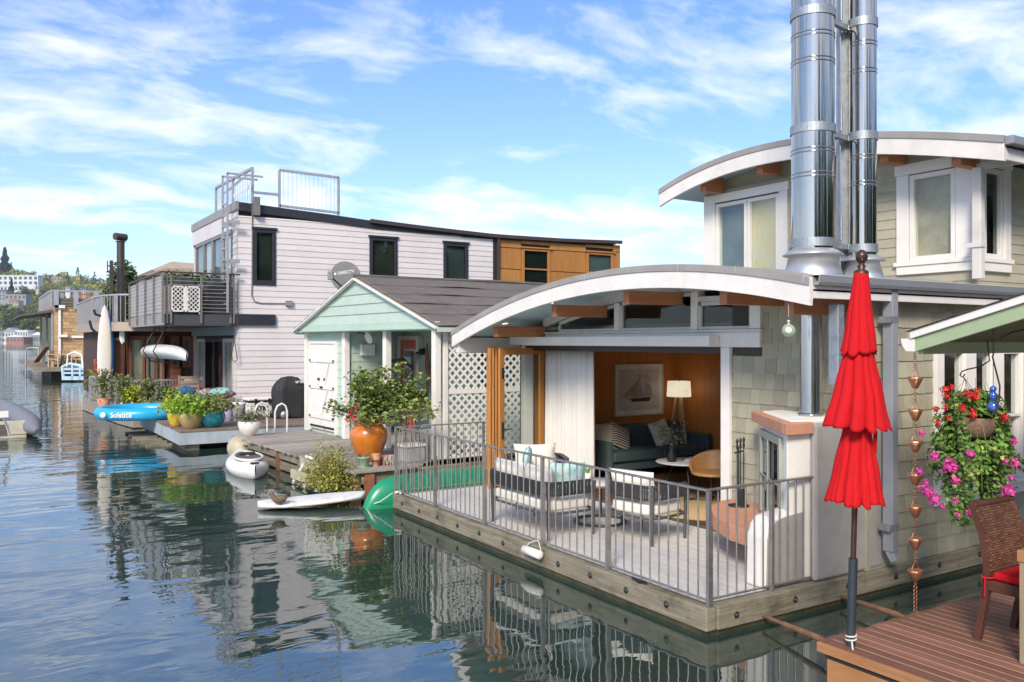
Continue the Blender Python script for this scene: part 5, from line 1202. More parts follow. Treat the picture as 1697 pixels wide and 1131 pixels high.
o = ws.build('wooden_mermaid', M('carved red wood', (.24, .09, .05), .6, kind='wood', vs=4), rot=(0, 0, 0)); q = mon('x', 1.74, 711, 600); o.location = mw(1.70, q.y, 1.12); o.scale = (.5, 1, .95); tag(o, 'reddish carved wooden figure hanging on the mint wall beside the coral door', 'carving')
br_ = MB().path([mw(*p) for p in ((.9, 3.62, 1.75), (1.0, 3.6, 1.95), (1.0, 3.1, 2.0), (1.0, 2.7, 1.85))], [.03, .06, .05, .02], n=8)
tag(br_.build('driftwood', M('dark driftwood', (.05, .035, .03), .9, bump=.8)), 'dark driftwood piece hanging inside the mint porch above the bush', 'driftwood')
st_ = thingM('deck_box', 'low white box seat on the grey dock behind the railing', 'box', -.42, .10, .40)
MB().box(-.19, .19, -.17, .17, 0, .24).build('box', M('light grey plastic', (.42, .42, .42), .5, dirt=.2), st_, bev=.02); MB().box(-.21, .21, -.19, .19, .242, .29).build('lid', white, st_, bev=.015)
ez = thingM('folding_chair', 'white folding chair on the mint porch behind the orange urn', 'chair', .35, .75, .40, 30)
MB().box(-.22, .22, -.20, .20, .42, .45).build('seat', white, ez, bev=.01)
for k in range(4): MB().box(-.20, .20, .19, .215, .50 + k * .10, .57 + k * .10).build('back_slat', white, ez, bev=.005)
for sx in (-.21, .21): MB().bar((sx, .22, 0), (sx, .20, .9), .03).build('leg', white, ez); MB().bar((sx, -.2, 0), (sx, -.18, .43), .03).build('leg', white, ez)
tp = thingM('plant_stand', 'thin black metal stand holding a leafy pot beside the lattice', 'plant stand', -.15, .55, .40)
for a in (0, 2.1, 4.2): MB().tube((.24 * math.cos(a), .24 * math.sin(a), 0), (.02 * math.cos(a), .02 * math.sin(a), .75), .008, n=6).build('leg', blackm, tp)
MB().lathe([(.06, .74), (.10, .90), (.11, .92)], n=20).build('pot', white, tp)
leaves(420, lambda i: Vector((rr.gauss(.02, .17), rr.gauss(-.02, .17), .93 + rr.gauss(.05, .10))), .085).build('foliage', lf, tp)
for k, px in enumerate((434, 467)):
    pass
DL = thingM('dock_ladder', 'white tubular dock ladder handles standing on the far corner of the grey dock', 'ladder', 0, 0)
for px in (434, 467):
    q = mon('z', .40, px, 713 if px == 434 else 716); x, y = q.x, q.y
    MB().path([(x + .12, y + .0, .36), (x + .12, y, .85), (x + .08, y, .97), (x - .0, y, 1.02), (x - .10, y, .97), (x - .15, y, .85), (x - .16, y, .20)], .022, n=8).build('handle', M('white tube', (.62, .62, .62), .3), DL)
q = mon('z', .40, 413, 722); t = potM('white_planter', 'round white planter of grey green heather at the far dock corner', 413, 722, .40, [(.10, 0), (.19, .10), (.235, .24), (.22, .30), (.20, .30)], white)
leaves(900, lambda i: Vector((rr.gauss(0, .16), rr.gauss(0, .16), .34 + abs(rr.gauss(0, .07)))), .05).build('foliage', M('heather leaf', (.13, .14, .075), .8, attr=True), t)
bq = mon('z', .22, 399, 741)
bo = MB().ball((0, 0, 0), .27, 24, 14).tube((.0, -.24, .10), (.02, -.31, .13), .05)
o = bo.build('mooring_buoy', M('algae stained buoy', (.52, .48, .38), .6, vs=2.5, col2=(.30, .26, .16), dirt=.5)); o.location = mw(bq.x, bq.y, .20); tag(o, 'round cream mooring buoy tied at the far corner of the grey dock', 'buoy')
# ---- white kayak moored at the dock
def hull(n, L, wd, ht, keel=.12, fine=.8):
    """kayak hull + deck, pointed at both ends, along +y"""
    m = MB(); NS, NT = 28, 16
    def fn(u, v):
        s = v; t = u * 2 * math.pi; k = max(1e-3, math.sin(math.pi * min(.999, max(.001, s)))) ** fine
        x = math.cos(t) * wd / 2 * k; z = math.sin(t)
        zz = (z * ht * .45 * (.35 + .65 * k) if z > 0 else z * ht * .55 * (.5 + .5 * k)) + keel * (2 * s - 1) ** 4
        x *= (1 - .25 * max(0, -z) ** 2)
        return (x, (s - .5) * L, zz)
    return m.grid(fn, NT * 2, NS)
kb, ks = mon('z', 0.0, 432, 795), mon('z', .1, 402, 744)
KA = thingM('kayak', 'white sit-in kayak moored beside the grey dock, bow towards the camera', 'kayak', -2.14, 3.25, .10, -11.5)
wk = M('white rotomoulded plastic', (.70, .69, .66), .35, var=.03, dirt=.2, ds=3)
kl = 2.55
hull(0, kl, .74, .42, .10, .62).build('hull', wk, KA)
ck = [(.24 * math.cos(a) * (1 - .18 * math.sin(a)), -.12 + .62 * math.sin(a), .185) for a in [i * 6.283 / 30 for i in range(30)]]
MB().path(ck, .022, n=8, closed=True).build('coaming', wk, KA)
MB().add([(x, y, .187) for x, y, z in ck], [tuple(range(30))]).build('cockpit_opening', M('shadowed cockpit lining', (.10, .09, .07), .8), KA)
MB().box(-.15, .15, -.05, .10, .19, .235).build('seat_back', blackm, KA, bev=.02)
MB().bar((-.07, -1.2, .19), (.07, -1.18, .19), .03).build('carry_handle', blackm, KA)
# ---- white paddle board + duck
s0, s1 = mon('z', .06, 428, 838), mon('z', .10, 606, 825)
dx, dy = s1.x - s0.x, s1.y - s0.y; ang = math.degrees(math.atan2(dy, dx)); ln = math.hypot(dx, dy) * 1.0
SU = thingM('paddle_board', 'worn white paddle board floating between the grey dock and the green canoe', 'paddle board', s0.x, s0.y + .03, .05, ang)
def sup(u, v):
    t = u * 2 * math.pi; s = .001 + v * .998; k = math.sin(math.pi * s) ** .38
    return (s * ln, math.cos(t) * .33 * k, .055 * math.sin(t) + .10 * max(0, (.25 - s)) ** 1.2 + .09 * s)
MB().grid(sup, 20, 40).build('board', M('weathered white foam', (.66, .66, .64), .7, vs=9, var=.06, bump=.5, bs=50, dirt=.5, ds=6), SU)
DU = thingM('duck', 'brown mallard duck resting on the tip of the white paddle board', 'duck', mon('z', .14, 463, 832).x, mon('z', .14, 463, 832).y, .13, 150)
DU.scale = (.66, .66, .66)
dk = M('mottled brown feathers', (.22, .15, .085), .85, vs=30, col2=(.07, .05, .03), bump=.6, bs=60)
def duck(u, v):
    t = u * 2 * math.pi; s = v
    prof = [(0, .002, .10), (.08, .045, .085), (.22, .085, .07), (.45, .10, .06), (.7, .085, .065), (.88, .045, .085), (1, .004, .11)]
    for (a, ra, za), (b, rb, zb__) in zip(prof, prof[1:]):
        if s <= b + 1e-6: f = (s - a) / (b - a); r_ = ra + (rb - ra) * f; z = za + (zb__ - za) * f; break
    return (-.17 + s * .36, r_ * math.cos(t) * 1.0, z + r_ * math.sin(t) * .85)
MB().grid(duck, 16, 20).path([(.11, 0, .10), (.14, 0, .14), (.15, 0, .17), (.165, 0, .19)], [.05, .042, .038, .04], n=12).ball((.168, 0, .195), .045, 12, 8, (1.1, .85, .9)).prism([(-.17, .10), (-.25, .115), (-.17, .13)], -.03, .03, 'y').build('body', dk, DU)
MB().path([(.20, 0, .19), (.235, 0, .183), (.255, 0, .18)], [.018, .014, .010], n=8).build('beak', M('olive beak', (.22, .17, .06), .5), DU)
for s_ in (-1, 1):
    MB().ball((-.03, s_ * .065, .095), .10, 12, 8, (1.35, .4, .55)).build('wing', dk, DU); MB().ball((.19, s_ * .035, .205), .006, 8, 5).build('eye', blackm, DU)
# ---- overturned green canoe
CN = thing('canoe', 'overturned green canoe lying in the water between the two floats', 'canoe', (-.32, 6.40, 0), 3)
def cano(u, v):
    Lc = 4.7; s = v; x = s * Lc; w = .42 * min(1, math.sin(math.pi * (.015 + s * .97)) ** .65 * 1.08)
    zk = .43 * (1 - math.exp(-x / .15)) * (1 - math.exp(-(Lc - x) / .15)) + .01
    xs = x + .0
    t = math.pi * u; return (xs, -w * math.cos(t), -.06 + (zk + .06) * math.sin(t) ** .75)
MB().grid(lambda u, v: cano(u, v ** 1.6), 24, 90).build('hull', M('green canoe plastic', (.012, .24, .12), .28, var=.08, vs=2, dirt=.12, spec=.5), CN, solid=.008)
MB().path([(cano(0, i / 40)[0], cano(0, i / 40)[1], -.03) for i in range(41)], .012, n=6).build('gunwale', M('green gunwale', (.02, .16, .08), .4), CN)
tl = MB().path([(-.02, 6.07, .25), (-.15, 6.2, .12), (-.28, 6.45, .02)], .008, n=6).path([(-.02, 6.0, .26), (.06, 5.98, .28), (.02, 5.9, .27)], .02, n=6)
tag(tl.build('mooring_line', cordm), 'frayed mooring line between the deck corner post and the green canoe', 'rope')
# ---- pallet and weeds at the dock edge
PT = thingM('pallet', 'cream slatted pallet leaning on the dock edge with weeds growing through', 'pallet', 0, 0)
cw = M('cream painted slat', (.42, .38, .27), .7, dirt=.4, ds=3)
for (x, z, y0, y1) in ((-1.80, .34, .0, 1.45), (-1.98, .17, -.1, 1.40)): MB().bar((x, y0, z), (x, y1, z), .035, .15).build('slat', cw, PT, bev=.004)
for yy in (0.3, .8, 1.3): MB().bar((-1.76, yy, .40), (-2.0, yy, .02), .03).build('batten', white, PT)
MB().box(-1.85, -1.78, .85, 1.15, .44, .49).build('white_pipe', white, PT, bev=.02)
WD = thingM('weed_clump', 'yellow green and rusty weeds growing out over the dock edge', 'weeds', -1.86, .02, .1)
def wp_(i):
    a = rr.gauss(0, .16); b = rr.gauss(.0, .24); return Vector((a, b, .02 + abs(rr.gauss(0, .22)) * (1.25 - min(1, abs(b)))))
leaves(3600, wp_, .042, flat=1.0).build('foliage', M('weed leaf', (.26, .29, .045), .8, attr=True, rnd=.5), WD)
leaves(700, lambda i: wp_(i) * .9, .045, flat=1.0).build('rusty_leaves', M('rusty leaf', (.20, .085, .04), .8, attr=True), WD)
gs = MB()
for k in range(120): p = wp_(k); gs.path([(p.x * .5, p.y * .8, 0), (p.x, p.y, .15), (p.x * 1.2, p.y * 1.1, .25 + rr.random() * .35)], .003, n=4)
gs.build('stems', M('weed stem', (.25, .18, .06), .8), WD)
# ================================================================== white lap-sided houseboat behind the cottage
GX, GYs, GYe, ZG = 1.085, 18.726, 24.46, .45
GR = thing('houseboat', 'tall white lap-sided two-storey houseboat with black trim and a roof deck', 'houseboat', (0, 0, 0))
lapG = M('pale lilac grey lap siding', (.645, .60, .59), .6, var=.03, rnd=.035, bump=.1, bs=20, dirt=.17, ds=.8)
blk = M('charcoal trim paint', (.022, .025, .032), .5, var=.15, dirt=.1)
brn = M('dark brown gutter', (.055, .04, .035), .5)
sidepts = [(394, 335), (427, 339.5), (465, 345), (561, 358), (612, 366), (700, 377.5), (819, 391), (930, 398), (1027, 401.5)]
gs = [on('y', GYs, *p) for p in sidepts]
def gtop(x):
    for a, b in zip(gs, gs[1:]):
        if x <= b.x: return a.z + (b.z - a.z) * (x - a.x) / (b.x - a.x)
    return gs[-1].z
XWD = on('y', GYs, 822, 420).x; XGE = on('y', GYs, 1019, 420).x
gx = lambda px: on('y', GYs, px, 450).x
gz = lambda px, py: on('y', GYs, px, py).z
W_ = [(gx(419), gx(456.5), gz(437, 473), gz(437, 381)), (gx(612), gx(658), 3.6, gz(635, 395)), (gx(734.5), gx(775), 3.6, gz(755, 404))]
gb = MB(); xs = [GX + (XGE - GX) * i / 20 for i in range(21)]
gb.strip([(x, gtop(x) - .06) for x in xs], [(x, ZG) for x in xs], GYs + .08, GYs + .14, 'y')
gwall = gb.build('side_wall', back, GR)
siding(gwall, 'lap_board', lapG, GYs, 'y', GX, XWD - .12, ZG + .01, 6.2, .1665, 2.6, 4.4, holes=[(a, b, c, d) for a, b, c, d in W_], top=lambda x: gtop(x) - .12, limit=280, th=.02, gap=.003)
MB().box(GX + .1, GX + .14, GYs + .15, GYe, ZG, 6.15).build('front_wall', back, GR)
fy0, fy1 = on('x', GX, 388, 600).y, on('x', GX, 328, 600).y
uy0, uy1 = on('x', GX, 386, 430).y, on('x', GX, 326, 430).y
fwz = 5.50
siding(gwall, 'lap_board', lapG, GX - .0, 'x', GYs, GYe, ZG + .01, 6.0, .1665, holes=[(fy0, GYe, .2, 2.75), (uy0, GYe, 4.0, 6.1)], limit=280, th=.02, gap=0)
MB().box(GX - .03, GX + .05, uy0, GYe, fwz + .02, 6.0).build('panel', lapG, GR); 
MB().box(GX - .06, GX + .0, GYs - .04, GYe + .02, 5.99, 6.22).build('front_fascia', M('weathered grey fascia', (.28, .27, .27), .6, dirt=.2), GR)
def gtrim(x): return .235 if x < 4.9 else .235 - .13 * min(1, (x - 4.9) / 4)
MB().strip([(x, gtop(x)) for x in xs], [(x, gtop(x) - gtrim(x)) for x in xs], GYs - .045, GYs + .02, 'y').build('side_fascia', blk, GR)
xs2 = [gx(612) + (gx(1027) - gx(612)) * i / 14 for i in range(15)]
MB().strip([(x, gtop(x) + .035) for x in xs2], [(x, gtop(x) - .075) for x in xs2], GYs - .16, GYs - .046, 'y').build('gutter', brn, GR)
rfm = MB(); rfm.add([(x, y, gtop(x) - .01) for x in xs for y in (GYs - .04, GYe)], [(2 * i, 2 * i + 2, 2 * i + 3, 2 * i + 1) for i in range(20)]).build('roof', memb, GR, solid=.02)
MB().box(GX + .02, XGE, GYe - .05, GYe, ZG, 5.75).build('rear_wall', lapG, GR)
MB().box(XWD - .11, XWD - .01, GYs - .02, GYs + .04, 3.0, gtop(XWD) - .1).build('corner_board', blk, GR)
MB().box(XWD + .0, XWD + .07, GYs - .12, GYs - .03, 3.0, gtop(XWD) - .05).build('downspout', brn, GR)
for k, (a, b, c, d) in enumerate(W_):
    f = MB().box(a, b, GYs - .05, GYs + .03, d - .09, d + .0).box(a, a + .10, GYs - .05, GYs + .03, c + .13, d - .09).box(b - .10, b, GYs - .05, GYs + .03, c + .13, d - .09).box(a, b, GYs - .05, GYs + .03, c - .0, c + .13).box(a - .04, b + .04, GYs - .08, GYs + .02, d + .002, d + .06)
    fo = f.build('window', blk, GR, bev=.006)
    MB().box(a + .10, b - .10, GYs + .0, GYs + .008, c + .13, d - .09).build('pane', glassd, fo)
    MB().box(a + .10, b - .10, GYs + .04, GYs + .05, c + .13, d - .09).build('blind', M('dim green grey blind %d' % k, [(.10, .12, .09), (.13, .14, .10), (.17, .20, .19)][k], .8, vs=1.1, var=.5), fo)
# orange plywood end
oply = M('varnished orange plywood', (.46, .215, .055), .45, kind='wood', vs=1.6, st=(5, 5, .6), col2=(.36, .15, .035), rnd=.12)
ocas = M('orange window casing', (.40, .17, .045), .5, kind='wood')
ow1 = (gx(864), gx(911)); ow2 = (gx(971), gx(1016))
zA = gz(900, 407); zm = gz(900, 445)
def opanel(a, b, c, d): MB().box(a + .015, b - .015, GYs - .01, GYs + .05, c + .012, d - .012).build('plywood_panel', oply, GR, bev=.004)
for (a, b) in ((XWD + .08, ow1[0]), (ow1[1], ow2[0]), (ow2[1], XGE + .25)):
    opanel(a, b, 4.75, gtop(a) - .36); opanel(a, b, 3.2, 4.75); opanel(a, b, gtop(a) - .36, gtop(a) - .10)
MB().box(ow1[0], ow1[1], GYs - .012, GYs + .05, gz(888, 406), gtop(ow1[0]) - .10).box(ow2[0], ow2[1], GYs - .012, GYs + .05, gz(990, 411), gtop(ow2[0]) - .12).build('plywood_panel', oply, GR)
for (a, b) in (ow1, ow2):
    d = gz(888, 413) if a < 11 else gz(990, 419)
    f = MB().box(a, b, GYs - .05, GYs + .02, d - .08, d).box(a, a + .1, GYs - .05, GYs + .02, 3.3, d - .08).box(b - .1, b, GYs - .05, GYs + .02, 3.3, d - .08).box(a + .1, b - .1, GYs - .03, GYs + .02, gz(888, 447) - .02, gz(888, 447) + .03).box(a - .06, b + .06, GYs - .09, GYs, d, d + .05)
    fo = f.build('window', ocas, GR, bev=.005); MB().box(a + .1, b - .1, GYs, GYs + .008, 3.3, d - .08).build('pane', glassd, fo)
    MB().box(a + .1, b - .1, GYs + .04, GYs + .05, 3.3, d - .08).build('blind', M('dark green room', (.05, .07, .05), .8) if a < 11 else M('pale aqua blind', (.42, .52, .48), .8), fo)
MB().box(XGE + .24, XGE + .28, GYs + .05, GYe, 3, 5.7).build('end_wall', oply, GR)
# front windows and doors
frm = M('grey aluminium frame', (.22, .20, .19), .4, .3)
n_ = 4; stp = (uy1 - uy0) / n_
for k in range(n_):
    a, b = uy0 + k * stp, uy0 + (k + 1) * stp - .01
    f = MB().box(GX - .04, GX + .04, a, b, fwz - .09, fwz).box(GX - .04, GX + .04, a, b, 4.0, 4.1).box(GX - .04, GX + .04, a, a + .08, 4.1, fwz - .09).box(GX - .04, GX + .04, b - .08, b, 4.1, fwz - .09).build('window', frm, GR)
    MB().box(GX - .0, GX + .008, a + .08, b - .08, 4.1, fwz - .09).build('pane', glass, f); MB().box(GX + .05, GX + .06, a + .08, b - .08, 4.1, fwz - .09).build('curtain', M('white sheer', (.55, .53, .50), .8) if k in (0, 2) else greyr, f)
MB().box(GX - .05, GX + .04, fy0 - .1, GYe, 2.55, 2.80).build('transom_panel', M('blue grey panel', (.20, .29, .33), .5), GR)
n_ = 4; stp = (fy1 - fy0) / n_
for k in range(n_):
    a, b = fy0 + k * stp, fy0 + (k + 1) * stp - .01
    m_ = blk if k in (1, 2) else M('pale grey frame', (.45, .44, .43), .5)
    f = MB().box(GX - .04, GX + .04, a, b, 2.36, 2.46).box(GX - .04, GX + .04, a, b, ZG, ZG + .12).box(GX - .04, GX + .04, a, a + .09, ZG + .12, 2.36).box(GX - .04, GX + .04, b - .09, b, ZG + .12, 2.36).build('glass_door', m_, GR)
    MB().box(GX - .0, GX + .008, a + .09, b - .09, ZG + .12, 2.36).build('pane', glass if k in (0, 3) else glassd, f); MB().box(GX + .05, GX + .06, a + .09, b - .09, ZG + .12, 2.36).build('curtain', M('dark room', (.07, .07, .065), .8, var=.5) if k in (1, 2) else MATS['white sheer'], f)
# black floor beam and balcony
MB().box(GX - .02, gx(455), GYs - .10, GYs - .022, 2.83, 3.13).build('beam', blk, GR, bev=.005)
BX = -.84; BY0, BY1 = 18.62, on('x', BX, 217, 500).y
bal_ = MB().box(BX, GX - .03, BY0, BY1, 2.80, 3.10).build('balcony', M('charcoal balcony boards', (.05, .055, .06), .6, st=(1, 1, 6)), GR)
MB().box(BX - .03, BX - .002, BY0, BY1, 2.81, 3.12).build('balcony_fascia', MATS['weathered grey fascia'], bal_)
pm = M('taupe balcony post', (.16, .15, .13), .5)
for px in (276, 283, 333, 381.5, 387): x = on('y', BY0, px, 500).x; MB().box(x - .025, x + .025, BY0 - .055, BY0 - .004, 2.86, 4.17).build('post', pm, bal_)
for px in (218, 230.7, 244.2, 258.5, 273.6): y = on('x', BX, px, 500).y; MB().box(BX - .085, BX - .034, y - .025, y + .025, 2.86, 4.17).build('post', pm, bal_)
MB().box(BX - .09, GX, BY0 - .09, BY0 - .03, 4.172, 4.21).box(BX - .10, BX - .04, BY0 - .03, BY1, 4.172, 4.21).build('hand_rail', M('dark hand rail', (.06, .035, .03), .5), bal_)
cbm = M('steel cable', (.5, .5, .48), .4, .7)
for k in range(10):
    z = 3.17 + k * .1; MB().tube((BX - .03, BY0 - .03, z), (GX, BY0 - .03, z), .008, n=5).tube((BX - .06, BY0, z), (BX - .06, BY1, z), .008, n=5).build('cable', cbm, bal_)
MB().box(BX - .025, BX - .02, BY0 + .05, BY1, 3.14, 4.12).build('plastic_mesh', M('grey plastic mesh', (.50, .50, .50), .7, vs=7, var=.2, alpha=.72), bal_)
# white lattice panel
la, lb = on('y', BY0 - .05, 284, 500).x, on('y', BY0 - .05, 331, 500).x
lz0, lz1 = on('y', BY0 - .05, 300, 517).z, on('y', BY0 - .05, 300, 474).z
lp_ = MB(); yq = BY0 - .075
for (a, b) in ((la, (la + lb) / 2 - .03), ((la + lb) / 2 + .03, lb)):
    lp_.box(a, b, yq, yq + .02, lz1 - .04, lz1).box(a, b, yq, yq + .02, lz0, lz0 + .04).box(a, a + .03, yq, yq + .02, lz0, lz1).box(b - .03, b, yq, yq + .02, lz0, lz1)
    k = 0.0
    while k < (b - a) + (lz1 - lz0):
        for s_ in (1, -1):
            t0, t1 = max(0, k - (b - a)), min(lz1 - lz0, k)
            if t1 - t0 > .03:
                if s_ > 0: lp_.bar((a + k - t0, yq + .01, lz0 + t0), (a + k - t1, yq + .01, lz0 + t1), .022, .006, up=(0, 1, 0))
                else: lp_.bar((b - k + t0, yq + .004, lz0 + t0), (b - k + t1, yq + .004, lz0 + t1), .022, .006, up=(0, 1, 0))
        k += .115
lp_.box((la + lb) / 2 - .03, (la + lb) / 2 + .03, yq - .004, yq + .02, lz0, lz1).prism([((la + lb) / 2 - .09, (lz0 + lz1) / 2), ((la + lb) / 2, (lz0 + lz1) / 2 - .11), ((la + lb) / 2 + .09, (lz0 + lz1) / 2), ((la + lb) / 2, (lz0 + lz1) / 2 + .11)], yq - .012, yq, 'y')
lp_.build('lattice_gate', trimw, bal_)
def cover(name, label, x0, x1, y0, y1, z0, z1, cat='grill cover'):
    t = thing(name, label, cat, ((x0 + x1) / 2, (y0 + y1) / 2, z0)); w, d, h = (x1 - x0) / 2, (y1 - y0) / 2, z1 - z0
    def fn(u, v):
        a = u * 2 * math.pi; k = 1.06 - .0 * v; sh = 1 if v < .62 else 1 - ((v - .62) / .38) ** 2 * .62
        if v > .985: sh *= .3
        c, s_ = math.cos(a), math.sin(a); e = .55
        return (w * sh * k * math.copysign(abs(c) ** e, c) + .012 * math.sin(9 * a + 8 * v), d * sh * k * math.copysign(abs(s_) ** e, s_) + .012 * math.sin(7 * a), h * v)
    MB().grid(fn, 60, 30).build('cover', M('black grill cover cloth', (.022, .022, .024), .75, bump=.5, bs=9, var=.3), t); return t
cover('covered_grill', 'grey-black covered grill on the balcony behind the white lattice panel', -.55, .10, 18.9, 19.5, 3.1, 4.12)
cover('covered_grill', 'grey-black covered grill at the house end of the balcony', .28, 1.0, 18.85, 19.5, 3.1, 4.12)
tag(leaves(700, lambda i: Vector((random.uniform(-.6, .9), random.uniform(19.8, 21.5), 4.05 + min(.3, abs(random.gauss(0, .13))))), .12).build('balcony_plants', M('balcony leaf', (.07, .12, .04), .7, attr=True), stuff=True), 'dark green plants showing above the balcony hand rail', 'plants')
# roof deck rails
RD = thing('roof_railing', 'grey steel railings and gate on the roof of the white houseboat', 'railing')
rm_ = M('galvanised rail', (.42, .42, .43), .45, .5); yR = GYs + .05
P = lambda px, py: on('y', yR, px, py)
def fbar(a, b, w=.07): return MB().bar(a, b, w)
for (a, b) in (((463, 283), (463, 345)), ((561, 294), (561, 357)), ((463, 282), (561, 294.5)), ((463, 341), (561, 353)), ((418.5, 279), (418.5, 338)), ((420, 319), (461, 323))): fbar(P(*a), P(*b), .065).build('rail', rm_, RD)
vx = P(418.5, 300).x; a0 = Vector((vx, yR, P(418.5, 279).z)); 
yL = on('x', vx, 358, 320).y; a1 = Vector((vx, yL, a0.z + .1)); 
fbar(a0, a1).build('rail', rm_, RD)
for f_ in (.5, 1): 
    q = a0.lerp(a1, f_); fbar(q, Vector((q.x, q.y, 6.1)), .065).build('rail', rm_, RD)
wires = MB()
for k in range(1, 16): q = a0.lerp(a1, k / 16); wires.tube(q, (q.x, q.y, 6.15), .006, n=4)
for k in range(1, 14): q = P(463, 283).lerp(P(561, 294), k / 14); wires.tube(q, (q.x, q.y, 6.12), .006, n=4)
wires.build('wire_infill', rm_, RD, stuff=True)
fl_ = MB()
for k in range(9): q = a0.lerp(a1, .04 + k * .06); fl_.box(q.x - .01, q.x + .01, q.y - .05, q.y + .07, 6.65, 6.75)
fl_.build('warning_tape', white, RD)
# roof ladder
LD = thing('roof_ladder', 'galvanised steel ladder fixed to the front of the white houseboat', 'ladder')
lx_ = GX - .35; y0_, y1__ = on('x', lx_, 377, 400).y, on('x', lx_, 369, 400).y
zt1 = on('x', lx_, 373, 290).z; zb1_ = 3.15
for y in (y0_, y1__):
    MB().bar((lx_, y, zb1_), (lx_, y, zt1), .05).build('side_rail', rm_, LD); MB().bar((lx_ - .02, y, zt1), (lx_ + .95, y, zt1), .05).bar((lx_, y, zt1 - .5), (lx_ + .5, y, zt1 - .02), .04).build('grab_rail', rm_, LD)
    for z in (4.55, 5.6): MB().bar((lx_ + .03, y, z), (GX - .03, y, z), .06, .10).build('bracket', rm_, LD)
for k in range(10): MB().bar((lx_, y0_, 3.4 + k * .30), (lx_, y1__, 3.4 + k * .30), .04).build('rung', rm_, LD)
# cable and box on the wall
wb = on('y', GYs - .03, 478, 503)
ob = MB().box(wb.x - .09, wb.x + .1, wb.y - .08, wb.y - .0, wb.z - .07, wb.z + .07).build('junction_box', M('grey junction box', (.22, .24, .25), .5), GR)
cpt = [on('y', GYs - .04, *p) for p in ((418, 340), (418, 400), (417.5, 475), (417, 490), (422, 500), (432, 502.5), (455, 503), (473, 503))]
MB().path(cpt, .014, n=6).build('conduit', M('grey conduit', (.16, .15, .14), .6), GR)
MB().box(on('y', GYs - .05, 424, 350).x - .08, on('y', GYs - .05, 424, 350).x + .08, GYs - .2, GYs - .05, 5.85, 6.35).build('cable_mast', MATS['grey conduit'], GR)
pw_ = on('y', GYs - .3, 391, 560)
rl_ = MB().path([on('y', GYs - .15, *p) for p in ((388, 520), (388, 556), (387, 566), (384, 585), (385, 597), (389, 600), (393, 596), (391, 580), (389, 566))], .012, n=5)
tag(rl_.build('rope_loop', M('dark rope', (.05, .045, .04), .9)), 'dark rope loop hanging on the corner of the white houseboat', 'rope')
# float deck
gd = M('weathered brown deck board', (.24, .185, .14), .8, kind='wood', vs=3, st=(9, 1, 1), col2=(.15, .11, .085), rnd=.25, dirt=.3)
DG = thing('wooden_deck', 'blue-grey edged timber deck of the white houseboat with potted plants on it', 'deck')
u_ = MB().box(0, 1, 0, .18, -.04, 0).build('deck_board', gd, DG)
u_.location = (-1.27, 14.46, ZG); u_.scale = (4.6, 1, 1)
y = 14.46 + .188
while y < 20.0: inst(u_, DG, (-1.27 + random.uniform(-.01, .01), y, ZG), scale=(4.6 if y < 18.5 else 2.4, 1, 1)); y += .188
inst(u_, DG, (-1.27, 20.1, ZG - .002), scale=(2.4, 24, 1))
bg_ = M('pale blue grey painted timber', (.34, .39, .43), .7, var=.1, st=(6, 6, 1), vs=2, dirt=.4, ds=1.5)
MB().box(-1.25, 3.2, 14.48, 14.54, .13, ZG - .042).build('edge_beam', bg_, DG); MB().box(-1.26, -1.20, 14.55, 19.8, .13, ZG - .042).build('edge_beam', bg_, DG)
MB().box(-.9, 3.3, 14.9, 24, -.3, .10).build('float', MATS['wet black log float'], DG)
for x in (-1.1, .15, 1.5): MB().box(x, x + .28, 14.6, 20, -.08, .128).build('joist', timby, DG)
for k in range(6): MB().box(-1.75, -1.2, 15.6 + k * .62, 15.75 + k * .62, .0, .05).build('outrigger', timbx, DG)
def og(px, py, z=ZG): return on('z', z, px, py)
def pottery(label, px, py, prof, mat, fol, n, sp, h, ls, cat='potted plant', name='potted_plant', sc=1.):
    q = og(px, py); t = thing(name, label, cat, (q.x, q.y, ZG)); MB().lathe([(a * sc, b * sc) for a, b in prof], n=28).build('pot', mat, t)
    top_ = prof[-1][1] * sc
    rq = random.Random(px)
    leaves(n, lambda i: Vector((rq.gauss(0, sp), rq.gauss(0, sp), top_ + abs(rq.gauss(h * .2, h)) - .02)), ls, flat=.8).build('foliage', fol, t); return t
parsley = M('bright parsley green', (.20, .34, .02), .6, attr=True, rnd=.4); limef = M('lime foliage', (.32, .38, .02), .6, attr=True, rnd=.35); duskf = M('dusty mixed foliage', (.17, .19, .06), .7, attr=True, rnd=.45)
bowl = [(.12, 0), (.14, .02), (.20, .16), (.235, .30), (.225, .32), (.20, .31)]
pottery('yellow glazed pot of lime green foliage at the deck corner', 293, 706, [(.12, 0), (.15, .03), (.20, .2), (.215, .36), (.20, .37)], M('yellow glaze', (.62, .42, .03), .3), limef, 900, .17, .13, .08)
pottery('wide tan pot heaped with bright green parsley at the deck corner', 316, 710, [(.14, 0), (.18, .03), (.26, .22), (.29, .36), (.27, .37)], M('tan stoneware', (.42, .31, .14), .6, dirt=.2), parsley, 1700, .24, .15, .075)
pottery('round turquoise glazed pot with trailing grey green plants', 351, 708, [(.15, 0), (.19, .02), (.28, .14), (.30, .26), (.25, .38), (.27, .40), (.24, .40)], M('turquoise glaze', (.02, .23, .27), .25, coat=.4), duskf, 1300, .26, .15, .07)
t = pottery('dark teal glazed pot half hidden behind the tan parsley pot', 334, 700, bowl, M('dark teal glaze', (.03, .08, .09), .3), parsley, 200, .12, .1, .07)
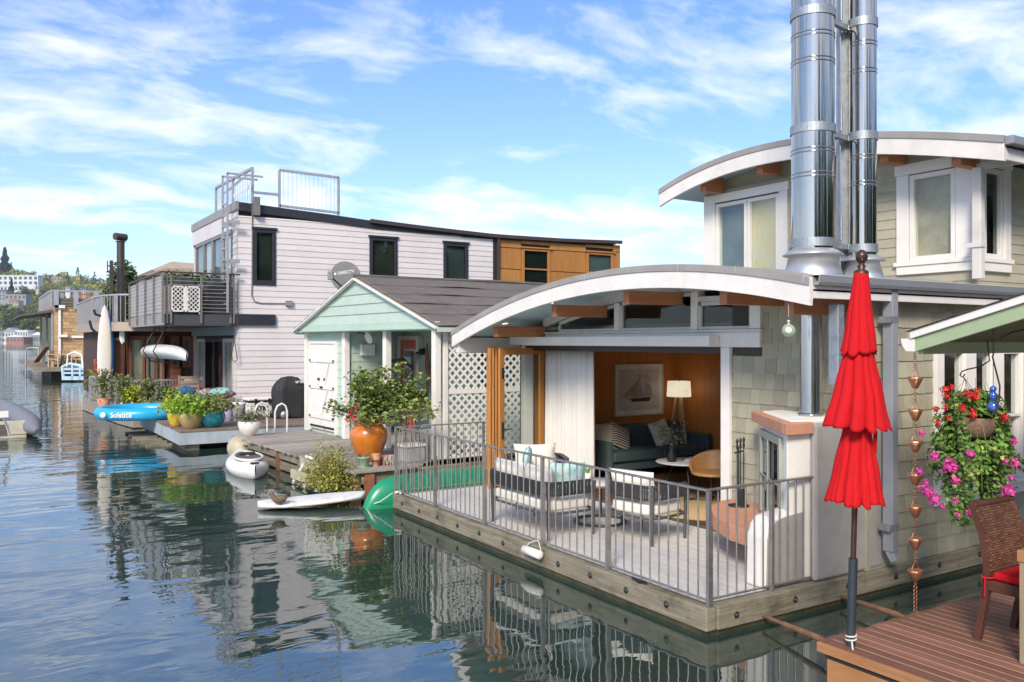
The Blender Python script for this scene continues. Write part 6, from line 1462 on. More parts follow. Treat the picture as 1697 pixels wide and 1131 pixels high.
# inflatable ring board
q = og(238, 690)
IR = thing('inflatable_platform', 'bright blue inflatable lounge float overhanging the deck edge', 'inflatable', (on('z', .62, 238, 681).x, on('z', .62, 238, 681).y, .60), -32.19)
blu = M('bright blue vinyl', (.02, .36, .66), .35, var=.05, spec=.5)
rng = [(.98 * math.copysign(abs(math.cos(a)) ** .85, math.cos(a)), .98 * math.sin(a), 0) for a in [i * 6.283 / 48 for i in range(48)]]
MB().path(rng, .15, n=16, closed=True).build('tube', blu, IR); 
MB().add([(x * .98, y * .98, -.06) for x, y, z in rng], [tuple(range(48))]).build('floor', M('paler blue vinyl', (.12, .45, .66), .4), IR)
tx_ = text('Solstice', .17, 'lettering', white, IR, (-.05, -1.135, .00), (R(88), 0, 0), .002, .003)
MB().lathe([(.001, 0), (.07, 0), (.07, .01), (.001, .01)], (-.50, -1.12, .0), n=16, ax='y').build('lettering_mark', white, IR)
# cooler, buckets, jug
q = og(430, 693); CO = thing('cooler', 'white wheeled cooler with black latches and black lettering', 'cooler', (q.x, q.y, ZG), 4)
MB().add([(x * (.30 if z == 0 else .335), y * (.16 if z == 0 else .19), z) for z in (.05 if False else 0, .38) for y in (-1, 1) for x in (-1, 1)], [(0, 2, 3, 1), (4, 5, 7, 6), (0, 1, 5, 4), (2, 6, 7, 3), (0, 4, 6, 2), (1, 3, 7, 5)]).build('body', white, CO, bev=.03, loc=(0, 0, .03))
MB().box(-.36, .36, -.21, .21, .45, .52).build('lid', white, CO, bev=.025); MB().box(-.35, .35, -.20, .20, .415, .445).build('gasket', blackm, CO)
for x in (-.17, .18): MB().box(x - .03, x + .03, -.235, -.205, .36, .50).build('latch', blackm, CO, bev=.006)
MB().lathe([(.001, -.02), (.11, -.02), (.11, .03), (.001, .03)], (.29, -.235, .11), n=24, ax='y').build('wheel', blackm, CO); MB().lathe([(.001, -.03), (.05, -.03), (.001, -.02)], (.29, -.235, .11), n=16, ax='y').build('hub', galv, CO)
text('RTIC', .155, 'lettering', blackm, CO, (-.01, -.192, .25), (R(86), 0, 0), .003, .006)
def bucket(label, px, py, m, r, h, lidm):
    q = og(px, py); t = thing('bucket', label, 'bucket', (q.x, q.y, ZG)); MB().lathe([(r * .82, 0), (r * .86, .01), (r * .97, h * .8), (r, h * .82), (r * .98, h * .84), (r, h)], n=28).build('body', m, t)
    MB().lathe([(r * 1.05, h), (r * 1.07, h + .02), (r * 1.03, h + .05), (.001, h + .05)], n=28).build('lid', lidm, t); return t
bucket('grey plastic bucket with white lid beside the cooler', 396, 698, M('grey bucket plastic', (.36, .36, .37), .5), .155, .40, white)
q = og(376, 698); t = thing('watering_jug', 'lavender plastic jug with purple cap left of the grey bucket', 'jug', (q.x, q.y, ZG)); lv = M('lavender plastic', (.36, .30, .52), .5)
MB().lathe([(.12, 0), (.13, .03), (.13, .2), (.09, .29), (.045, .32), (.045, .35)], n=22).build('body', lv, t); MB().lathe([(.05, .35), (.05, .41), (.001, .42)], n=16).build('cap', M('purple cap', (.25, .03, .35), .5), t)
MB().tube((-.1, 0, .06), (-.26, -.05, .22), .03, .02).path([(.1, 0, .08), (.17, 0, .12), (.17, 0, .22), (.09, 0, .27)], .018, n=8).build('handle', lv, t)
c2 = M('kraft cardboard', (.36, .22, .11), .85)
q = og(350, 692); CB = thing('cardboard_box', 'open cardboard box with towels behind the turquoise pot', 'box', (q.x + .25, q.y + .9, ZG), 12)
MB().box(-.34, .34, -.22, .22, 0, .46).build('box', c2, CB)
def heap(name, label, cx, cy, cz, rx, ry, rz_, mats, seed, n=7, cat='towels'):
    t = thing(name, label, cat, (cx, cy, cz)); rq = random.Random(seed)
    for k in range(n):
        ox, oy, oz = rq.uniform(-rx, rx) * .6, rq.uniform(-ry, ry) * .6, rq.uniform(0, rz_); a = rq.uniform(0, 3); s1, s2, s3 = rq.uniform(.5, .9) * rx, rq.uniform(.5, .9) * ry, rq.uniform(.3, .55) * rz_ + .04
        def fn(u, v):
            th, ph = u * 6.283, v * 3.1416; w = 1 + .13 * math.sin(5 * th + k) * math.sin(3 * ph + a) + .08 * math.sin(11 * ph + 3 * th)
            return (ox + s1 * w * math.sin(ph) * math.cos(th), oy + s2 * w * math.sin(ph) * math.sin(th), oz + s3 * w * math.cos(ph))
        MB().grid(fn, 24, 14).build('cloth', mats[k % len(mats)], t)
    return t
mintc = M('mint towel', (.25, .50, .42), .9, bump=.5, bs=30); pinkp = M('pink patterned towel', (.55, .28, .36), .9, vs=14, col2=(.12, .06, .16)); navyc = M('navy cloth', (.02, .025, .08), .9, vs=8, col2=(.03, .15, .30)); redc = M('red life vest cloth', (.50, .05, .06), .8); beig = M('beige cushion cloth', (.50, .44, .36), .9)
heap('towel_pile', 'heap of mint and pink patterned towels on the cardboard box', q.x + .35, q.y + .9, ZG + .50, .42, .25, .14, [mintc, pinkp, mintc, pinkp], 3)
q2 = og(322, 690); OC = thing('outdoor_chair', 'wooden deck chair piled with cushions and life vests by the glass doors', 'chair', (q2.x + .15, q2.y + 1.0, ZG), 150)
tk = M('weathered teak', (.20, .14, .10), .8)
MB().box(-.27, .27, -.25, .25, .38, .42).build('seat', tk, OC)
for k in range(5): MB().box(-.26, .26, .24, .26, .48 + k * .11, .56 + k * .11).build('back_slat', tk, OC)
for sx in (-.26, .26):
    for sy in (-.24, .25): MB().box(sx - .02, sx + .02, sy - .02, sy + .02, 0, 1.02 if sy > 0 else .6).build('leg', tk, OC)
heap('life_vest_pile', 'navy, turquoise and red life vests heaped on the deck chair', q2.x + .15, q2.y + .9, ZG + .38, .33, .27, .22, [navyc, navyc, redc, navyc, M('turquoise cloth', (.03, .30, .45), .8)], 8, 8, 'life vests')
heap('chair_cushions', 'two rolled beige cushions on top of the deck chair by the glass doors', q2.x + .15, q2.y + 1.0, ZG + .80, .26, .14, .14, [beig, M('pale pink cushion', (.62, .52, .48), .9)], 12, 4, 'cushions')
# covered kettle grill on the deck
q = og(484, 693); gc = cover('covered_grill', 'black covered grill on wheels standing beside the mint cottage', q.x - .42, q.x + .36, q.y - .15, q.y + .4, ZG + .04, 1.50)
for o_ in gc.children: pass
MB().lathe([(.001, -.02), (.10, -.02), (.10, .02), (.001, .02)], (-.22, -.32, .06), n=22, ax='y').build('wheel', galv, gc)
text('weber', .115, 'lettering', white, gc, (.20, -.315, .88), (R(90), 0, 0), .003, .003)
nd = M('yellow foam', (.70, .60, .03), .8); q = og(465, 694)
nn = thing('pool_noodles', 'yellow, red and blue foam pool noodles lying behind the cooler', 'pool noodles', (q.x - .05, q.y + .5, ZG))
for k, m_ in enumerate((nd, M('coral foam', (.70, .12, .09), .8), M('sky blue foam', (.03, .30, .62), .8))): MB().tube((-.55, .1 * k, .42 - .12 * k), (.25, .1 * k, .44 - .12 * k), .045, n=12).build('noodle', m_, nn)
# white kayak slung under the balcony
ka, kb_ = on('x', -.55, 236, 584), on('x', -.55, 309, 582)
HK = thing('hanging_kayak', 'upturned white kayak slung under the balcony of the white houseboat', 'kayak', (-.55, (ka.y + kb_.y) / 2, on('x', -.55, 270, 582).z))
o = hull(0, abs(ka.y - kb_.y), .60, .40, -.10, .55).build('hull', wk, HK); 
sm2 = MB()
for dyy in (-.9, .75): sm2.path([(0, dyy, 1.1), (-.02, dyy + .05, .7), (-.25, dyy, .25), (-.38, dyy, .0), (-.2, dyy, -.28), (0, dyy, -.33)], .018, n=5)
sm2.path([(0, -.9, 1.0), (0, -.4, .55), (0, .3, .55), (0, .75, 1.0)], .014, n=5); sm2.build('strap', blackm, HK)
# ================================================================== red-brown neighbour with the curved terrace
PN = thing('houseboat', 'low red-brown houseboat with beige curved terrace and dark chimney pipe', 'houseboat')
PY0 = 25.2; redb = M('red brown board siding', (.20, .072, .04), .6, kind='wood', vs=2, st=(1, 1, 9), rnd=.1, dirt=.1); beige = M('taupe fascia paint', (.36, .29, .24), .6, dirt=.1)
px_ = lambda px, Y=PY0: on('y', Y, px, 600).x
PX0 = px_(181); PX1 = 1.6; ZP = .45
pwl = MB().box(PX0, PX1, PY0 + .10, PY0 + .3, ZP, 2.75).box(PX0, PX0 + .1, PY0 + .3, 33, ZP, 2.7).build('wall', M('dark brown wall core', (.06, .03, .022), .8), PN)
siding(pwl, 'siding_board', redb, PY0, 'y', px_(181), px_(207), ZP, 2.40, .17, limit=200, th=.02)
siding(pwl, 'siding_board', redb, PY0, 'y', px_(282), px_(300), ZP, 1.5, .17, limit=200, th=.02)
siding(pwl, 'siding_board', redb, PY0, 'y', px_(318), px_(328), ZP, 2.7, .17, limit=200, th=.02)
for (a, b, m_) in ((214, 240, M('ivory curtain', (.50, .45, .36), .8, vs=2, st=(8, 8, .3), col2=(.30, .27, .21))), (242, 256, MATS['ivory curtain']), (257, 272, MATS['ivory curtain']), (283, 297, greyr), (303, 317, greyr)):
    z0 = ZP + .02 if a < 280 else 1.5; x0, x1 = px_(a), px_(b)
    f = MB().box(x0, x1, PY0 - .03, PY0 + .06, 2.42, 2.55).box(x0, x1, PY0 - .03, PY0 + .06, z0, z0 + .1).box(x0, x0 + .07, PY0 - .03, PY0 + .06, z0 + .1, 2.42).box(x1 - .07, x1, PY0 - .03, PY0 + .06, z0 + .1, 2.42).build('window', redb if a > 250 or a < 220 else frm, PN)
    MB().box(x0 + .07, x1 - .07, PY0 + .0, PY0 + .01, z0 + .1, 2.42).build('pane', glass, f); MB().box(x0 + .07, x1 - .07, PY0 + .06, PY0 + .07, z0 + .1, 2.42).build('curtain', m_, f)
MB().box(px_(178) - .05, px_(208), PY0 - .15, PY0 + .02, 2.40, 2.5).build('ledge', M('dark ledge', (.10, .09, .085), .6), PN)
# curved terrace slab
cpl = [on('z', 2.85, p, 548) for p in (180, 190, 215)]
poly = [(PX0 - .25, 33), (PX0 - .30, 27), (PX0 - .20, 25.6), (PX0 + .1, 24.7), (PX0 + .6, 24.25), (PX1 - .3, 24.1), (PX1 - .3, 33)]
MB().prism(poly, on('y', 24.6, 200, 549).z, on('y', 24.6, 200, 534).z).build('terrace_fascia', beige, PN)
tz = on('y', 24.6, 200, 534).z; tt_ = on('y', 24.6, 200, 489).z
rp2 = [Vector((a, b, 0)) for a, b in poly[:5]]
MB().path([(p.x + .03, p.y, tt_) for p in rp2], .035, n=8).build('hand_rail', rm_, PN)
pk = MB()
for a, b in zip(rp2, rp2[1:]):
    n__ = max(2, int((b - a).length / .16))
    for i in range(n__): q = a.lerp(b, i / n__); pk.bar((q.x + .03, q.y, tz), (q.x + .03, q.y, tt_), .022)
pk.build('baluster_row', rm_, PN, stuff=True)
for q in (rp2[2], rp2[3], rp2[1]): MB().bar((q.x + .03, q.y, tz), (q.x + .03, q.y, tt_), .10).build('rail_post', rm_, PN)
# upper cabin
ucz = lambda py, Y=28.: on('y', Y, 290, py).z
ux = lambda px: on('y', 28., px, 440).x
MB().box(ux(243), 2.6, 28.1, 33, tz, ucz(458)).build('upper_cabin', beige, PN)
MB().prism([(ux(236), ucz(459)), (ux(272), ucz(446)), (ux(330), ucz(444)), (ux(330), ucz(452)), (ux(250), ucz(459))], 27.8, 33, 'y').build('roof_cornice', beige, PN)
MB().prism([(ux(258), ucz(446)), (ux(290), ucz(431.5)), (ux(330), ucz(433)), (ux(330), ucz(447)), (ux(262), ucz(450))], 28.6, 33, 'y').build('roof', M('light taupe roof', (.45, .38, .32), .6), PN)
# chimney
ch_ = on('y', 26.3, 200, 450)
co = MB().tube((ch_.x, 26.3, tz), (ch_.x, 26.3, on('y', 26.3, 200, 401).z), .125, n=20).lathe([(.12, 0), (.17, .02), (.12, .05)], (ch_.x, 26.3, on('y', 26.3, 200, 402).z), n=20).build('chimney_pipe', M('bronze brown pipe', (.075, .06, .05), .45, .4), PN)
zc2 = on('y', 26.3, 200, 393).z; MB().tube((ch_.x - .19, 26.2, zc2), (ch_.x + .17, 26.4, zc2), .12, n=18).build('chimney_cowl', MATS['bronze brown pipe'], co)
am = on('y', 26.0, 184.5, 450)
AM = thing('antenna_mast', 'dark slim mast with a small antenna left of the brown chimney pipe', 'mast', (am.x, 26.0, tz))
MB().box(-.05, .05, -.05, .05, 0, on('y', 26, 184, 432).z - tz).build('mast', MATS['bronze brown pipe'], AM)
zz5 = on('y', 26, 180, 441).z - tz
MB().bar((0, 0, zz5), (-.12, 0, zz5), .04).bar((-.12, 0, zz5 - .17), (-.12, 0, zz5 + .17), .03).bar((0, 0, zz5 + .12), (.3, 0, zz5 + .12), .02).build('antenna', blackm, AM)
gt = at(203, 30.0); TP = thing('terrace_shrub', 'leafy green shrub growing on the terrace behind the brown chimney pipe', 'shrub', (gt.x, gt.y, tz))
MB().path([(0, 0, 0), (.05, 0, .8), (0, .1, 1.6)], [.05, .04, .02], n=6).build('trunk', MATS['shrub bark'], TP)
leaves(2600, lambda i: (lambda a, h: Vector((math.cos(a) * (.62 - .28 * abs(h - 1.0)) * random.random() ** .5, math.sin(a) * .5 * random.random() ** .5, h + .2 * math.sin(a * 3))))(random.uniform(0, 6.28), random.uniform(.1, 2.0)), .14).build('crown', M('terrace shrub leaf', (.075, .12, .03), .6, attr=True, rnd=.5), TP)
# P deck, railing, pots
PDk = thing('wooden_deck', 'grey timber deck with steel railing in front of the red-brown houseboat', 'deck')
pc0 = on('z', ZP, 193, 677); pc1 = on('z', ZP, 147, 664); pc2 = on('z', ZP, 328, 660)
MB().prism([(pc0.x, pc0.y), (pc1.x, pc1.y + 2), (3, pc1.y + 2), (3, 20.2), (pc0.x + .2, 20.2)], .02, ZP).build('deck_slab', M('weathered deck block', (.27, .24, .21), .85, dirt=.4), PDk)
def railing(parent, a, b, zt, n, posts, zb_=ZP):
    a = Vector(a); b = Vector(b)
    MB().bar((a.x, a.y, zt), (b.x, b.y, zt), .05).bar((a.x, a.y, zb_ + .1), (b.x, b.y, zb_ + .1), .03).build('rail', rm_, parent)
    m = MB()
    for i in range(n + 1): q = a.lerp(b, i / n); m.bar((q.x, q.y, zb_ + .1), (q.x, q.y, zt), .016)
    m.build('baluster_row', rm_, parent, stuff=True)
    for f in posts: q = a.lerp(b, f); MB().bar((q.x, q.y, zb_), (q.x, q.y, zt), .09).build('post', rm_, parent)
RP = thing('railing', 'grey steel railing around the potted plants of the red-brown houseboat', 'railing')
zrt = on('y', pc0.y, 193, 632).z
railing(RP, (pc0.x + .05, pc0.y + .05, 0), (pc1.x + .05, pc1.y, 0), zrt, 34, (0, .03, 1))
r1 = on('y', pc0.y + .05, 242, 632); r2 = on('y', pc0.y + .05, 325, 640)
railing(RP, (pc0.x + .05, pc0.y + .05, 0), (r2.x, pc0.y + .05, 0), zrt, 26, (0.02, .38, 1))
for k, (px, mt, lab, col) in enumerate(((172, .9, 'tall spiky green plant in a pot beside the outer railing', duskf), (205, .8, 'bushy green pot plant just inside the railing corner', duskf), (222, .45, 'pot with lime leaves and a red flower behind the railing', limef), (246, .7, 'tall rosemary in a blue-grey pot behind the railing', duskf), (270, .5, 'round silvery shrub in an ochre pot behind the railing', M('silver foliage', (.14, .17, .12), .8, attr=True)), (288, .4, 'low gold grass in a pot near the deck chair', limef))):
    q = at(px, 23.4 + (1.5 if k == 0 else 0)); t = thing('potted_plant', lab, 'potted plant', (q.x, q.y, ZP)); MB().lathe([(.13, 0), (.2, .26), (.18, .27)], n=18).build('pot', [terra, M('brown glaze', (.10, .05, .03), .3), MATS['brown glaze'], M('blue grey glaze', (.12, .19, .22), .4), M('ochre glaze', (.36, .22, .05), .4), terra][k], t)
    rq = random.Random(k); gsm = MB()
    for j in range(60): a = rq.uniform(0, 6.28); r_ = rq.uniform(.05, .3); gsm.path([(0, 0, .2), (r_ * .4 * math.cos(a), r_ * .4 * math.sin(a), .2 + mt * .5), (r_ * math.cos(a), r_ * math.sin(a), .2 + mt * rq.uniform(.6, 1))], .008, n=3)
    gsm.build('stems', col, t)
    leaves(500, lambda i: Vector((rq.gauss(0, .15), rq.gauss(0, .15), .25 + rq.random() * mt * .95)), .07, flat=1.2).build('foliage', col, t)
# tall paddle board leaning upright
sb0 = on('y', 25.0, 172, 645); sb1 = on('y', 25.0, 170, 506)
PB = thing('paddle_board', 'tall white paddle board with blue underside standing upright against the terrace', 'paddle board', (sb0.x, 24.9, ZP))
Ls = sb1.z - ZP
def sbf(u, v):
    t = u * 2 * math.pi; k = max(.02, math.sin(math.pi * (.06 + v * .94)) ** .5)
    return (.21 * k * math.cos(t) + .02 * v, .05 * math.sin(t) , v * Ls)
MB().grid(sbf, 20, 30).build('board', cream, PB); MB().grid(lambda u, v: (lambda q: (q[0] + .05 * math.sin(math.pi * v) + .02, q[1] + .03, q[2]))(sbf(u, v)), 20, 30).build('underside', M('deep blue hull', (.02, .12, .35), .4), PB)
MB().path([(-.22, 0, Ls - .9), (-.36, 0, Ls - .75), (-.42, 0, Ls - .5)], .04, n=8).path([(-.1, 0, Ls - .35), (-.25, 0, Ls - .3), (-.3, 0, Ls - .15)], .04, n=8).build('rack_hook', blackm, PB)
for k, (px, lab) in enumerate(((207, 'white bladed paddle leaning on the red-brown wall'), (213, 'black bladed paddle leaning on the red-brown wall'))):
    x = px_(px, 24.9); t = thing('paddle', lab, 'paddle', (x, 24.9, ZP)); MB().tube((0, 0, 0), (-.05, 0, 1.9), .02).build('shaft', bronze, t); MB().ball((-.07, 0, 2.1), .12, 12, 8, (.8, .2, 2.2)).build('blade', white if k == 0 else blackm, t)
cn = on('z', ZP, 158, 662); t = thing('canna_lily', 'tall canna lily with orange-red flowers beyond the railing end', 'plant', (at(157, 28.5).x, at(157, 28.5).y, .2))
rq = random.Random(2); m = MB()
for k in range(26): a = rq.uniform(0, 6.28); h = rq.uniform(.2, 1.0); m.grid(lambda u, v: ((.05 + v * .4) * math.cos(a) + (u - .5) * .14 * math.sin(math.pi * v) * -math.sin(a), (.05 + v * .4) * math.sin(a) + (u - .5) * .14 * math.sin(math.pi * v) * math.cos(a), h + .25 * math.sin(v * 2.6)), 3, 6, rn=rq.random() * .98)
m.build('leaves', M('canna leaf', (.20, .22, .03), .5, attr=True, rnd=.5), t)
m = MB().path([(0, 0, .3), (.05, 0, 1.5)], .02, n=5); 
for z in (1.0, 1.2, 1.35, 1.5): blossom(m, (.05, 0, z), .12, 26)
m.build('blossoms', M('orange red petals', (.65, .08, .02), .5), t)
# ================================================================== cedar-shingled houseboat further out
DT = 54.
o_ = at(89, DT)
TF = Fr((o_.x, o_.y), 0)
TH = thing('houseboat', 'cedar-shingled houseboat with flat roof deck out on the lake', 'houseboat', (o_.x, o_.y, 0))
tl = lambda px, y=0: TF.on('y', y, px, 560).x
tz_ = lambda py, px=89: TF.on('y', 0, px, py).z
ty = lambda px, x=0: TF.on('x', x, px, 560).y
tzx = lambda px, py, x=0: TF.on('x', x, px, py).z
ced = M('golden cedar shingle', (.42, .27, .14), .85, vs=6, var=.18, rnd=.13, bump=.6, bs=10, attr=True, dirt=.12, ds=.6)
XE_ = tl(190); Y7 = ty(69); ztop = tz_(507)
tw_ = MB().box(.06, XE_, .06, Y7, .9, ztop).build('wall', M('cedar shadow', (.14, .085, .045), .9), TH)
siding(tw_, 'shingle', ced, .0, 'y', 0, XE_, .9, ztop, .21, .35, .6, limit=0, th=.03, gap=.012, key='T1')
siding(tw_, 'shingle', ced, .0, 'x', .0, Y7, tzx(80, 520), ztop, .21, .35, .6, limit=0, th=.03, gap=.012, key='T3')
MB().box(-.08, XE_, -.10, Y7, ztop + .003, tz_(494)).build('roof_parapet', M('brown parapet', (.12, .085, .065), .7), TH)
MB().prism([(-1.9, tzx(80, 520) - .35), (0, tzx(80, 520) - .02), (0, tzx(80, 520) + .14), (-1.9, tzx(80, 520) - .22)], .2, Y7, 'y').build('canopy', M('dark canopy', (.10, .085, .075), .7), TH)
MB().box(-.05, .0, .8, Y7 - .2, .9, tzx(80, 521)).build('glass_wall', glassd, TH)
for yy in (.3, Y7 * .45, Y7 - .3): MB().box(-.12, .0, yy, yy + .22, .9, tzx(80, 521)).build('porch_post', rm_, TH)
x_ = tl(98.5)
MB().box(x_ - .07, x_ + .07, -.14, -.04, .9, tz_(512)).box(x_ - .3, x_ + .3, -.24, -.04, tz_(511), tz_(506)).build('downspout', white, TH)
MB().box(tl(119), tl(142), -.14, -.04, tz_(560.5), tz_(556.5)).build('wall_shelf', white, TH)
for px in (104, 154): MB().box(tl(px) - .25, tl(px) + .25, -.3, -.04, tz_(559), tz_(555)).build('wall_light', white, TH)
trl = MB(); zr1 = tz_(482)
for i in range(7): y_ = i * Y7 / 6; trl.box(-.2, -.08, y_ - .06, y_ + .06, ztop - .1, zr1)
for px in (93, 126, 159): trl.box(tl(px, -.15) - .14, tl(px, -.15) + .14, -.24, -.1, tz_(512), tz_(483))
trl.bar((-.14, 0, zr1), (-.14, Y7, zr1), .10).bar((-.14, -.16, zr1), (XE_, -.16, zr1), .10); trl.bar((tl(103, 1), 1, tz_(494)), (tl(103, 1), 1, tz_(484)), .2)
for k in range(5): trl.bar((-.1, -.16, zr1 - .3 - k * .22), (XE_, -.16, zr1 - .3 - k * .22), .012)
trl.build('roof_railing', rm_, TH)
RB = thing('roof_bench', 'slatted orange teak bench on the roof of the cedar houseboat', 'bench', (o_.x, o_.y, 0))
x0, x1 = tl(122, .8), tl(158, .8); ot = M('orange teak', (.42, .19, .07), .6); zb0_ = tz_(497)
for k in range(22): MB().box(x0 + (x1 - x0) * k / 22, x0 + (x1 - x0) * (k + .6) / 22, .8, .86, zb0_ + .1, tz_(486)).build('back_slat', ot, RB)
MB().box(x0, x1, .76, .9, tz_(486), tz_(484.5)).build('top_rail', ot, RB); MB().box(x0, x1, .9, 1.4, zb0_, zb0_ + .08).build('seat', ot, RB)
for x in (x0, x1): MB().box(x, x + .14, .8, 1.4, tz_(500), zb0_ + .35).build('leg', ot, RB)
TD = thing('wooden_deck', 'low brown timber swim deck of the cedar houseboat', 'deck', (o_.x, o_.y, 0))
ZT = .78
td = lambda px, y: TF.on('y', y, px, 612).x
yf = -2.0; xl = td(62, yf)
MB().box(xl, XE_, yf, ty(31, xl), .52, ZT).build('deck_slab', timbx, TD)
MB().box(xl + .8, td(128, yf), yf + .8, 8, .0, .50).build('float', MATS['wet black log float'], TD)
tw3 = lambda x, y, z=0: (o_.x + x, o_.y + y, z)
teakp = M('pale teak', (.46, .34, .22), .7)
def wood_chair(lab, px, y, rz=0, s=1.):
    t = thing('patio_chair', lab, 'chair', tw3(td(px, y), y, ZT), rz)
    MB().box(-.28, .28, -.25, .25, .40, .44).build('seat', teakp, t)
    MB().box(-.28, .28, .25, .29, .55, .9).build('back_panel', teakp, t)
    for sx in (-.27, .27):
        for sy in (-.24, .27): MB().box(sx - .03, sx + .03, sy - .03, sy + .03, 0, .9 if sy > 0 else .62).build('leg', teakp, t)
    t.scale = (1.15,) * 3; return t
wood_chair('pale wooden chair left of the table, by the white downspout', 93, -.9, 60); wood_chair('pale wooden dining chair in front of the table', 131, -1.4, rz=150); wood_chair('pale wooden dining chair at the far side of the table', 117, -.4, 20)
t = thing('outdoor_table', 'long pale wooden dining table on the swim deck', 'table', tw3(td(134, -.9), -.9, ZT))
MB().box(-1.9, 1.9, -.4, .4, .74, .80).build('tabletop', teakp, t)
for x in (-1.6, 1.1): MB().box(x - .08, x + .08, -.1, .1, 0, .74).build('leg', teakp, t)
t = thing('lounge_chair', 'brown reclined wooden lounge chair on the swim deck', 'chair', tw3(td(72, .3), .3, ZT), -32)
MB().bar((-.6, 0, .2), (.3, 0, .28), .6, .05, up=(0, 0, 1)).build('seat', tk, t); MB().bar((-.5, 0, .25), (.25, .0, 1.25), .6, .05, up=(1, 0, 0)).build('back_panel', M('brown lounger wood', (.22, .13, .08), .7), t)
t = thing('ladder_rail', 'grey hoop railing at the lake end of the swim deck', 'railing', tw3(xl, ty(45, xl), 0), -32)
MB().path([(-.1, 0, -.3), (-.1, 0, 1.75), (.1, 0, 1.9), (.75, 0, 1.9), (.85, 0, 1.8), (.85, 0, .7)], .05, n=6).build('hoop', rm_, t)
bt = at(128, 50); SB = thing('rowing_boat', 'small pale blue boat frame standing on its side by the swim deck', 'boat', (bt.x, bt.y, .1), -32)
MB().path([(-.8, 0, .0), (-.85, 0, .8), (-.5, 0, .95), (.2, 0, .85), (.6, 0, .4), (.55, 0, .05)], .10, n=8).box(-.75, .5, -.1, .1, .0, .22).box(-.75, .5, -.08, -.04, .36, .46).box(-.75, .4, -.08, -.04, .6, .7).box(-.3, -.2, -.1, .1, .0, .85).box(.15, .25, -.1, .1, .0, .8).build('frame', M('pale blue aluminium', (.36, .50, .62), .4), SB)
MB().path([(-.55, -.1, .8), (-.5, -.1, 1.5), (-.1, -.1, 1.65), (.3, -.1, 1.5), (.4, -.1, .7)], .05, n=8).build('ladder_hoop', white, SB)
# ================================================================== inflatable dinghy at the left edge
p_ = [on('z', .20, *q) for q in ((62, 716), (57, 713), (52, 709), (40, 701), (18, 688.5), (-12, 676))]
dq = p_[2]
DI = thing('inflatable_boat', 'grey inflatable boat with cream transom floating at the left edge', 'boat', (dq.x, dq.y, 0))
loc_ = lambda q: (q.x - dq.x, q.y - dq.y, q.z)
gt_ = M('grey hypalon tube', (.17, .175, .20), .6, var=.12, dirt=.2)
MB().path([(lambda v: (v[0], v[1], .21 + k * .03))(loc_(q)) for k, q in enumerate(p_)], [.05, .17, .235, .25, .25, .24], n=24).build('tube', gt_, DI)
q = loc_(p_[0]); q1 = loc_(p_[1]); MB().tube((q[0] + (q[0] - q1[0]) * .2, q[1] + (q[1] - q1[1]) * .2, .2), (q[0], q[1], .205), .07).build('end_cap', M('dark grey cap', (.08, .08, .09), .6), DI)
ta, tb = on('z', 0, 44, 724), on('z', 0, -30, 728)
ta, tb = Vector(loc_(ta)), Vector(loc_(tb))
MB().bar(ta + Vector((0, 0, .19)), tb + Vector((0, 0, .19)), .05, .44).build('transom', M('cream grp', (.50, .47, .36), .5, dirt=.3), DI, bev=.01)
n3 = (tb - ta).normalized(); c3 = Vector((n3.y, -n3.x, 0)); c3 = c3 if c3.dot(Vector((CAM[0] - dq.x, CAM[1] - dq.y, 0))) > 0 else -c3
MB().bar(ta + n3 * .42 + c3 * .04 + Vector((0, 0, .20)), ta + n3 * .85 + c3 * .04 + Vector((0, 0, .20)), .03, .26).build('transom_pad', M('brown pad', (.12, .09, .08), .8), DI)
MB().bar(ta - c3 * .2 + Vector((0, 0, .10)), tb - c3 * .2 + Vector((0, 0, .10)), .5, .04, up=(0, 0, 1)).build('floor', MATS['cream grp'], DI)
pf, pg = Vector(loc_(on('z', .5, 12, 704))), Vector(loc_(on('z', .75, 5, 688)))
MB().tube(pf + Vector((.05, 0, -.25)), pg, .022).box(pg.x - .16, pg.x + .10, pg.y - .12, pg.y + .12, pg.z - .05, pg.z + .08).build('seat_and_oar', white, DI)
# ================================================================== far shore
rb = random.Random(21)
def crest(px):
    t = [(-400, 445), (-60, 452), (0, 455), (40, 458), (70, 462), (100, 466), (150, 470), (190, 476), (400, 490), (900, 500), (2200, 500)]
    for (a, ya), (b, yb_) in zip(t, t[1:]):
        if px <= b: return ya + (yb_ - ya) * (px - a) / (b - a)
    return 500
def hillz(px, D):
    f = max(0, min(1, (D - 805) / 620)); return -3 + (zat(crest(px), 1425) + 3) * (f ** .8) + 3 * math.sin(px * .05 + D * .01) * f
hill = MB(); PXS = list(range(-500, 2300, 40)); DS = [800, 815, 860, 920, 1000, 1100, 1250, 1425, 1700]
vs = [(*at(px, D).xy, hillz(px, min(D, 1425)) - (20 if D > 1500 else 0)) for D in DS for px in PXS]
nP = len(PXS); hill.add(vs, [(j * nP + i, j * nP + i + 1, (j + 1) * nP + i + 1, (j + 1) * nP + i) for j in range(len(DS) - 1) for i in range(nP - 1)], True)
struct(hill.build('hillside', M('wooded hillside ground', (.12, .14, .06), .95, vs=.02, var=.3)))
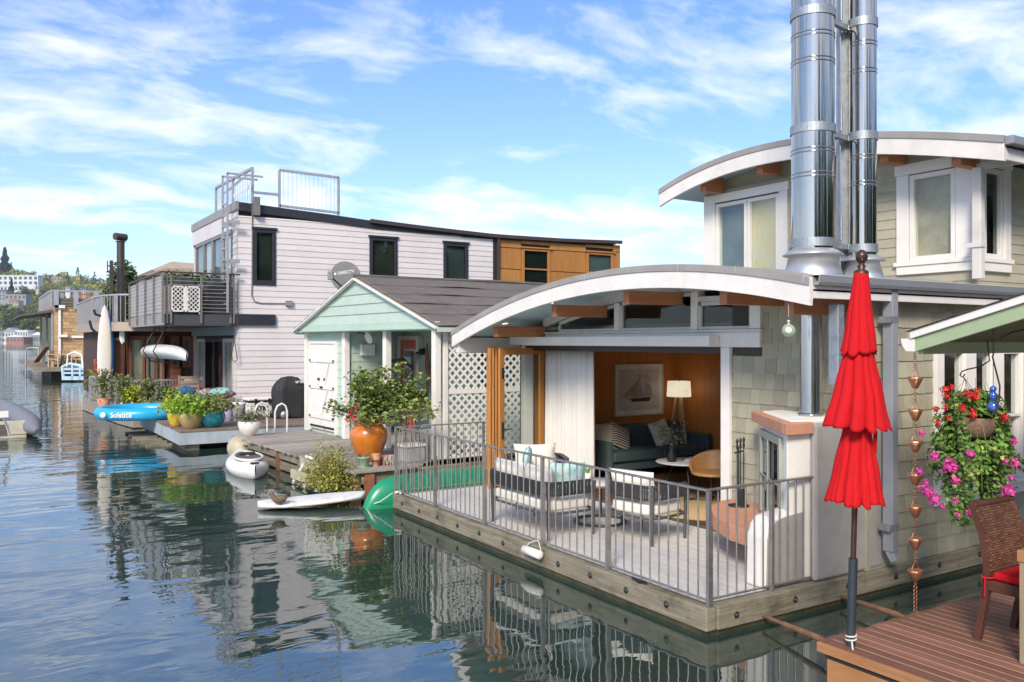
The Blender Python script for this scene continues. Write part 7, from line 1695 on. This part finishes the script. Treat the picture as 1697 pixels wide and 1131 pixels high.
def crown(m, c, r, h, n, kind='round', sz=1.):
    lo = rb.random() * .35
    lumps = [(rb.gauss(0, .38), rb.gauss(0, .38), rb.uniform(.15, .9), rb.uniform(.35, .6), rb.random() * .5) for _ in range(7)]
    for i in range(n):
        if kind == 'cone':
            t = rb.random() ** .7; rad = r * (1 - t) * (.75 + .25 * math.sin(t * 22)) * rb.random() ** .3 + .02 * r; a = rb.uniform(0, 6.28); p = Vector((c[0] + rad * math.cos(a), c[1] + rad * math.sin(a), c[2] + h * t)); rn = lo + rb.random() * .3
        else:
            lx, ly, lz, lr, lc = lumps[i % 7]; d = Vector((rb.gauss(0, 1), rb.gauss(0, 1), rb.gauss(0, 1))).normalized() * lr * rb.random() ** .35
            p = Vector((c[0] + r * (lx + d.x), c[1] + r * (ly + d.y), c[2] + h * max(.04, lz * .7 + d.z * .55))); rn = lc + rb.random() * .4
        s_ = sz * r * rb.uniform(.10, .22); nn = Vector((rb.gauss(0, .7), rb.gauss(0, .7), rb.gauss(.5, .6))).normalized(); a = nn.orthogonal().normalized() * s_; b = nn.cross(a)
        m.add([p - a - b * .4, p + a - b * .6, p + b + a * .2], [(0, 1, 2)], False, min(.98, rn))
wood = {k: MB() for k in range(4)}
for k in range(1500):
    px = rb.uniform(-120, 260) if k < 1150 else rb.uniform(260, 1700); D = 812 + 640 * rb.random() ** 1.1; z = hillz(px, D) - 1; p = at(px, D)
    r = rb.uniform(5, 10) * (1 + (D - 800) / 2500); conif = rb.random() < .07
    crown(wood[rb.choice((0, 0, 1, 1, 2, 3)) if not conif else 3], (p.x, p.y, z), r * (.7 if conif else 1), r * (2.0 if conif else 1.6), 70, 'cone' if conif else 'round')
cols = [(.24, .27, .06), (.15, .19, .055), (.38, .33, .07), (.08, .115, .05)]
for k, m in wood.items():
    o = m.build('far_wood', M('far foliage %d' % k, cols[k], .9, attr=True, rnd=.42)); o['kind'] = 'stuff'; o['label'] = 'wooded far hillside beyond the lake, mixed greens'
# trees one can tell apart
def far_tree(name, label, px, py_top, D, w_px, col, kind='round', n=900, cat='tree', py_base=None):
    p = at(px, D); zb_ = hillz(px, D) - 1 if py_base is None else zat(py_base, D); zt = zat(py_top, D); r = w_px / 1411 * D / 2
    t = thing(name, label, cat, (p.x, p.y, zb_)); MB().tube((0, 0, 0), (0, 0, (zt - zb_) * .5), r * .07, r * .03, n=6).build('trunk', MATS['shrub bark'], t)
    m = MB(); crown(m, (0, 0, (zt - zb_) * (.0 if kind == 'cone' else .1)), r, (zt - zb_) * (1 if kind == 'cone' else .95), n, kind, .62 if kind != 'cone' else .75); m.build('crown', M('foliage of ' + label, col, .9, attr=True, rnd=.45), t)
far_tree('fir_tree', 'tall dark irregular conifer on the hilltop at the left edge of the sky', 8, 411, 1330, 30, (.05, .065, .04), 'cone', 1500, py_base=458)
far_tree('fir_tree', 'dark conifer in front of the white apartment building', 19, 462, 1000, 22, (.045, .07, .04), 'cone')
far_tree('broadleaf_tree', 'rounded dark tree right of the white apartment building', 44, 470, 1000, 26, (.07, .085, .045))
far_tree('broadleaf_tree', 'big rusty green round tree in the middle of the hillside', 76, 466, 1020, 30, (.14, .14, .06))
far_tree('broadleaf_tree', 'yellow green tree right of the rusty one on the hill', 98, 469, 1050, 20, (.19, .20, .045))
far_tree('broadleaf_tree', 'small golden tree near the crest of the hill', 112, 471, 1200, 12, (.38, .33, .05))
far_tree('broadleaf_tree', 'bright lime tree below the golden one', 118, 474, 950, 11, (.22, .32, .04), 'cone')
far_tree('broadleaf_tree', 'broad light green tree above the cedar houseboat roof rail', 90, 488, 880, 34, (.20, .23, .06))
far_tree('broadleaf_tree', 'large dark green tree low on the shore at the left edge', 14, 500, 840, 40, (.05, .075, .035), n=1500)
far_tree('broadleaf_tree', 'tall mid green tree on the shore left of the cedar houseboat', 48, 502, 838, 36, (.11, .15, .04), n=1500)
far_tree('fir_tree', 'small dark pointed fir on the crest behind the golden tree', 155, 459, 1380, 9, (.05, .07, .05), 'cone', py_base=476)
far_tree('fir_tree', 'thin fir on the crest above the brown roof', 76, 453, 1380, 7, (.05, .07, .05), 'cone', py_base=468)
# buildings on the hill
def block(name, label, px0, px1, py0, py1, D, wallm, rows, cols_, dep=14, roof=None, gable=False, cat='building'):
    a, b = at(px0, D), at(px1, D); w = (b - a).length; z0, z1 = zat(py1, D), zat(py0, D)
    t = thing(name, label, cat, (a.x, a.y, z0), -32.19); h = z1 - z0
    MB().box(0, w, 0, dep, -6, h).build('wall', wallm, t)
    if gable: MB().prism([(-.5, h), (w / 2, h + h * .45), (w + .5, h)], -.6, dep, 'y').build('roof', roof, t)
    elif roof: MB().box(-.4, w + .4, -.5, dep, h, h + h * .08).build('roof', roof, t)
    for r_ in range(rows):
        for c_ in range(cols_):
            x0 = w * (c_ + .2) / cols_; x1 = w * (c_ + .8) / cols_; za = h * (r_ + .22) / rows; zb_ = h * (r_ + .80) / rows
            o = MB().box(x0, x1, -.12, .1, za, zb_).build('window', M('dark far window', (.09, .11, .13), .2), t)
    return t
farw = M('far white render', (.55, .57, .58), .7); farg = M('far grey render', (.26, .26, .28), .8); fart = M('far tan render', (.42, .36, .28), .8); farr = M('far brick red roof', (.33, .14, .09), .8); fard = M('far dark roof', (.10, .10, .11), .8)
block('apartment_building', 'long white modern apartment building on the hill, left', -12, 63, 457.5, 473, 1100, farw, 2, 9, 12, farw)
block('apartment_building', 'white lower storey wing below the long white apartment building', 0, 36, 475, 483, 1080, farw, 1, 6, 12, farw)
block('apartment_building', 'dark grey building at the left edge under the trees', -10, 10, 482, 498, 960, farg, 3, 3, 12, fard)
block('house', 'grey house with pale flat roof left of the shore trees', 8, 43, 489, 497, 950, farg, 1, 5, 12, M('pale far roof', (.42, .42, .42), .8))
block('house', 'house with orange tile roof among the trees', 14, 30, 498.5, 504, 900, fart, 1, 3, 10, farr, True)
block('house', 'brown flat roofed house on the crest of the hill', 85, 104, 459.5, 466, 1330, fart, 1, 4, 12, fard)
block('house', 'small pale gabled house among the right hillside trees', 135, 142, 480, 488, 1000, farw, 2, 2, 10, fard, True)
block('house', 'cream house left of the rusty green tree', 59, 65, 474, 481, 1060, fart, 1, 2, 10, farw)
block('house', 'white house below the golden tree', 108, 116, 479, 487, 1000, farw, 1, 3, 10, farg, True)
block('house', 'long low pale house above the brown chimney houseboat roof', 140, 178, 497, 503, 900, M('far pale render', (.48, .44, .38), .8), 1, 8, 12, farw)
# floating homes on the far shore
for k, (a, b, c, gb_, wm, rm2, lab) in enumerate(((-14, 6, 549, False, farg, fard, 'grey floating home at the left end of the far shore row'), (4, 27, 551, True, farw, farg, 'white gabled floating home on the far shore'), (25, 46, 549, False, farw, farw, 'white two storey floating home with brick coloured balcony on the far shore'), (10, 39, 559, True, farr, farw, 'low brick red boathouse with white roof on the far shore'), (46, 56, 556, False, farg, farw, 'small grey floating home between white ones'), (52, 72, 556, True, M('far green grey render', (.22, .28, .25), .8), farw, 'green grey boathouse nearest the cedar houseboat'), (70, 96, 553, False, farw, farg, 'white floating home behind the cedar houseboat'))):
    block('floating_home', lab, a, b, c, 568.6, 800 - 12 * (k == 3), wm, 2 if c < 555 else 1, 5, 12, rm2, gb_, 'floating home')
# wooded bank on the land side; row behind camera added to darken flue reflections
bank = MB(); rb2 = rb
for (x, y) in [(34 + rb.uniform(0, 16), y_) for y_ in range(-46, 6, 4)] + [(x_, -40 + rb.uniform(-6, 4)) for x_ in range(-34, 44, 4)]:
    crown(bank, (x, y, rb.uniform(0, 2)), rb.uniform(4, 6.5), rb.uniform(14, 23), 520, 'round', .8)
o = bank.build('wooded_bank', M('bank foliage', (.075, .12, .03), .8, attr=True, rnd=.5)); o['kind'] = 'stuff'; o['label'] = 'green trees out of view on the land side, and a row added behind the camera for reflections'
struct(MB().add([(33, -60, .6), (90, -60, .6), (90, 8, .6), (33, 8, .6), (-40, -90, .6), (33, -90, .6), (33, -34, .6), (-40, -34, .6)], [(0, 1, 2, 3), (4, 5, 6, 7)]).build('bank_ground', M('bank ground', (.12, .11, .07), .95)))

# ================================================================== thin summer haze over the lake
hm = bpy.data.materials.new('haze air'); hm.use_nodes = True; t = hm.node_tree; t.nodes.clear()
ho = t.nodes.new('ShaderNodeOutputMaterial'); hv = t.nodes.new('ShaderNodeVolumePrincipled'); hv.inputs['Color'].default_value = (.80, .88, 1, 1); hv.inputs['Density'].default_value = .0001; hv.inputs['Anisotropy'].default_value = .2
t.links.new(hv.outputs[0], ho.inputs['Volume'])
o = MB().box(-3100, 3100, -3100, 3100, -4, 190).build('haze', hm); o['kind'] = 'stuff'; o['label'] = 'thin pale haze in the air over the lake'
